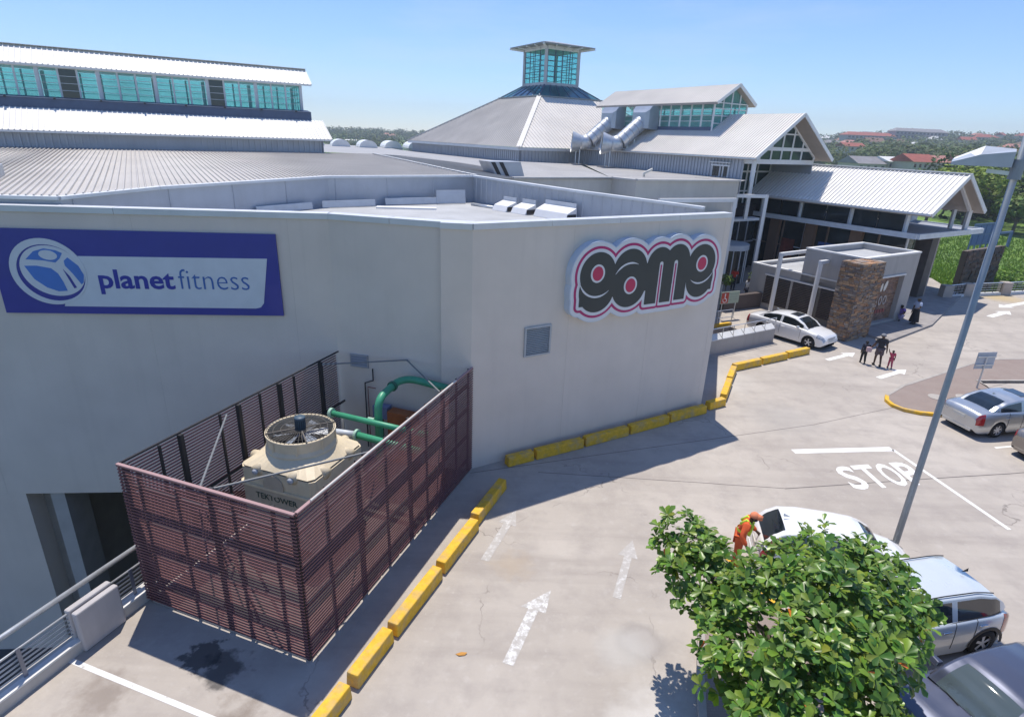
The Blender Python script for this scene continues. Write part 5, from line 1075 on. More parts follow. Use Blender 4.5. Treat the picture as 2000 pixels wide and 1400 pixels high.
# fan stack
MB().lathe([(.87,2.6),(.88,2.70),(.82,2.78),(.82,3.01),(.86,3.02),(.86,3.07),(.80,3.07),(.79,2.6)], cc, 40).build('fan_stack', CRM, ct, smooth=False)
MB().lathe([(.78,2.75),(.0,2.75)], cc, 24).build('stack_inside', DARKIN, ct)
m = MB()
for k in range(6):
    t_ = 2*math.pi*k/6+.3; c_, s_ = math.cos(t_), math.sin(t_); P = lambda r, w_, z: cc + Vector((r*c_-w_*s_, r*s_+w_*c_, z)); m.add([P(.12,-.06,2.93),P(.66,-.12,2.90),P(.66,.12,2.98),P(.12,.06,2.99)], [(0,1,2,3)]).add([P(.12,-.06,2.925),P(.66,-.12,2.895),P(.66,.12,2.975),P(.12,.06,2.985)], [(3,2,1,0)])
m.build('fan_blade', mat('fan blade', (.30,.34,.40), .4), ct)
gr = MB()
for k in range(48): t_ = 2*math.pi*k/48; gr.tube([cc+Vector((.14*math.cos(t_),.14*math.sin(t_),3.11)), cc+Vector((.84*math.cos(t_),.84*math.sin(t_),3.08))], .006, 4, cap=False)
for r in (.3,.48,.66,.83): gr.tube([cc+Vector((r*math.cos(2*math.pi*k/36),r*math.sin(2*math.pi*k/36),3.095)) for k in range(37)], .007, 4, cap=False)
for k in range(4): t_ = math.pi*k/2+.5; gr.beam(cc+Vector((.1*math.cos(t_),.1*math.sin(t_),3.1)), cc+Vector((.85*math.cos(t_),.85*math.sin(t_),3.09)), .035, .03)
gr.build('fan_guard', mat('guard wire', (.13,.12,.11), .5, .3), ct)
MB().lathe([(.0,3.41),(.13,3.41),(.14,3.39),(.14,3.35),(.115,3.33),(.115,2.95),(.0,2.95)], cc, 20).build('motor', mat('motor blue', (.06,.10,.14), .5), ct, smooth=True)
fin = MB()
for k in range(16): t_ = 2*math.pi*k/16; fin.beam(cc+Vector((.125*math.cos(t_),.125*math.sin(t_),2.99)), cc+Vector((.125*math.cos(t_),.125*math.sin(t_),3.31)), .02, .01)
fin.build('motor_fin', mat('motor blue', (.06,.10,.14)), ct)
for k in range(8): t_ = 2*math.pi*k/8+.2; MB().beam(cc+Vector((.83*math.cos(t_),.83*math.sin(t_),2.72)), cc+Vector((.83*math.cos(t_),.83*math.sin(t_),3.01)), .04, .05).build('stack_rib', CRM, ct)
# ---------------------------------------------------------------- pipework
GRN = mat('green pipe paint', (.06,.33,.19), .4, var=.1, scale=3)
def arc_pts(p0, p1, p2, n=6): return [Vector(p0)*(1-t)**2 + Vector(p1)*2*t*(1-t) + Vector(p2)*t*t for t in [i/n for i in range(n+1)]]
t = thing('water_pipe', 'upper green water pipe with pale end flange crossing the screen', 'pipe', ff(5.75,2.4,0), 0, 'green water pipes')
MB().tube([ff(5.72,3.45,2.4), ff(5.78,.35,2.32)], .085, 14).build('pipe', GRN, t, smooth=True); MB().tube([ff(5.72,3.52,2.4), ff(5.72,3.44,2.4)], .15, 18).build('flange', mat('pale green flange', (.40,.62,.50), .4), t); MB().beam(ff(5.73,3.1,0), ff(5.73,3.1,2.33), .06,.06).build('support', GALV, t)
t = thing('water_pipe', 'lower green water pipe with pale spool running from the cooling tower', 'pipe', ff(5.3,2.2,0), 0, 'green water pipes')
MB().tube([ff(5.34,2.35,2.1), ff(5.36,.35,2.02)], .10, 14).build('pipe', GRN, t, smooth=True); MB().tube([ff(5.2,3.1,2.12), ff(5.34,2.36,2.1)], .10, 14).build('spool', mat('pipe undercoat', (.55,.60,.66), .4), t, smooth=True); MB().tube([ff(5.34,2.40,2.1), ff(5.34,2.33,2.1)], .165, 18).build('flange', mat('pale green flange', (.40,.62,.50)), t); MB().tube([ff(5.1,3.3,.9), ff(5.15,3.2,1.9), ff(5.2,3.1,2.12)], .1, 12).build('riser', mat('pipe undercoat', (.55,.60,.66)), t, smooth=True)
t = thing('water_pipe', 'arched green pipe rising and bending over to the wall', 'pipe', ff(6,2.1,0), 0, 'green water pipes')
pts = [ff(6.0,2.05,.3), ff(6.0,2.05,2.55)] + arc_pts(ff(6.0,2.05,2.55), ff(6.0,2.05,2.95), ff(6.35,2.08,3.0)) + [ff(6.9,2.1,3.05)] + arc_pts(ff(7.1,2.1,3.07), ff(7.55,2.05,3.1), ff(7.6,1.6,3.05)) + [ff(7.65,.6,2.95)]
MB().tube(pts, .115, 14).build('pipe', GRN, t, smooth=True); MB().tube([ff(6.86,2.1,3.04), ff(6.95,2.1,3.05)], .16, 16).build('flange', mat('dark green flange', (.03,.14,.09), .4), t); MB().tube([ff(6.0,2.2,2.3), ff(6.0,2.4,2.3)], .06, 10).build('valve', mat('pale green flange', (.40,.62,.50)), t)
t = thing('control_cabinet', 'rusty orange cabinet against the wall inside the screen', 'cabinet', ff(7.4,2.1,0)); 
MB().ext([ff(7.25,2.55,.2), ff(7.25,1.6,.2), ff(7.62,1.6,.2), ff(7.62,2.55,.2)], (0,0,1.75)).build('body', mat('rust orange', (.36,.11,.035), .6, var=.2, scale=3), t, fixn=True); MB().ext([ff(7.24,2.5,.3), ff(7.24,1.65,.3), ff(7.24,1.65,1.85), ff(7.24,2.5,1.85)], FU*-.02).build('door', mat('rust orange', (.36,.11,.035)), t, fixn=True); MB().beam(ff(7.2,1.8,1.5), ff(7.2,2.0,1.5), .03, .05).build('handle', GALV, t)
t = thing('cable_box', 'blue grey cable box on a stand beside the orange cabinet', 'cabinet', ff(7.5,2.85,0)); MB().ext([ff(7.35,3.15,1.6), ff(7.35,2.62,1.6), ff(7.65,2.62,1.6), ff(7.65,3.15,1.6)], (0,0,.4)).build('box', mat('blue grey enamel', (.17,.20,.34), .5), t, fixn=True); MB().beam(ff(7.5,2.9,0), ff(7.5,2.9,1.6), .08, .08).build('leg', DSTEEL, t)
t = thing('wall_conduit', 'thin dark stepped conduit on the shaded wall behind the pipes', 'conduit', ff(7.6,3.3,0)); MB().tube([ff(7.62,3.25,3.15), ff(7.62,3.25,2.75), ff(7.6,3.55,2.62), ff(7.6,3.55,.3)], .022, 8).build('conduit', DSTEEL, t); MB().tube([ff(7.6,3.45,2.5), ff(7.6,3.15,2.5), ff(7.6,3.45,2.5), ff(7.6,3.45,.3)], .015, 6).build('cable', mat('red cable', (.22,.05,.04), .5), t)
t = thing('wall_vent', 'small pale rimmed square vent on the wall above the screen corner', 'vent', ff(7.6,3.7,3.2))
O2 = K0 + d2*.45; fr(O2,d2,n2,0,.62,3.12,3.55,.003,.04,MB()).build('plate', mat('vent plate', (.30,.33,.40), .6), t)
for q in ((0,.62,3.12,3.15),(0,.62,3.52,3.55),(0,.03,3.151,3.519),(.59,.62,3.151,3.519)): fr(O2,d2,n2,*q,.041,.055,MB()).build('rim', GP, t)
for z in (3.22,3.3,3.38,3.46): fr(O2,d2,n2,.04,.58,z-.01,z+.01,.041,.05,MB()).build('slat', mat('vent slat', (.2,.22,.27), .6), t)
# ---------------------------------------------------------------- railing along the left deck edge
lr = thing('deck_railing', 'galvanised tube railing with flat bars along the left deck edge', 'railing', (-8.9,8.5,0))
r0_, r1_ = Vector((-10.6,3.2,0)), Vector((-8.05,10.75,0)); rd = (r1_-r0_).normalized(); rn = Vector((-rd.y, rd.x, 0)); RL_ = (r1_-r0_).length
MB().prism([tuple((r0_-rn*.05)[:2]), tuple((r1_-rn*.05)[:2]), tuple((r1_+rn*.28)[:2]), tuple((r0_+rn*.28)[:2])], -.5, .26).build('plinth', mat('plinth concrete', (.50,.48,.45), .85, var=.1), lr)
MB().prism([tuple((r0_-rn*.07)[:2]), tuple((r1_-rn*.07)[:2]), tuple((r1_+rn*.1)[:2]), tuple((r0_+rn*.1)[:2])], .262, .30).build('plinth_cap', CP, lr)
MB().tube([r0_+rn*.35+Vector((0,0,1.18)), r1_+rn*.35+Vector((0,0,1.18))], .055, 12).build('top_rail', GALV, lr, smooth=True)
for z in (.40,.50,.60,.70,.80,.92): MB().tube([r0_+rn*.12+Vector((0,0,z)), r1_+rn*.12+Vector((0,0,z))], .016 if z < .9 else .024, 8).build('rail', GALV, lr, smooth=True)
for s in (.8,1.9,3.0,4.15,5.2,7.5): p = r0_+rd*s; MB().beam(p+rn*.06+Vector((0,0,.28)), p+rn*.06+Vector((0,0,.98)), .07, .02, up=tuple(rn)).build('rail_post', mat('post steel', (.22,.24,.30), .4, .6), lr)
for s, lb in ((6.15,'squat pale concrete panel interrupting the left railing near the screen'),(3.55,'pale concrete panel cut by the left picture edge')):
    t = thing('railing_pier', lb, 'pier', r0_+rd*s, 0, 'concrete panels in the left railing')
    for k, off in ((0,-.14),(1,.06)):
        a_, b_ = r0_+rd*s+rn*off, r0_+rd*(s+.92)+rn*off; MB().prism([tuple(a_[:2]), tuple(b_[:2]), tuple((b_+rn*.15)[:2]), tuple((a_+rn*.15)[:2])], .0, .98+.02*k).build('slab', mat('panel paint', (.46,.44,.44), .8, var=.06, streak=.2), t, bevel=.035)
# ---------------------------------------------------------------- cars
TYRE = mat('tyre rubber', (.018,.018,.02), .8, var=.2); RIM = mat('alloy rim', (.62,.63,.65), .35, .35, var=.05); CGL = mat('car glass', (.012,.018,.022), .03, var=.3, scale=1.5, spec=.9, coat=.5); TRIM = mat('black trim', (.02,.02,.022), .5); CHR = mat('chrome', (.75,.76,.78), .12, 1.0, var=.03); UND = mat('underbody', (.01,.01,.011), .9)
HLT = mat('headlamp lens', (.45,.48,.52), .06, .3, coat=1, var=.3, scale=14, coord='O'); TLT = mat('tail lamp lens', (.36,.01,.015), .12, var=.3, scale=12, coat=1, coord='O'); PLT = mat('number plate', (.62,.62,.58), .5)
INT = mat('car interior', (.07,.075,.08), .8)
def paint(n, c, metal=.35, rough=.28): return mat('car paint '+n, c, rough, metal, var=.03, scale=1.5, coat=1.0, coord='O')
def interp(pts, x):
    if x <= pts[0][0]: return pts[0][1]
    for (a, za), (b, zb) in zip(pts, pts[1:]):
        if x <= b:
            t = (x-a)/(b-a); t = t*t*(3-2*t)*.5+t*.5; return za+(zb-za)*t
    return pts[-1][1]
def make_car(name, label, loc, heading, L, W, H, wb, fo, r, body, hood, belt, roofp, group='cars in the car park', roof_mat=None, sunroof=False, cladding=False, rails=False, grille='bar', five=5, tint=None, spoiler=False, hatch=False):
    """x forward, origin mid length on the ground. hood: (x,z) top of lower body; belt: z of window line; roofp: (x,z) glasshouse top profile"""
    t = thing(name, label, 'car', (*loc, 0), heading, group)
    xf = L/2-fo; xr = xf-wb; ar = r+.055; zf = .20
    xs = sorted(set([round(-L/2+L*i/46, 3) for i in range(47)] + [round(c+ar*math.cos(math.pi*k/10), 3) for c in (xf,xr) for k in range(11)] + [-L/2+.03, L/2-.03, -L/2+.008, L/2-.008]))
    def hw(x):
        e = max(0, (abs(x)/(L/2)-.62)/.38); k = .15 if x > 0 else .11; return W/2*(1-k*e**2.6)
    def ztop(x): return interp(hood, x)
    def arch(x):
        z = zf
        for c in (xf,xr):
            if abs(x-c) < ar: z = max(z, r*.98+math.sqrt(max(0, ar*ar-(x-c)**2))-.0)
        e = max(0, (abs(x)/(L/2)-.90)/.10); return max(z, zf+.14*e*e)
    sect = []
    for x in xs:
        w_ = hw(x); zt = ztop(x); za = arch(x); e = max(0, (abs(x)/(L/2)-.93)/.07); zt2 = zt-.10*e*e; w_ *= 1-.05*e*e; wi = max(.2, w_-.30)
        sh = zt2-.055; mid = max(za+.02, min(.55, sh-.1)); 
        sect.append([(x,0,zf),(x,wi,zf),(x,wi,za),(x,w_*.965,za),(x,w_*.995,max(za+.015,mid-.16)),(x,w_*1.0,max(za+.03,mid)),(x,w_*.992,max(za+.04,(mid+sh)/2)),(x,w_*.968,max(za+.05,sh)),(x,w_*.925,zt2-.012),(x,w_*.80,zt2+.004),(x,w_*.4,zt2+.028),(x,0,zt2+.034)])
    nJ = len(sect[0])
    def grid(js, side, m, i0=0, i1=None, off=0):
        i1 = len(sect)-1 if i1 is None else i1
        o = len(m.v); J = list(js)
        for i in range(i0, i1+1):
            for j in J:
                x, y, z = sect[i][j]; m.v.append((x, side*y, z))
        k = len(J)
        for i in range(i1-i0):
            for j in range(k-1):
                q = (o+i*k+j, o+(i+1)*k+j, o+(i+1)*k+j+1, o+i*k+j+1); m.f.append(q if side < 0 else q[::-1])
    m = MB(); 
    for s in (1,-1): grid(range(3, nJ), s, m)
    for i, sgn in ((0,-1),(len(sect)-1,1)):
        o = len(m.v); P = [(x,y,z) for x,y,z in sect[i][3:]] + [(x,-y,z) for x,y,z in sect[i][3:-1][::-1]]; m.v += P; m.f.append(tuple(range(o,o+len(P))) if sgn > 0 else tuple(range(o+len(P)-1,o-1,-1)))
    bo_ = m.build('body', body, t, smooth=True, world=False, fixn=True)
    es = bo_.modifiers.new('e', 'EDGE_SPLIT'); es.split_angle = R_(50)
    m = MB()
    for s in (1,-1): grid(range(0,4), s, m)
    m.build('underbody', UND, t, world=False, fixn=True)
    # glasshouse
    g0, g1 = roofp[0][0], roofp[-1][0]; n = 44; gx = [g0+(g1-g0)*i/n for i in range(n+1)]
    def gw(x, f):   # half width at fraction of height
        b = hw(x)*.925-.01; e = max(0, (abs((x-(g0+g1)/2)/((g1-g0)/2))-.6)/.4); b *= 1-.10*e*e; zt = interp(roofp, x); hgt = max(0, zt-belt(x)); return b-(hgt*f)*.36
    rows = [0,.28,.58,.86,.93,.975]
    G_ = []
    for x in gx:
        zt = interp(roofp, x); zb = min(belt(x), zt); sec = [(x, gw(x,f), zb+(zt-zb)*f) for f in rows]; wt = gw(x,1)
        sec += [(x, wt-.05, zt-.004), (x, wt-.16, zt+.012*min(1,(zt-zb)*4)), (x, wt*.45, zt+.03*min(1,(zt-zb)*3)), (x, 0, zt+.036*min(1,(zt-zb)*3))]; G_.append(sec)
    ws_end = roofp[[i for i, p in enumerate(roofp) if p[1] > H-.09][0]][0]; rg_end = roofp[[i for i, p in enumerate(roofp) if p[1] > H-.09][-1]][0]
    if ws_end < rg_end: ws_end, rg_end = rg_end, ws_end
    parts = {k: MB() for k in ('windscreen','rear_window','side_window','side_window_','rear_side_window','rear_side_window_','roof','pillar','upper_tail_light','upper_tail_light_')}
    bpx = g0+(g1-g0)*.50
    for side in (1,-1):
        for i in range(n):
            for j in range(len(G_[0])-1):
                x = (gx[i]+gx[i+1])/2; q = [G_[i][j],G_[i+1][j],G_[i+1][j+1],G_[i][j+1]]; q = [(a, side*b, c) for a, b, c in q]
                if j >= 6 or (j >= 5 and False):
                    k = 'windscreen' if x > ws_end else 'rear_window' if x < rg_end else 'roof'
                    if k != 'roof' and j == 6: k = 'pillar'
                elif j >= 3: k = 'pillar'
                else:
                    fr_ = (x-g0)/(g1-g0); k = 'side_window'
                    if fr_ < (.10 if hatch else .13) or fr_ > .93 or abs(x-bpx) < .035: k = 'pillar'
                if hatch and not cladding and j < 5 and (x-g0)/(g1-g0) < .10: k = 'upper_tail_light' + ('' if side > 0 else '_')
                if k == 'side_window': k = ('side_window' if x > bpx else 'rear_side_window') + ('' if side > 0 else '_')
                mm = parts[k]; mm.add(q, [(0,1,2,3) if side < 0 else (3,2,1,0)])
    for k, mm in parts.items():
        if not mm.v: continue
        k = k.rstrip('_'); me_ = mm.mesh(k, {'windscreen':CGL if tint is None else tint,'roof':roof_mat or body,'pillar':body,'upper_tail_light':TLT}.get(k, CGL), True)
        bm = bmesh.new(); bm.from_mesh(me_); bmesh.ops.remove_doubles(bm, verts=bm.verts, dist=.0008); bmesh.ops.recalc_face_normals(bm, faces=bm.faces); bm.to_mesh(me_); bm.free(); me_.polygons.foreach_set('use_smooth', [True]*len(me_.polygons)); obj(k, me_, t, world=False)
    if tint is not None:     # see-through windscreen: seats and steering wheel behind it
        m = MB(); xm = ws_end-.15
        for s in (1,-1): m.box(xm-.75,xm-.2,s*.38-.25,s*.38+.25,.45,.62); m.add([(xm-.75,s*.38-.24,.6),(xm-.75,s*.38+.24,.6),(xm-.95,s*.38+.22,1.12),(xm-.95,s*.38-.22,1.12),(xm-.62,s*.38-.24,.6),(xm-.62,s*.38+.24,.6),(xm-.82,s*.38+.22,1.12),(xm-.82,s*.38-.22,1.12)], [(0,1,2,3),(4,7,6,5),(3,2,6,7),(0,3,7,4),(1,5,6,2)])
        m.build('seats', INT, t, world=False); m = MB(); m.box(xm+.05,xm+.75,-.66,.66,.60,.86); m.build('dashboard', mat('dashboard', (.10,.12,.12), .7), t, world=False)
        cw = Vector((xm-.02,-.36,.88)); ax = Vector((-.6,0,.8)); e1 = Vector((.8,0,.6)); e2 = Vector((0,1,0)); MB().tube([cw+(e1*math.cos(2*math.pi*k/20)+e2*math.sin(2*math.pi*k/20))*.18 for k in range(21)], .018, 6, cap=False).build('steering_wheel', TRIM, t, world=False)
        MB().quad((xm+.55,.1,.875),(xm+.75,.1,.87),(xm+.75,.42,.87),(xm+.55,.42,.875)).build('paper', WHITE, t, world=False)
    # wheels
    for cx in (xf, xr):
        for s in (1,-1):
            y0 = s*(hw(cx)-.115); m = MB(); prof = [(r*.62,-.1),(r*.93,-.105),(r,-.075),(r,.075),(r*.93,.105),(r*.62,.1)]; m.lathe(prof, (cx,y0,r), 28, 'y'); wh = m.build('wheel', TYRE, t, smooth=True, world=False)
            rm = MB(); yo = y0+s*.075; rm.lathe([(r*.66,-.02),(r*.63,.012)], (cx,yo,r), 28, 'y'); rm.lathe([(r*.67,0),(r*.60,.0)], (cx,yo+s*.008,r), 28, 'y'); rm.lathe([(r*.17,0),(0,.0)], (cx,yo+s*.012,r), 14, 'y')
            for k in range(five):
                a_ = 2*math.pi*k/five+.3; ca, sa = math.cos(a_), math.sin(a_); w0, w1 = r*.09, r*.12
                rm.add([(cx+ca*r*.12-sa*w0,yo+s*.01,r+sa*r*.12+ca*w0),(cx+ca*r*.12+sa*w0,yo+s*.01,r+sa*r*.12-ca*w0),(cx+ca*r*.63+sa*w1,yo,r+sa*r*.63-ca*w1),(cx+ca*r*.63-sa*w1,yo,r+sa*r*.63+ca*w1)], [(0,1,2,3)])
            rm.build('rim', RIM, wh, world=False); MB().lathe([(r*.62,0),(0,0)], (cx,yo-s*.03,r), 20, 'y').build('brake_disc', UND, wh, world=False)
            if cladding:
                cl_ = MB(); N_ = 14; pr = []
                for k in range(N_+1):
                    a_ = math.pi*k/N_; pr.append([(cx+rr_*math.cos(a_), s*(hw(cx)*1.0+.006), r*.98+rr_*math.sin(a_)) for rr_ in (ar-.005, ar+.075)])
                vs = [p for q in pr for p in q]; cl_.add(vs, [(2*k,2*k+1,2*k+3,2*k+2) for k in range(N_)]); cl_.build('arch_trim', TRIM, t, world=False)
    # surface patches
    def patch(nm, x0, x1, j0, j1, mt, sides=(1,-1), off=.006):
        ii = [i for i, x in enumerate(xs) if x0-1e-4 <= x <= x1+1e-4]
        for s in sides:
            m = MB(); o_ = len(m.v)
            for i in ii:
                for j in range(j0, j1+1):
                    x, y, z = sect[i][j]; nrm = Vector((0, 1 if j < 8 else .2, .15 if j < 7 else .8)); 
                    if abs(x) > L/2-.25: nrm += Vector((1.2 if x > 0 else -1.2,0,0))
                    nrm.normalize(); m.v.append((x+nrm.x*off, s*(y+nrm.y*off), z+nrm.z*off))
            k = j1-j0+1; m.f = [(i*k+j,(i+1)*k+j,(i+1)*k+j+1,i*k+j+1) for i in range(len(ii)-1) for j in range(k-1)]
            if m.f: m.build(nm, mt, t, smooth=True, world=False, fixn=True)
    patch('headlight', L/2-.42, L/2-.008, 6, 9, HLT); patch('tail_light', -L/2+.008, -L/2+.30, 5, 8, TLT)
    zc = ztop(L/2)-.10
    for dx, s in ((L/2,1),(-L/2,-1)):
        MB().box(dx-.03 if s > 0 else dx-.012, dx+.012 if s > 0 else dx+.03, -.26,.26, (.42 if s > 0 else (.58 if hatch else .66)), (.53 if s > 0 else (.70 if hatch else .77))).build('number_plate', PLT, t, world=False)
    MB().box(L/2-.04,L/2+.006,-.42,.42,.56,max(.62,zc-.02)).build('grille', TRIM if grille != 'chrome' else CHR, t, world=False, bevel=.02)
    for z in (.6,.66): MB().box(L/2-.02,L/2+.012,-.40,.40,z-.008,z+.008).build('grille_bar', CHR, t, world=False)
    for s in (1,-1): MB().box(L/2-.06,L/2-.012,s*.55-.16,s*.55+.16,.27,.38).build('air_intake', TRIM, t, world=False, bevel=.02)
    MB().box(-L/2-.016,-L/2+.05,-.62,.62,.24,.36).build('rear_skirt', TRIM if cladding else body, t, world=False, bevel=.02)
    # doors: seams, handles, mirrors
    sm = MB()
    for s in (1,-1):
        for xd in (xf-ar-.14, bpx+.02, xr+ar-.02):
            i = min(range(len(xs)), key=lambda q: abs(xs[q]-xd)); P = [Vector((sect[i][j][0], s*(sect[i][j][1]+.003), sect[i][j][2])) for j in range(4, 9)]
            for a_, b_ in zip(P, P[1:]): sm.beam(a_, b_, .009, .009)
    sm.build('door_seam', TRIM, t, world=False)
    for s in (1,-1):
        for xd in (bpx+.22, bpx-.72): y = hw(xd)*.985; MB().box(xd-.11,xd+.11,min(s*y,s*(y+.035)),max(s*y,s*(y+.035)),belt(xd)-.17,belt(xd)-.135).build('door_handle', body if not cladding else CHR, t, world=False, bevel=.01)
        xm_ = g1-.42; y = hw(xm_); MB().add([(xm_-.09,s*(y-.05),belt(xm_)+.02),(xm_+.08,s*(y-.05),belt(xm_)+.02),(xm_+.08,s*(y+.15),belt(xm_)+.03),(xm_-.05,s*(y+.17),belt(xm_)+.03),(xm_-.09,s*(y-.05),belt(xm_)+.12),(xm_+.04,s*(y-.05),belt(xm_)+.12),(xm_+.03,s*(y+.14),belt(xm_)+.15),(xm_-.05,s*(y+.16),belt(xm_)+.15)], [(0,3,2,1),(4,5,6,7),(0,1,5,4),(1,2,6,5),(2,3,7,6),(3,0,4,7)]).build('mirror', body, t, world=False, bevel=.025, fixn=True)
        # bright window line
        wl_ = MB(); X = [g0+(g1-g0)*k/24 for k in range(2,24)]
        for a_, b_ in zip(X, X[1:]): wl_.beam((a_,s*(gw(a_,0)+.006),min(belt(a_),interp(roofp,a_))+.005),(b_,s*(gw(b_,0)+.006),min(belt(b_),interp(roofp,b_))+.005), .012,.014)
        wl_.build('window_line', TRIM, t, world=False)
    wp = MB(); zb = belt(g1)
    for y0, y1 in ((-.1,-.62),(.5,-.02)): wp.beam((g1+.02,y0,ztop(g1)+.045),(g1-.05,y1,ztop(g1)+.06), .02,.015)
    wp.build('wiper', TRIM, t, world=False)
    if sunroof:
        zz = max(p[1] for p in roofp)+.036; MB().box(ws_end-.62,ws_end-.14,-.36,.36,zz-.006,zz+.006).build('sunroof', CGL, t, world=False, bevel=.004)
    if rails:
        for s in (1,-1):
            X = [rg_end+(ws_end-rg_end)*k/8 for k in range(9)]; MB().tube([(x,s*(gw(x,1)-.06),interp(roofp,x)+.035) for x in X], .014, 6).build('roof_rail', TRIM, t, world=False)
    zz = max(p[1] for p in roofp); fx = rg_end+.12 if hatch else rg_end+.05; MB().add([(fx-.09,-.02,zz+.03),(fx-.09,.02,zz+.03),(fx+.09,0,zz+.03),(fx-.1,0,zz+.11)], [(0,1,3),(1,2,3),(2,0,3),(0,2,1)]).build('aerial_fin', TRIM if cladding else body, t, world=False)
    return t
WHT = paint('white', (.78,.78,.78), 0, .3); SIL = paint('silver', (.50,.52,.54), .7, .3); CHA = paint('champagne', (.30,.27,.24), .65, .3); ICE = paint('ice blue', (.64,.685,.715), .2, .3); NAV = paint('slate blue', (.085,.095,.14), .45, .3)
def sedan(L, H): return ([(-L/2,.88),(-L/2+.12,.985),(-L/2+.55,1.03),(-L/2+1.2,1.04),(L/2-1.75,1.0),(L/2-1.3,.97),(L/2-.6,.87),(L/2-.15,.76),(L/2,.64)],
    lambda x: .965-.012*x, [(-L/2+.62,1.02),(-L/2+1.0,1.22),(-L/2+1.38,H-.085),(-L/2+1.9,H-.01),(0.05,H),(.45,H-.03),(.62,H-.085),(.95,1.22),(L/2-1.05,.985)])
hd_, bl_, rp_ = sedan(4.69,1.44)
make_car('parked_sedan', 'white sedan with sunroof parked by the stone pillar', (15.9,32.2), math.atan2(-.80,.595), 4.69,1.81,1.44,2.84,.80,.325, WHT, hd_, bl_, rp_, sunroof=True, grille='chrome')
hd_, bl_, rp_ = sedan(4.53,1.43)
make_car('parked_sedan', 'silver sedan seen from behind with red tail lamps next to the brick island', (19.85,21.47), math.atan2(.213,.977), 4.53,1.73,1.43,2.715,.78,.315, SIL, hd_, bl_, rp_, sunroof=True, five=7)
hd_, bl_, rp_ = sedan(4.50,1.45)
make_car('parked_sedan', 'champagne car cut off by the right picture edge', (20.75,18.95), math.atan2(.213,.977), 4.50,1.75,1.45,2.70,.80,.315, CHA, hd_, bl_, rp_)
hatchp = lambda L, H: ([(-L/2,.86),(-L/2+.05,.98),(-L/2+.5,1.06),(0,1.03),(L/2-1.25,1.03),(L/2-.9,.99),(L/2-.4,.88),(L/2-.1,.76),(L/2,.64)], lambda x: 1.00-.035*x, [(-L/2+.10,1.05),(-L/2+.28,1.26),(-L/2+.52,H-.085),(-L/2+.95,H-.01),(-.1,H),(.35,H-.03),(.55,H-.085),(.85,1.28),(L/2-.98,1.0)])
hd_, bl_, rp_ = hatchp(4.06,1.50)
make_car('parked_hatchback', 'pale ice blue hatchback with black wheel arch trim behind the tree', (8.9,10.34), math.atan2(-.23,-.97), 4.06,1.77,1.50,2.57,.82,.335, ICE, hd_, bl_, rp_, cladding=True, rails=True, hatch=True)
hd_, bl_, rp_ = hatchp(3.75,1.50)
make_car('parked_hatchback', 'small white hatchback with high tail lamps nosing towards the lamp post', (8.30,12.22), R_(-12), 3.75,1.66,1.50,2.45,.70,.29, WHT, hd_, bl_, rp_, hatch=True)
CLG = mat('clear windscreen', (.50,.66,.72), .02, var=0, trans=.85, ior=1.08, coat=1, spec=.8)
hd_, bl_, rp_ = sedan(4.46,1.45)
make_car('parked_sedan', 'dark slate blue car seen through its windscreen in the bottom right corner', (9.42,7.98), math.atan2(-.287,-.957), 4.46,1.77,1.45,2.68,.82,.32, NAV, hd_, bl_, rp_, tint=CLG, grille='chrome')
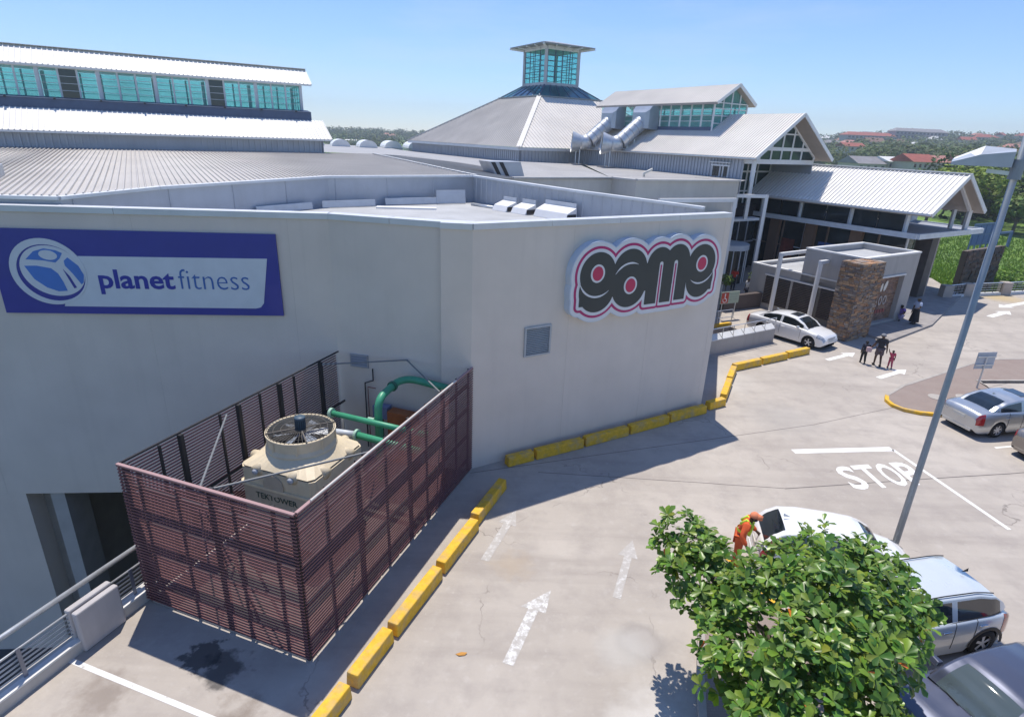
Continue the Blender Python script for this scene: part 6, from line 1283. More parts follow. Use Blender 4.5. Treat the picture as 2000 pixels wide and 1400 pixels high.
# ---------------------------------------------------------------- people
def skin_mesh(V, E, Rd, root=0, lv=2):
    me = bpy.data.meshes.new('p'); me.from_pydata([tuple(v) for v in V], E, []); o = bpy.data.objects.new('p', me); COL.objects.link(o)
    o.modifiers.new('s', 'SKIN').use_smooth_shade = True; sv = me.skin_vertices[0].data
    for i, r in enumerate(Rd): sv[i].radius = (r, r); sv[i].use_root = (i == root)
    s = o.modifiers.new('d', 'SUBSURF'); s.levels = lv; s.render_levels = lv
    bpy.context.view_layer.update(); out = bpy.data.meshes.new_from_object(o.evaluated_get(bpy.context.evaluated_depsgraph_get())); bpy.data.objects.remove(o); return out
def person(label, loc, face, h, skin, top, bottom, pose, sleeve='short', legs='short', hat=None, hair=(.015,.012,.01), extra=None, group='people in the car park'):
    """faces local +x; pose overrides joint positions (fractions of h)"""
    t = thing('person', label, 'person', loc, face, group)
    J = dict(pel=(0,0,.53),spi=(0,0,.63),che=(0,0,.745),nec=(0,0,.835),hb=(.005,0,.875),hd=(.012,0,.915),ht=(.008,0,.958),
        sl=(0,.105,.80),el=(-.01,.14,.63),wl=(.02,.145,.485),hl=(.03,.145,.44),sr=(0,-.105,.80),er=(-.01,-.14,.63),wr=(.02,-.145,.485),hr=(.03,-.145,.44),
        pl=(0,.05,.51),kl=(.02,.055,.28),al=(-.01,.055,.045),tl=(.075,.06,.018),pr=(0,-.05,.51),kr=(.0,-.055,.28),ar=(-.03,-.055,.045),tr=(.055,-.06,.018))
    J.update(pose); Rr = dict(pel=.072,spi=.064,che=.078,nec=.030,hb=.042,hd=.058,ht=.045,sl=.042,el=.027,wl=.019,hl=.022,sr=.042,er=.027,wr=.019,hr=.022,pl=.055,kl=.034,al=.024,tl=.022,pr=.055,kr=.034,ar=.024,tr=.022)
    ed = [('pel','spi'),('spi','che'),('che','nec'),('nec','hb'),('hb','hd'),('hd','ht'),('che','sl'),('sl','el'),('el','wl'),('wl','hl'),('che','sr'),('sr','er'),('er','wr'),('wr','hr'),('pel','pl'),('pl','kl'),('kl','al'),('al','tl'),('pel','pr'),('pr','kr'),('kr','ar'),('ar','tr')]
    def build(keys, edges, grow, nm, mt, fing=False, rover={}):
        ks = list(keys); V = [Vector(J[k])*h for k in ks]; Rd = [(rover.get(k, Rr[k])+grow)*h for k in ks]; E = [(ks.index(a), ks.index(b)) for a, b in edges]
        if fing:
            for a, b in (('wl','hl'),('wr','hr')):
                d = (Vector(J[b])-Vector(J[a])).normalized(); sd = d.cross(Vector((1,0,0))); sd = sd.normalized() if sd.length > .1 else Vector((0,1,0)); fx = sd.cross(d).normalized()
                for k in range(5):
                    i0 = ks.index(b); off = fx*((k-2)*.0085) if k else fx*-.02
                    ln = (.030,.042,.046,.043,.034)[k]; p1 = (Vector(J[b])+off+d*(.020 if k else .004))*h; p2 = p1+(d*ln*.55+sd*.004)*h; p3 = p2+(d*ln*.4+sd*.012)*h
                    n0 = len(V); V += [p1,p2,p3]; Rd += [.0062*h,.0056*h,.0048*h]; E += [(i0,n0),(n0,n0+1),(n0+1,n0+2)]
        me = skin_mesh(V, E, Rd, 0); me.materials.clear(); me.materials.append(mt); me.polygons.foreach_set('use_smooth', [True]*len(me.polygons)); return obj(nm, me, t, world=False)
    build(list(J), ed, 0, 'body', skin, True)
    e = [('spi','che'),('pel','spi'),('che','sl'),('che','sr')]; ks = ['pel','spi','che','sl','sr']
    J['sle'] = tuple(Vector(J['sl']).lerp(Vector(J['el']), .7)); J['sre'] = tuple(Vector(J['sr']).lerp(Vector(J['er']), .7)); Rr['sle'] = .034; Rr['sre'] = .034
    J['col'] = tuple(Vector(J['che']).lerp(Vector(J['nec']), .55)); Rr['col'] = .048
    if sleeve == 'long': ks += ['el','wl','er','wr']; e += [('sl','el'),('el','wl'),('sr','er'),('er','wr')]
    else: ks += ['sle','sre']; e += [('sl','sle'),('sr','sre')]
    build(ks+['col'], e+[('che','col')], .014, 'shirt', top)
    if legs == 'skirt':
        p = Vector(J['pel'])*h; z0 = .10*h; n = 20; m = MB(); rings = [(.085,J['spi'][2]*h-.05*h),(.105,p.z),(.13,.35*h),(.165,z0)]
        m.lathe([(r_*h, z) for r_, z in rings], (p.x,p.y,0), n); m.build('skirt', bottom, t, smooth=True, world=False)
    else:
        f_ = {'short':.95,'long':.9}[legs]; ks = ['pel','pl','pr','k1','k2']; e = [('pel','pl'),('pel','pr'),('pl','k1'),('pr','k2')]
        J['k1'] = tuple(Vector(J['pl']).lerp(Vector(J['kl']), .9)); J['k2'] = tuple(Vector(J['pr']).lerp(Vector(J['kr']), .9)); Rr['k1'] = Rr['k2'] = .046
        if legs == 'long':
            ks = ['pel','pl','pr','kl','kr','al','ar']; e = [('pel','pl'),('pel','pr'),('pl','kl'),('kl','al'),('pr','kr'),('kr','ar')]
        build(ks, e, .015, 'trousers' if legs == 'long' else 'shorts', bottom)
    for k, a in (('tl','al'),('tr','ar')):
        P, A_ = Vector(J[k])*h, Vector(J[a])*h; d = (P-A_); d.z = 0; d.normalize(); m = MB(); m.tube([A_-d*.03*h-Vector((0,0,.022*h)), (A_+P)/2-Vector((0,0,.012*h)), P+d*.02*h-Vector((0,0,-.002*h))], [.026*h,.032*h,.02*h], 10); m.build('shoe', mat('dark shoe', (.02,.02,.022), .6), t, smooth=True, world=False)
    hc = Vector(J['hd'])*h; R0 = .064*h; up = (Vector(J['ht'])-Vector(J['hb'])).normalized()
    if hat: 
        m = MB(); m.lathe([(0,.062*h),(.035*h,.056*h),(.058*h,.03*h),(.068*h,.0),(.066*h,-.004*h)], hc+up*.012*h, 18); m.tube([hc+up*.012*h+Vector((.04*h,0,0)), hc+up*.006*h+Vector((.11*h,0,0))], [.05*h,.035*h], 10); m.build('cap', hat, t, smooth=True, world=False)
    else:
        m = MB(); m.lathe([(0,.056*h),(.035*h,.050*h),(.058*h,.022*h),(.062*h,-.006*h),(.054*h,-.022*h)], hc+Vector((-.012*h,0,0)), 16); m.build('hair', mat('black hair', hair, .8), t, smooth=True, world=False)
    ey = MB(); 
    for s in (1,-1): ey.tube([hc+Vector((.050*h,s*.021*h,.0)), hc+Vector((.058*h,s*.021*h,.0))], .007*h, 8)
    ey.build('eyes', TRIM, t, world=False); MB().tube([hc+Vector((.05*h,0,.004*h)), hc+Vector((.072*h,0,-.014*h)), hc+Vector((.055*h,0,-.018*h))], [.006*h,.011*h,.008*h], 8).build('nose', skin, t, smooth=True, world=False); MB().tube([hc+Vector((.052*h,.016*h,-.034*h)), hc+Vector((.058*h,0,-.035*h)), hc+Vector((.052*h,-.016*h,-.034*h))], .004*h, 6).build('mouth', mat('lips', (.10,.035,.03), .6), t, world=False)
    for s in (1,-1): MB().tube([hc+Vector((.0,s*.057*h,-.012*h)), hc+Vector((.002*h,s*.064*h,.012*h))], .012*h, 8).build('ear', skin, t, smooth=True, world=False)
    if extra: extra(t, h, J)
    return t
SK = mat('dark skin', (.085,.045,.028), .55, var=.06); SK2 = mat('brown skin', (.16,.085,.055), .55, var=.06)
F_AWAY = math.atan2(1,.25)
walk = dict(kl=(.05,.055,.285),al=(.055,.055,.05),tl=(.13,.06,.02),kr=(-.01,-.06,.285),ar=(-.11,-.06,.075),tr=(-.04,-.065,.03))
person('adult in dark shirt and grey shorts walking between two children', (18.55,28.0,0), F_AWAY, 1.74, SK, mat('charcoal shirt', (.025,.025,.03), .85), mat('plaid shorts', (.11,.085,.095), .9, var=.4, scale=14, coord='O'), {**walk, 'el':(.02,.165,.64),'wl':(.05,.235,.53),'hl':(.06,.26,.50),'er':(.0,-.15,.63),'wr':(.03,-.185,.485),'hr':(.04,-.19,.44)}, hat=mat('grey cap', (.22,.23,.25), .8), group='family walking across the car park')
def bag(t, h, J):
    c = Vector((-.10*h,-.10*h,.66*h)); m = MB().box(c.x-.07*h,c.x+.05*h,c.y-.10*h,c.y+.10*h,c.z-.11*h,c.z+.10*h); m.build('backpack', mat('pale pink bag', (.50,.36,.38), .8), t, world=False, bevel=.03)
person('older child in dark clothes with a pale bag leaning towards the adult', (18.02,28.35,0), F_AWAY, 1.22, SK, mat('navy shirt', (.02,.025,.045), .85), mat('black trousers', (.02,.02,.022), .85), {**walk, 'spi':(.03,-.02,.62),'che':(.07,-.04,.73),'nec':(.10,-.05,.81),'hb':(.11,-.05,.85),'hd':(.125,-.05,.89),'ht':(.125,-.05,.935),'sl':(.07,.065,.79),'sr':(.07,-.145,.78),'er':(.08,-.22,.70),'wr':(.12,-.30,.72),'hr':(.13,-.34,.74),'el':(.05,.10,.62),'wl':(.08,.11,.48),'hl':(.09,.11,.44)}, legs='long', extra=bag, group='family walking across the car park')
person('small child in a pink outfit holding the hand of the adult', (19.05,27.72,0), F_AWAY, .98, SK, mat('pink shirt', (.45,.06,.11), .8), mat('pink trousers', (.42,.07,.12), .8), {**walk, 'el':(.0,.17,.86),'wl':(.02,.20,.97),'hl':(.02,.21,1.0)}, legs='long', group='family walking across the car park')
ORG = mat('orange workwear', (.70,.11,.03), .8); 
def vest(t, h, J):
    ch = Vector(J['che'])*h; sp = Vector(J['spi'])*h; Y = mat('lime vest', (.55,.75,.06), .7); W2 = mat('silver tape', (.6,.62,.6), .4)
    for s in (1,-1): MB().tube([ch+Vector((-.085*h,s*.05*h,.02*h)), ch+Vector((-.02*h,s*.055*h,.10*h)), ch+Vector((.075*h,s*.045*h,.03*h)), sp+Vector((.085*h,s*.04*h,-.03*h))], .026*h, 8).build('vest_strap', Y, t, smooth=True, world=False)
    MB().lathe([(.098*h,-.02*h),(.102*h,.0),(.098*h,.025*h)], sp+Vector((.01*h,0,.02*h)), 18).build('vest_band', Y, t, smooth=True, world=False); hd = Vector(J['hd'])*h; MB().lathe([(.0,-.06*h),(.05*h,-.05*h),(.060*h,-.012*h)], hd+Vector((.006*h,0,0)), 14).build('face_cover', mat('black mask', (.02,.02,.025), .8), t, smooth=True, world=False)
person('car guard in orange workwear and lime vest leaning beside the white hatchback', (6.0,12.45,.0), R_(-25), 1.74, SK, ORG, mat('orange trousers', (.55,.10,.03), .8), {'spi':(.02,0,.63),'che':(.06,0,.74),'nec':(.10,0,.825),'hb':(.115,0,.86),'hd':(.13,0,.90),'ht':(.13,0,.945),'sl':(.06,.11,.795),'sr':(.06,-.11,.79),'er':(.02,-.20,.66),'wr':(.10,-.25,.55),'hr':(.13,-.26,.51),'el':(.10,.17,.66),'wl':(.2,.15,.58),'hl':(.24,.14,.56)}, sleeve='long', legs='long', hat=mat('orange cap', (.72,.24,.12), .8), extra=vest)
person('standing woman in a pale blue top and long black skirt outside the stone panel', (25.2,35.65,.12), R_(200), 1.70, SK, mat('pale blue blouse', (.42,.50,.66), .8), mat('black skirt', (.015,.015,.018), .9), {'el':(.05,.14,.65),'wl':(.14,.08,.62),'hl':(.17,.06,.62)}, legs='skirt', group='people at the entrance')
sit = {'pel':(0,0,.16),'spi':(.02,0,.26),'che':(.05,0,.375),'nec':(.08,0,.465),'hb':(.09,0,.50),'hd':(.105,0,.54),'ht':(.105,0,.585),'sl':(.05,.105,.43),'sr':(.05,-.105,.43),'el':(.12,.15,.29),'wl':(.22,.10,.27),'hl':(.26,.09,.26),'er':(.12,-.15,.29),'wr':(.22,-.10,.27),'hr':(.26,-.09,.26),'pl':(.02,.05,.14),'pr':(.02,-.05,.14),'kl':(.22,.10,.24),'kr':(.22,-.10,.24),'al':(.23,.08,.045),'ar':(.23,-.08,.045),'tl':(.31,.09,.018),'tr':(.31,-.09,.018)}
person('person crouching in a purple and white wrap by the block corner', (24.95,36.6,.12), R_(215), 1.65, SK, mat('purple wrap', (.16,.09,.34), .85, var=.8, scale=9, coord='O'), mat('white purple cloth', (.42,.38,.60), .85, var=.6, scale=11, coord='O'), sit, legs='long', group='people at the entrance')
person('shopper in a red top standing in the shaded lobby', (16.5,43.6,.02), R_(250), 1.72, SK, mat('red top', (.50,.045,.03), .8), mat('dark jeans', (.03,.035,.06), .9), {}, legs='long', group='people at the entrance')
person('shopper in a white shirt behind the low brown planter wall', (16.35,40.4,.02), R_(200), 1.65, SK, mat('white shirt', (.70,.70,.72), .8), mat('dark jeans', (.03,.035,.06)), {}, legs='long', group='people at the entrance')
o = MB().prism([(13.7,37.2),(16.9,38.9),(16.75,39.2),(13.55,37.5)], 0, 1.0).build('planter_wall', mat('dark brown plaster', (.10,.08,.075), .8), None, bevel=.02); tag(o, 'low dark brown planter wall behind the parking sign', 'wall')
# ---------------------------------------------------------------- foliage helpers
def leaf_attr(o, cols, dom='POINT'):
    at = o.data.color_attributes.new('col', 'FLOAT_COLOR', dom); at.data.foreach_set('color', np.array(cols, dtype=np.float32).ravel())
def leafmat(name, c, rough=.45, tr=.25, attr='col'):
    m = mat(name, c, rough, var=.12, scale=6, spec=.5, attr=attr)
    N, K = m.node_tree.nodes, m.node_tree.links; bs = N['Principled BSDF']; out = N['Material Output']; src = bs.inputs['Base Color'].links[0].from_socket
    td = N.new('ShaderNodeBsdfTranslucent'); K.new(src, td.inputs[0]); mx = N.new('ShaderNodeMixShader'); mx.inputs[0].default_value = tr; K.new(bs.outputs[0], mx.inputs[1]); K.new(td.outputs[0], mx.inputs[2]); K.new(mx.outputs[0], out.inputs[0]); return m
LEAF = leafmat('glossy leaf', (.135,.245,.04), .34, .28)
BARK = mat('bark', (.16,.13,.10), .9, var=.25, scale=8, bump=.6, bscale=20)
# ---------------------------------------------------------------- near tree with rosettes of large leaves
tree = thing('almond_tree', 'leafy tree with rosettes of large glossy leaves in the lower right', 'tree', (5.1,7.75,.1))
lob = [(3.59,9.45,2.95,.68),(3.8,9.3,2.85,.5),(4.25,9.05,2.75,.58),(5.2,8.8,2.95,.64),(6.1,9.05,3.1,.72),(6.7,8.75,3.05,.70),(6.95,8.2,2.85,.62),(3.45,8.85,2.6,.62),(4.25,7.9,3.2,.70),(5.02,7.5,3.6,.85),(5.95,7.5,3.2,.85),(6.75,7.75,2.7,.62),(3.75,8.4,2.5,.55),(3.65,6.6,2.85,.62),(4.25,6.5,3.35,.75),(5.05,6.5,3.3,.80),(5.85,7.05,2.7,.68),(3.75,6.0,2.75,.6),(4.3,5.9,3.0,.7),(5.2,6.0,2.8,.7),(4.4,8.6,2.6,.45),(5.6,8.2,3.0,.8),(5.4,6.0,2.5,.6),(3.7,7.3,2.7,.58),(3.5,6.9,2.4,.5)]
br_ = MB(); top_ = Vector((5.1,7.7,1.75))
br_.tube([(5.1,7.75,.08),(5.05,7.72,.9),top_], [.15,.12,.10], 10)
tips = []
hub = [Vector((4.3,8.5,2.25)), Vector((6.0,8.4,2.4)), Vector((4.3,6.6,2.35)), Vector((5.7,6.9,2.3)), Vector((5.2,7.6,2.8))]
for hq in hub: br_.tube([top_-Vector((0,0,.2)), top_.lerp(hq,.5)+Vector((0,0,.12)), hq], [.085,.065,.045], 8)
for x, y, z, r in lob:
    c = Vector((x,y,z)); hq = min(hub, key=lambda q: (q-c).length); br_.tube([hq, hq.lerp(c,.55)+Vector((random.uniform(-.1,.1),random.uniform(-.1,.1),-.08)), c], [.04,.025,.014], 6)
br_.build('trunk', BARK, tree, smooth=True)
ros = []
for x, y, z, r in lob:
    nR = int(56*r*r/.5); k = 0
    while k < nR:
        d = Vector((random.gauss(0,1), random.gauss(0,1), random.gauss(.35,.9))).normalized(); rad = r*random.uniform(.45,1.02); p = Vector((x,y,z)) + Vector((d.x*rad*1.05, d.y*rad*1.05, d.z*rad*.78))
        if p.z < 1.5: k += 1; continue
        ros.append((p, (d*.55+Vector((random.gauss(0,.25),random.gauss(0,.25),.75))).normalized())); k += 1
leaves = []
for p, up in ros:
    e1 = up.orthogonal().normalized(); e2 = up.cross(e1); n = random.randint(6,10); a0 = random.uniform(0,6.28); sz = random.uniform(.8,1.15)
    for k in range(n):
        a_ = a0+2.4*k; el = random.uniform(-.25,.75); d = (e1*math.cos(a_)+e2*math.sin(a_))*math.cos(el)+up*math.sin(el); L = random.uniform(.13,.225)*sz; base = p+up*random.uniform(-.05,.04)
        g = random.random(); ccol = (1,1,1)
        if g < .10: ccol = (1.7,1.35,.9)
        elif g < .35: ccol = (1.35,1.22,1.0)
        elif g < .60: ccol = (.62,.72,.8)
        elif g > .9975: ccol = (5.5,.75,.9)
        leaves.append((base, d, up, L, tuple(q*random.uniform(.85,1.15) for q in ccol)))
def leaf_geo(base, d, up, L):
    s = d.cross(up); s = s.normalized() if s.length > .05 else d.orthogonal().normalized(); nn = s.cross(d).normalized(); w_ = L*.27
    P = lambda x, y, z: base + d*(x*L) + s*(y*w_) + nn*(z*L)
    return [P(0,0,0), P(.45,-.62,.05), P(.80,-.95,.02), P(1.02,0,-.10), P(.80,.95,.02), P(.45,.62,.05), P(.5,0,-.02), P(.8,0,-.05)], [(0,1,6),(1,2,7,6),(2,3,7),(3,4,7),(4,5,6,7),(5,0,6)]
cpos = Vector((0,0,CAMH)); order = sorted(range(len(leaves)), key=lambda i: (leaves[i][0]-cpos).length - leaves[i][3]*3)
near = set(order[:300])
fm, cols = MB(), []
for i, (b, d, up, L, c) in enumerate(leaves):
    vs, fs = leaf_geo(b, d, up, L)
    if i in near:
        lo_ = MB().add([v-b for v in vs], fs).build('leaf', LEAF, tree, smooth=True); lo_.location = b; leaf_attr(lo_, [(*c,1)]*8)
    else: fm.add(vs, fs); cols += [(*c,1)]*8
fo = fm.build('foliage', LEAF, tree, smooth=True); leaf_attr(fo, cols); fo['kind'] = 'stuff'
# fallen leaf
o = MB().add([(0,0,.006),(.08,-.05,.02),(.2,-.03,.012),(.25,.03,.03),(.12,.06,.006)], [(0,1,2,3,4)]).build('fallen_leaf', mat('dry leaf', (.50,.24,.05), .7)); o.location = (-.95,9.3,.002); tag(o, 'single dry orange leaf on the concrete', 'leaf')
# ---------------------------------------------------------------- potted shrubs
FOL = leafmat('shrub leaf', (.10,.17,.04), .6, .25)
def crown_quads(m, cols, c, rad, n, s, tint=(1,1,1), hollow=.45, up=.5):
    for _ in range(n):
        d = Vector((random.gauss(0,1), random.gauss(0,1), random.gauss(0,1))).normalized(); q = random.uniform(hollow,1)**.6; bump = 1+.16*mnoise.noise(d*2.3+Vector(c)*.37)*2
        p = Vector((c[0]+d.x*rad[0]*q*bump, c[1]+d.y*rad[1]*q*bump, c[2]+d.z*rad[2]*q*bump)); nn = (d+Vector((random.gauss(0,.5),random.gauss(0,.5),up+random.gauss(0,.4)))).normalized(); e1 = nn.orthogonal().normalized(); e1 = Matrix.Rotation(random.uniform(0,6.28),3,nn) @ e1; e2 = nn.cross(e1); sz = s*random.uniform(.6,1.3)
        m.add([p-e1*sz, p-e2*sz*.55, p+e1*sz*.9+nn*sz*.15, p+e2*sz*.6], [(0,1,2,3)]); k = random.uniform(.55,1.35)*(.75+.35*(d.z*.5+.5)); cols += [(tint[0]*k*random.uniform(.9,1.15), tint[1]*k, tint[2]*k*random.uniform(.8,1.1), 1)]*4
for x, y, lb in ((14.75,40.2,'round potted shrub at the store corner'),(17.3,41.6,'round potted shrub beside the grey block')):
    t = thing('potted_shrub', lb, 'plant', (x,y,0), 0, 'potted shrubs at the entrance'); MB().lathe([(0,0),(.2,0),(.28,.5),(.24,.5),(.22,.42),(0,.42)], (0,0,0), 16).build('pot', CONC, t, world=False); MB().tube([(0,0,.4),(0,0,1.2)], .03, 6).build('stem', BARK, t, world=False)
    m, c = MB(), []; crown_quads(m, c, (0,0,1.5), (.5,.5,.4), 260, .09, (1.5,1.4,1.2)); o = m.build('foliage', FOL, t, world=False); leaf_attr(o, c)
# ---------------------------------------------------------------- background trees, one by one
TREEM = leafmat('tree leaf', (.055,.085,.028), .7, .2)
def bg_tree(x, y, h, r, label, tint=(1,1,1), n=1500, s=.32, flat_=.8, group='trees beyond the deck'):
    z = terr(x, y); t = thing('broadleaf_tree', label, 'tree', (x,y,z), 0, group); m = MB(); m.tube([(0,0,-.3),(.1,0,h*.3),(0,.1,h*.55)], [.3,.22,.12], 8)
    for k in range(5): a_ = k*1.26; m.tube([(0,0,h*.32),(r*.45*math.cos(a_), r*.45*math.sin(a_), h*.62)], [.14,.05], 6)
    m.build('trunk', BARK, t, world=False); m, c = MB(), []; nl = 7
    for k in range(nl):
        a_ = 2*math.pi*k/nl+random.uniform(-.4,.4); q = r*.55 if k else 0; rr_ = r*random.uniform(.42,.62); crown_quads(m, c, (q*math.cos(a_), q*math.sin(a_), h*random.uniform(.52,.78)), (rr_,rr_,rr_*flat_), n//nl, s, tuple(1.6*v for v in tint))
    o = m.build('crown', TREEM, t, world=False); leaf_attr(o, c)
bt = [(83,112,12,7.0,'flat topped lime green tree behind the pavilion roof',(2.3,2.1,.9),.6),(95,110,12.5,7.0,'dark dense tree right of the lamp post',(.8,.9,.9),.9),(89,122,13,7.5,'dark tree at the right edge below the houses',(.7,.8,.8),.9),(76,112,10.0,5.5,'mid green tree just behind the pavilion gable',(.95,1.05,.8),.9),(104,112,14,7.5,'tall green tree cut by the right picture edge',(.9,1.0,.8),.9),
      (96,102,8,5,'rounded green bush tree at the right edge',(1.3,1.3,.9),.8),(86,104,6.5,4.2,'low pale green tree on the grass at the right edge',(1.6,1.6,1.0),.8),(100,128,12,7,'grey green tree far behind the lamp post',(.9,1.0,1.0),.9)]
for x, y, h, r, lb, ti, fl_ in bt: bg_tree(x, y, h, r, lb, ti, 1900, .42, fl_)
for k, (x, y, s_) in enumerate(((45.0,50.4,1.1),(48.3,51.2,1.3),(52.0,53.5,1.5),(44.0,53.5,1.4),(49.5,56.0,1.6),(56.0,58.0,1.7))):
    z = terr(x,y); t = thing('grass_bank_shrub', ['shrub nearest the stone wall behind the far railing','shrub just behind the middle of the far railing','shrub behind the right end of the far railing','upper shrub above the stone wall','upper shrub on the grass bank','rightmost shrub on the grass bank'][k], 'shrub', (x,y,z), 0, 'shrubs on the grass bank'); MB().tube([(0,0,-.2),(0,0,s_*.7)], .06, 6).build('stem', BARK, t, world=False); m, c = MB(), []; crown_quads(m, c, (0,0,s_*.75), (s_*1.25,s_*1.25,s_*.75), 600, .16, (2.6,3.0,1.2)); o = m.build('foliage', TREEM, t, world=False); leaf_attr(o, c)
# long grass on the bank
gm, gc = MB(), []
for _ in range(16000):
    th = math.radians(random.uniform(33,46)); r_ = 62+random.random()**1.3*66; x, y = r_*math.sin(th), r_*math.cos(th); z = terr(x,y); hgt = random.uniform(.2,.45); a_ = random.uniform(0,3.14); dx, dy = math.cos(a_)*.11, math.sin(a_)*.11
    gm.add([(x-dx,y-dy,z),(x+dx,y+dy,z),(x+dx*.5+random.uniform(-.2,.2),y+dy*.5,z+hgt)], [(0,1,2)]); k = random.uniform(.7,1.5); gc += [(3.3*k,3.3*k,1.2*k,1)]*3
go = gm.build('bank_grass', TREEM); leaf_attr(go, gc); tag(go, 'long bright green grass on the bank beyond the railing', 'grass', kind='stuff')
# ---------------------------------------------------------------- far woods (stuff) and houses
wm, wc = MB(), []
def wood(th0, th1, r0_, r1_, n, tint):
    for _ in range(n):
        th = math.radians(random.uniform(th0,th1)); r_ = math.sqrt(random.uniform(r0_**2, r1_**2)); x, y = r_*math.sin(th), r_*math.cos(th); R0 = random.uniform(3.0,6.5); k = random.uniform(.65,1.25); hue = random.random()
        ti = (tint[0]*k*(1.25 if hue > .8 else 1), tint[1]*k, tint[2]*k*(.8 if hue > .8 else 1)); crown_quads(wm, wc, (x,y,terr(x,y)+R0*.75), (R0,R0,R0*random.uniform(.75,1.15)), 46 if r_ > 450 else 95, R0*(.26 if r_ > 450 else .17), ti, .7)
wood(23,45,330,520,420,(1.5,1.5,1.15)); wood(22,46,520,800,560,(1.4,1.45,1.2)); wood(22,46,800,1040,420,(1.2,1.3,1.2)); wood(-21,-8,450,1120,460,(1.3,1.4,1.25)); wood(36,44,150,240,50,(1.0,1.1,.9))
o = wm.build('far_woods', TREEM); leaf_attr(o, wc); tag(o, 'far wooded hillside of mixed green trees', 'woods', kind='stuff')
HW = mat('house wall', (.52,.48,.42), .85, var=.05); RT = [mat('red tile roof', (.34,.10,.07), .8, var=.15, scale=.6), mat('brown tile roof', (.22,.13,.10), .8, var=.15, scale=.6), mat('grey tile roof', (.26,.25,.26), .8, var=.12, scale=.6), mat('white sheet roof', (.72,.72,.70), .6), mat('rose tile roof', (.42,.20,.16), .8, var=.12, scale=.6)]
def house(x, y, L, W, h, ang_, ri, label, rh=1.8, hip=False, group='houses beyond the car park', z=None):
    z = terr(x,y) if z is None else z; t = thing('house', label, 'house', (x,y,z), ang_, group)
    MB().box(-L/2,L/2,-W/2,W/2,-2,h).build('wall', HW, t, world=False); e = .5; k = W*.35 if hip else 0
    m = MB().add([(-L/2-e,-W/2-e,h-.1),(L/2+e,-W/2-e,h-.1),(L/2+e,W/2+e,h-.1),(-L/2-e,W/2+e,h-.1),(-L/2-e+k,0,h+rh),(L/2+e-k,0,h+rh)], [(0,1,5,4),(2,3,4,5),(1,2,5),(3,0,4),(3,2,1,0)]); m.build('roof', RT[ri], t, world=False)
    n = max(2, int(L/3))
    for i in range(n): xx = -L/2+L*(i+.5)/n; MB().box(xx-.6,xx+.6,-W/2-.05,-W/2+.02,h-2.0,h-.8).build('window', GLASSD, t, world=False)
    MB().box(-.45,.45,-W/2-.045,-W/2+.02,0,2.0).build('door', BROWN, t, world=False)
    for i in (0,): MB().box(L/2-.02,L/2+.05,-.7,.7,h-2.0,h-.9).build('window', GLASSD, t, world=False)
HS = [(128,232,14,9,4.3,.35,2,'grey roofed house left of the red roofs in the valley',2.4,False),(139,236,10,8,4.6,.5,3,'white roofed house in the valley beside the red roofs',1.6,False),(147,232,15,9,4.4,.45,0,'broad red roofed house in the valley',2.6,False),(158,238,12,8,4.2,.4,4,'rose roofed house next to the broad red roof',2.3,False),(170,240,13,9,4.4,.35,1,'brown roofed house in the middle of the valley row',2.4,False),(180,246,13,9,4.0,.4,2,'grey roofed house in the valley behind the pavilion ridge',2.2,False),(160,222,11,8,2.6,.5,1,'low brown roofed house in front of the rose roof',2.0,False),(192,238,13,9,2.8,.5,1,'brown roofed house left of the lime tree',2.2,False),
      (118,128,13,8,3.2,.4,1,'dark brown roofed house right of the lime tree',2.0,False),(123,133,6,5,3.0,.4,4,'ochre gabled house part beside the dark roof',1.6,False),(330,560,14,10,7,.2,0,'red roofed house below the apartment block',2.6,True),(420,640,12,9,6,.3,3,'tiny white peaked house on the hillside',3.4,True),(520,720,16,10,7,.3,4,'ochre roofed house among the hill trees',2.4,True),(560,700,22,12,7,.2,0,'red roofed house on the right of the hill',3,True),(640,730,26,12,7,.2,0,'long red roofed house at the right picture edge',3,True),(-160,760,16,11,6,.1,4,'pink roofed house on the left hillside',3,True),(-150,560,14,9,6,.1,3,'white flat house on the left hillside',.6,False)]
for x, y, L, W, h, a_, ri, lb, rh, hp2 in HS: house(x, y, L, W, h, a_, ri, lb, rh, hp2)
rh_ = random.Random(5); ordw = ('first','second','third','fourth','fifth','sixth','seventh','eighth','ninth','tenth','eleventh','twelfth')
fh = sorted([(rh_.uniform(25.5,43.5), rh_.uniform(430,960), rh_.choice((0,0,1,2,3,3,4,4))) for _ in range(34)]); cnt = {}
for th, r_, ri in fh:
    th = math.radians(th); x, y = r_*math.sin(th), r_*math.cos(th); cnt[ri] = cnt.get(ri, -1)+1; cn = ('red','brown','grey','white','rose')[ri]
    house(x, y, rh_.uniform(9,15), rh_.uniform(8,10), rh_.uniform(6.5,8.5), rh_.uniform(-.3,.7), ri, '%s tiny %s roofed house from the left on the far wooded hill' % (ordw[min(cnt[ri],11)], cn), rh_.uniform(1.8,3), rh_.random() < .5, 'far houses with %s roofs' % cn)
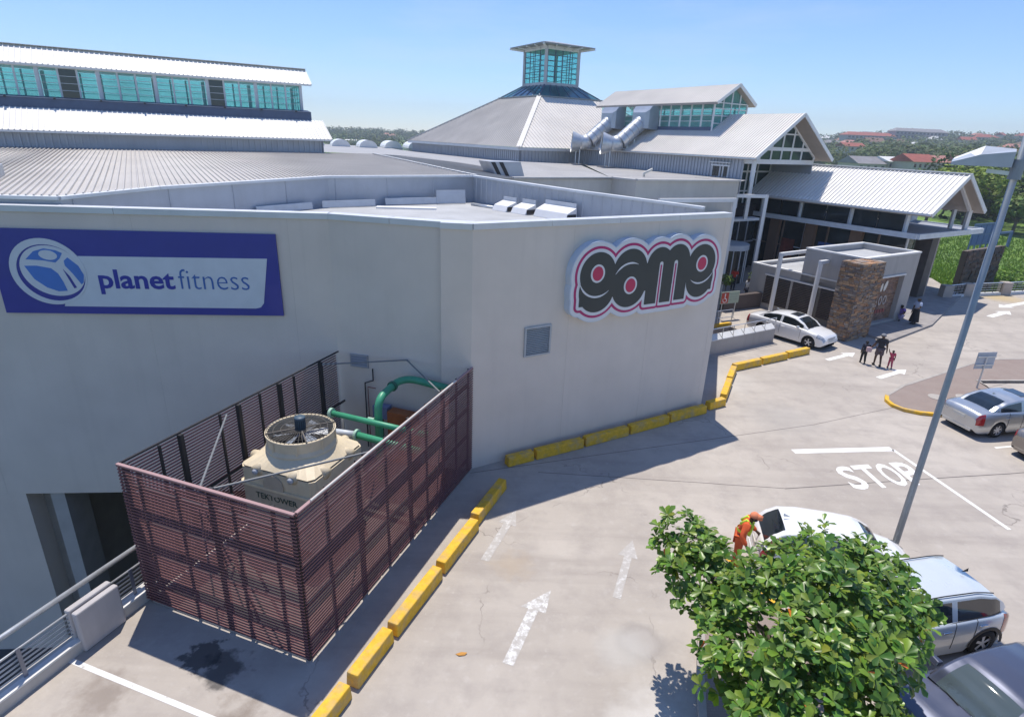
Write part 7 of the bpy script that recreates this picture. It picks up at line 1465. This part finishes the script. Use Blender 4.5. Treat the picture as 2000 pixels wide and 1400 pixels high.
APT = mat('apartment render', (.36,.34,.36), .85, var=.06)
for (x, y, L, h, lb, ri) in ((352,640,52,11,'long apartment block with red roof on the hill at the left',0),(408,650,58,13,'grey apartment block with balconies on the hill',2)):
    z = terr(x,y); t = thing('apartment_block', lb, 'building', (x,y,z), .12, 'apartment blocks on the hill'); MB().box(-L/2,L/2,-6,6,-6,h).build('wall', APT, t, world=False)
    MB().add([(-L/2-1,-7,h),(L/2+1,-7,h),(L/2+1,7,h),(-L/2-1,7,h),(-L/2+4,0,h+3.2),(L/2-4,0,h+3.2)], [(0,1,5,4),(2,3,4,5),(1,2,5),(3,0,4),(3,2,1,0)]).build('roof', RT[ri], t, world=False)
    for f_ in range(4):
        for k in range(int(L/4.2)): xx = -L/2+2.4+k*4.2; MB().box(xx-1.2,xx+1.2,-6.08,-5.9,h-2.6-f_*3,h-.9-f_*3).build('window', GLASSD, t, world=False)
        MB().box(-L/2,L/2,-6.9,-6.01,h-2.95-f_*3,h-2.75-f_*3).build('balcony_slab', APT, t, world=False)
t = thing('warehouse', 'long pale flat roofed shed on the far right slope', 'building', (300,420,terr(300,420))); MB().box(-32,32,-8,8,-3,5).build('wall', HW, t, world=False); MB().box(-33,33,-9,9,5.01,5.6).build('roof', RT[3], t, world=False)

# ---------------------------------------------------------------- haze: the air between here and the hills
hz = MB().box(-1500,1500,-300,1500,-9,75); ho = bpy.data.objects.new('haze', hz.mesh('haze', mat('_h', (.8,.8,.8)))); COL.objects.link(ho); ho['kind'] = 'stuff'; tag(ho, 'thin blue haze lying over the whole place', 'haze')
hm = bpy.data.materials.new('haze air'); hm.use_nodes = True; t_ = hm.node_tree; t_.nodes.clear(); ou = t_.nodes.new('ShaderNodeOutputMaterial'); pv = t_.nodes.new('ShaderNodeVolumePrincipled')
pv.inputs['Color'].default_value = (.78,.87,1,1); pv.inputs['Density'].default_value = .00045; pv.inputs['Anisotropy'].default_value = .2; t_.links.new(pv.outputs[0], ou.inputs['Volume']); ho.data.materials.clear(); ho.data.materials.append(hm)
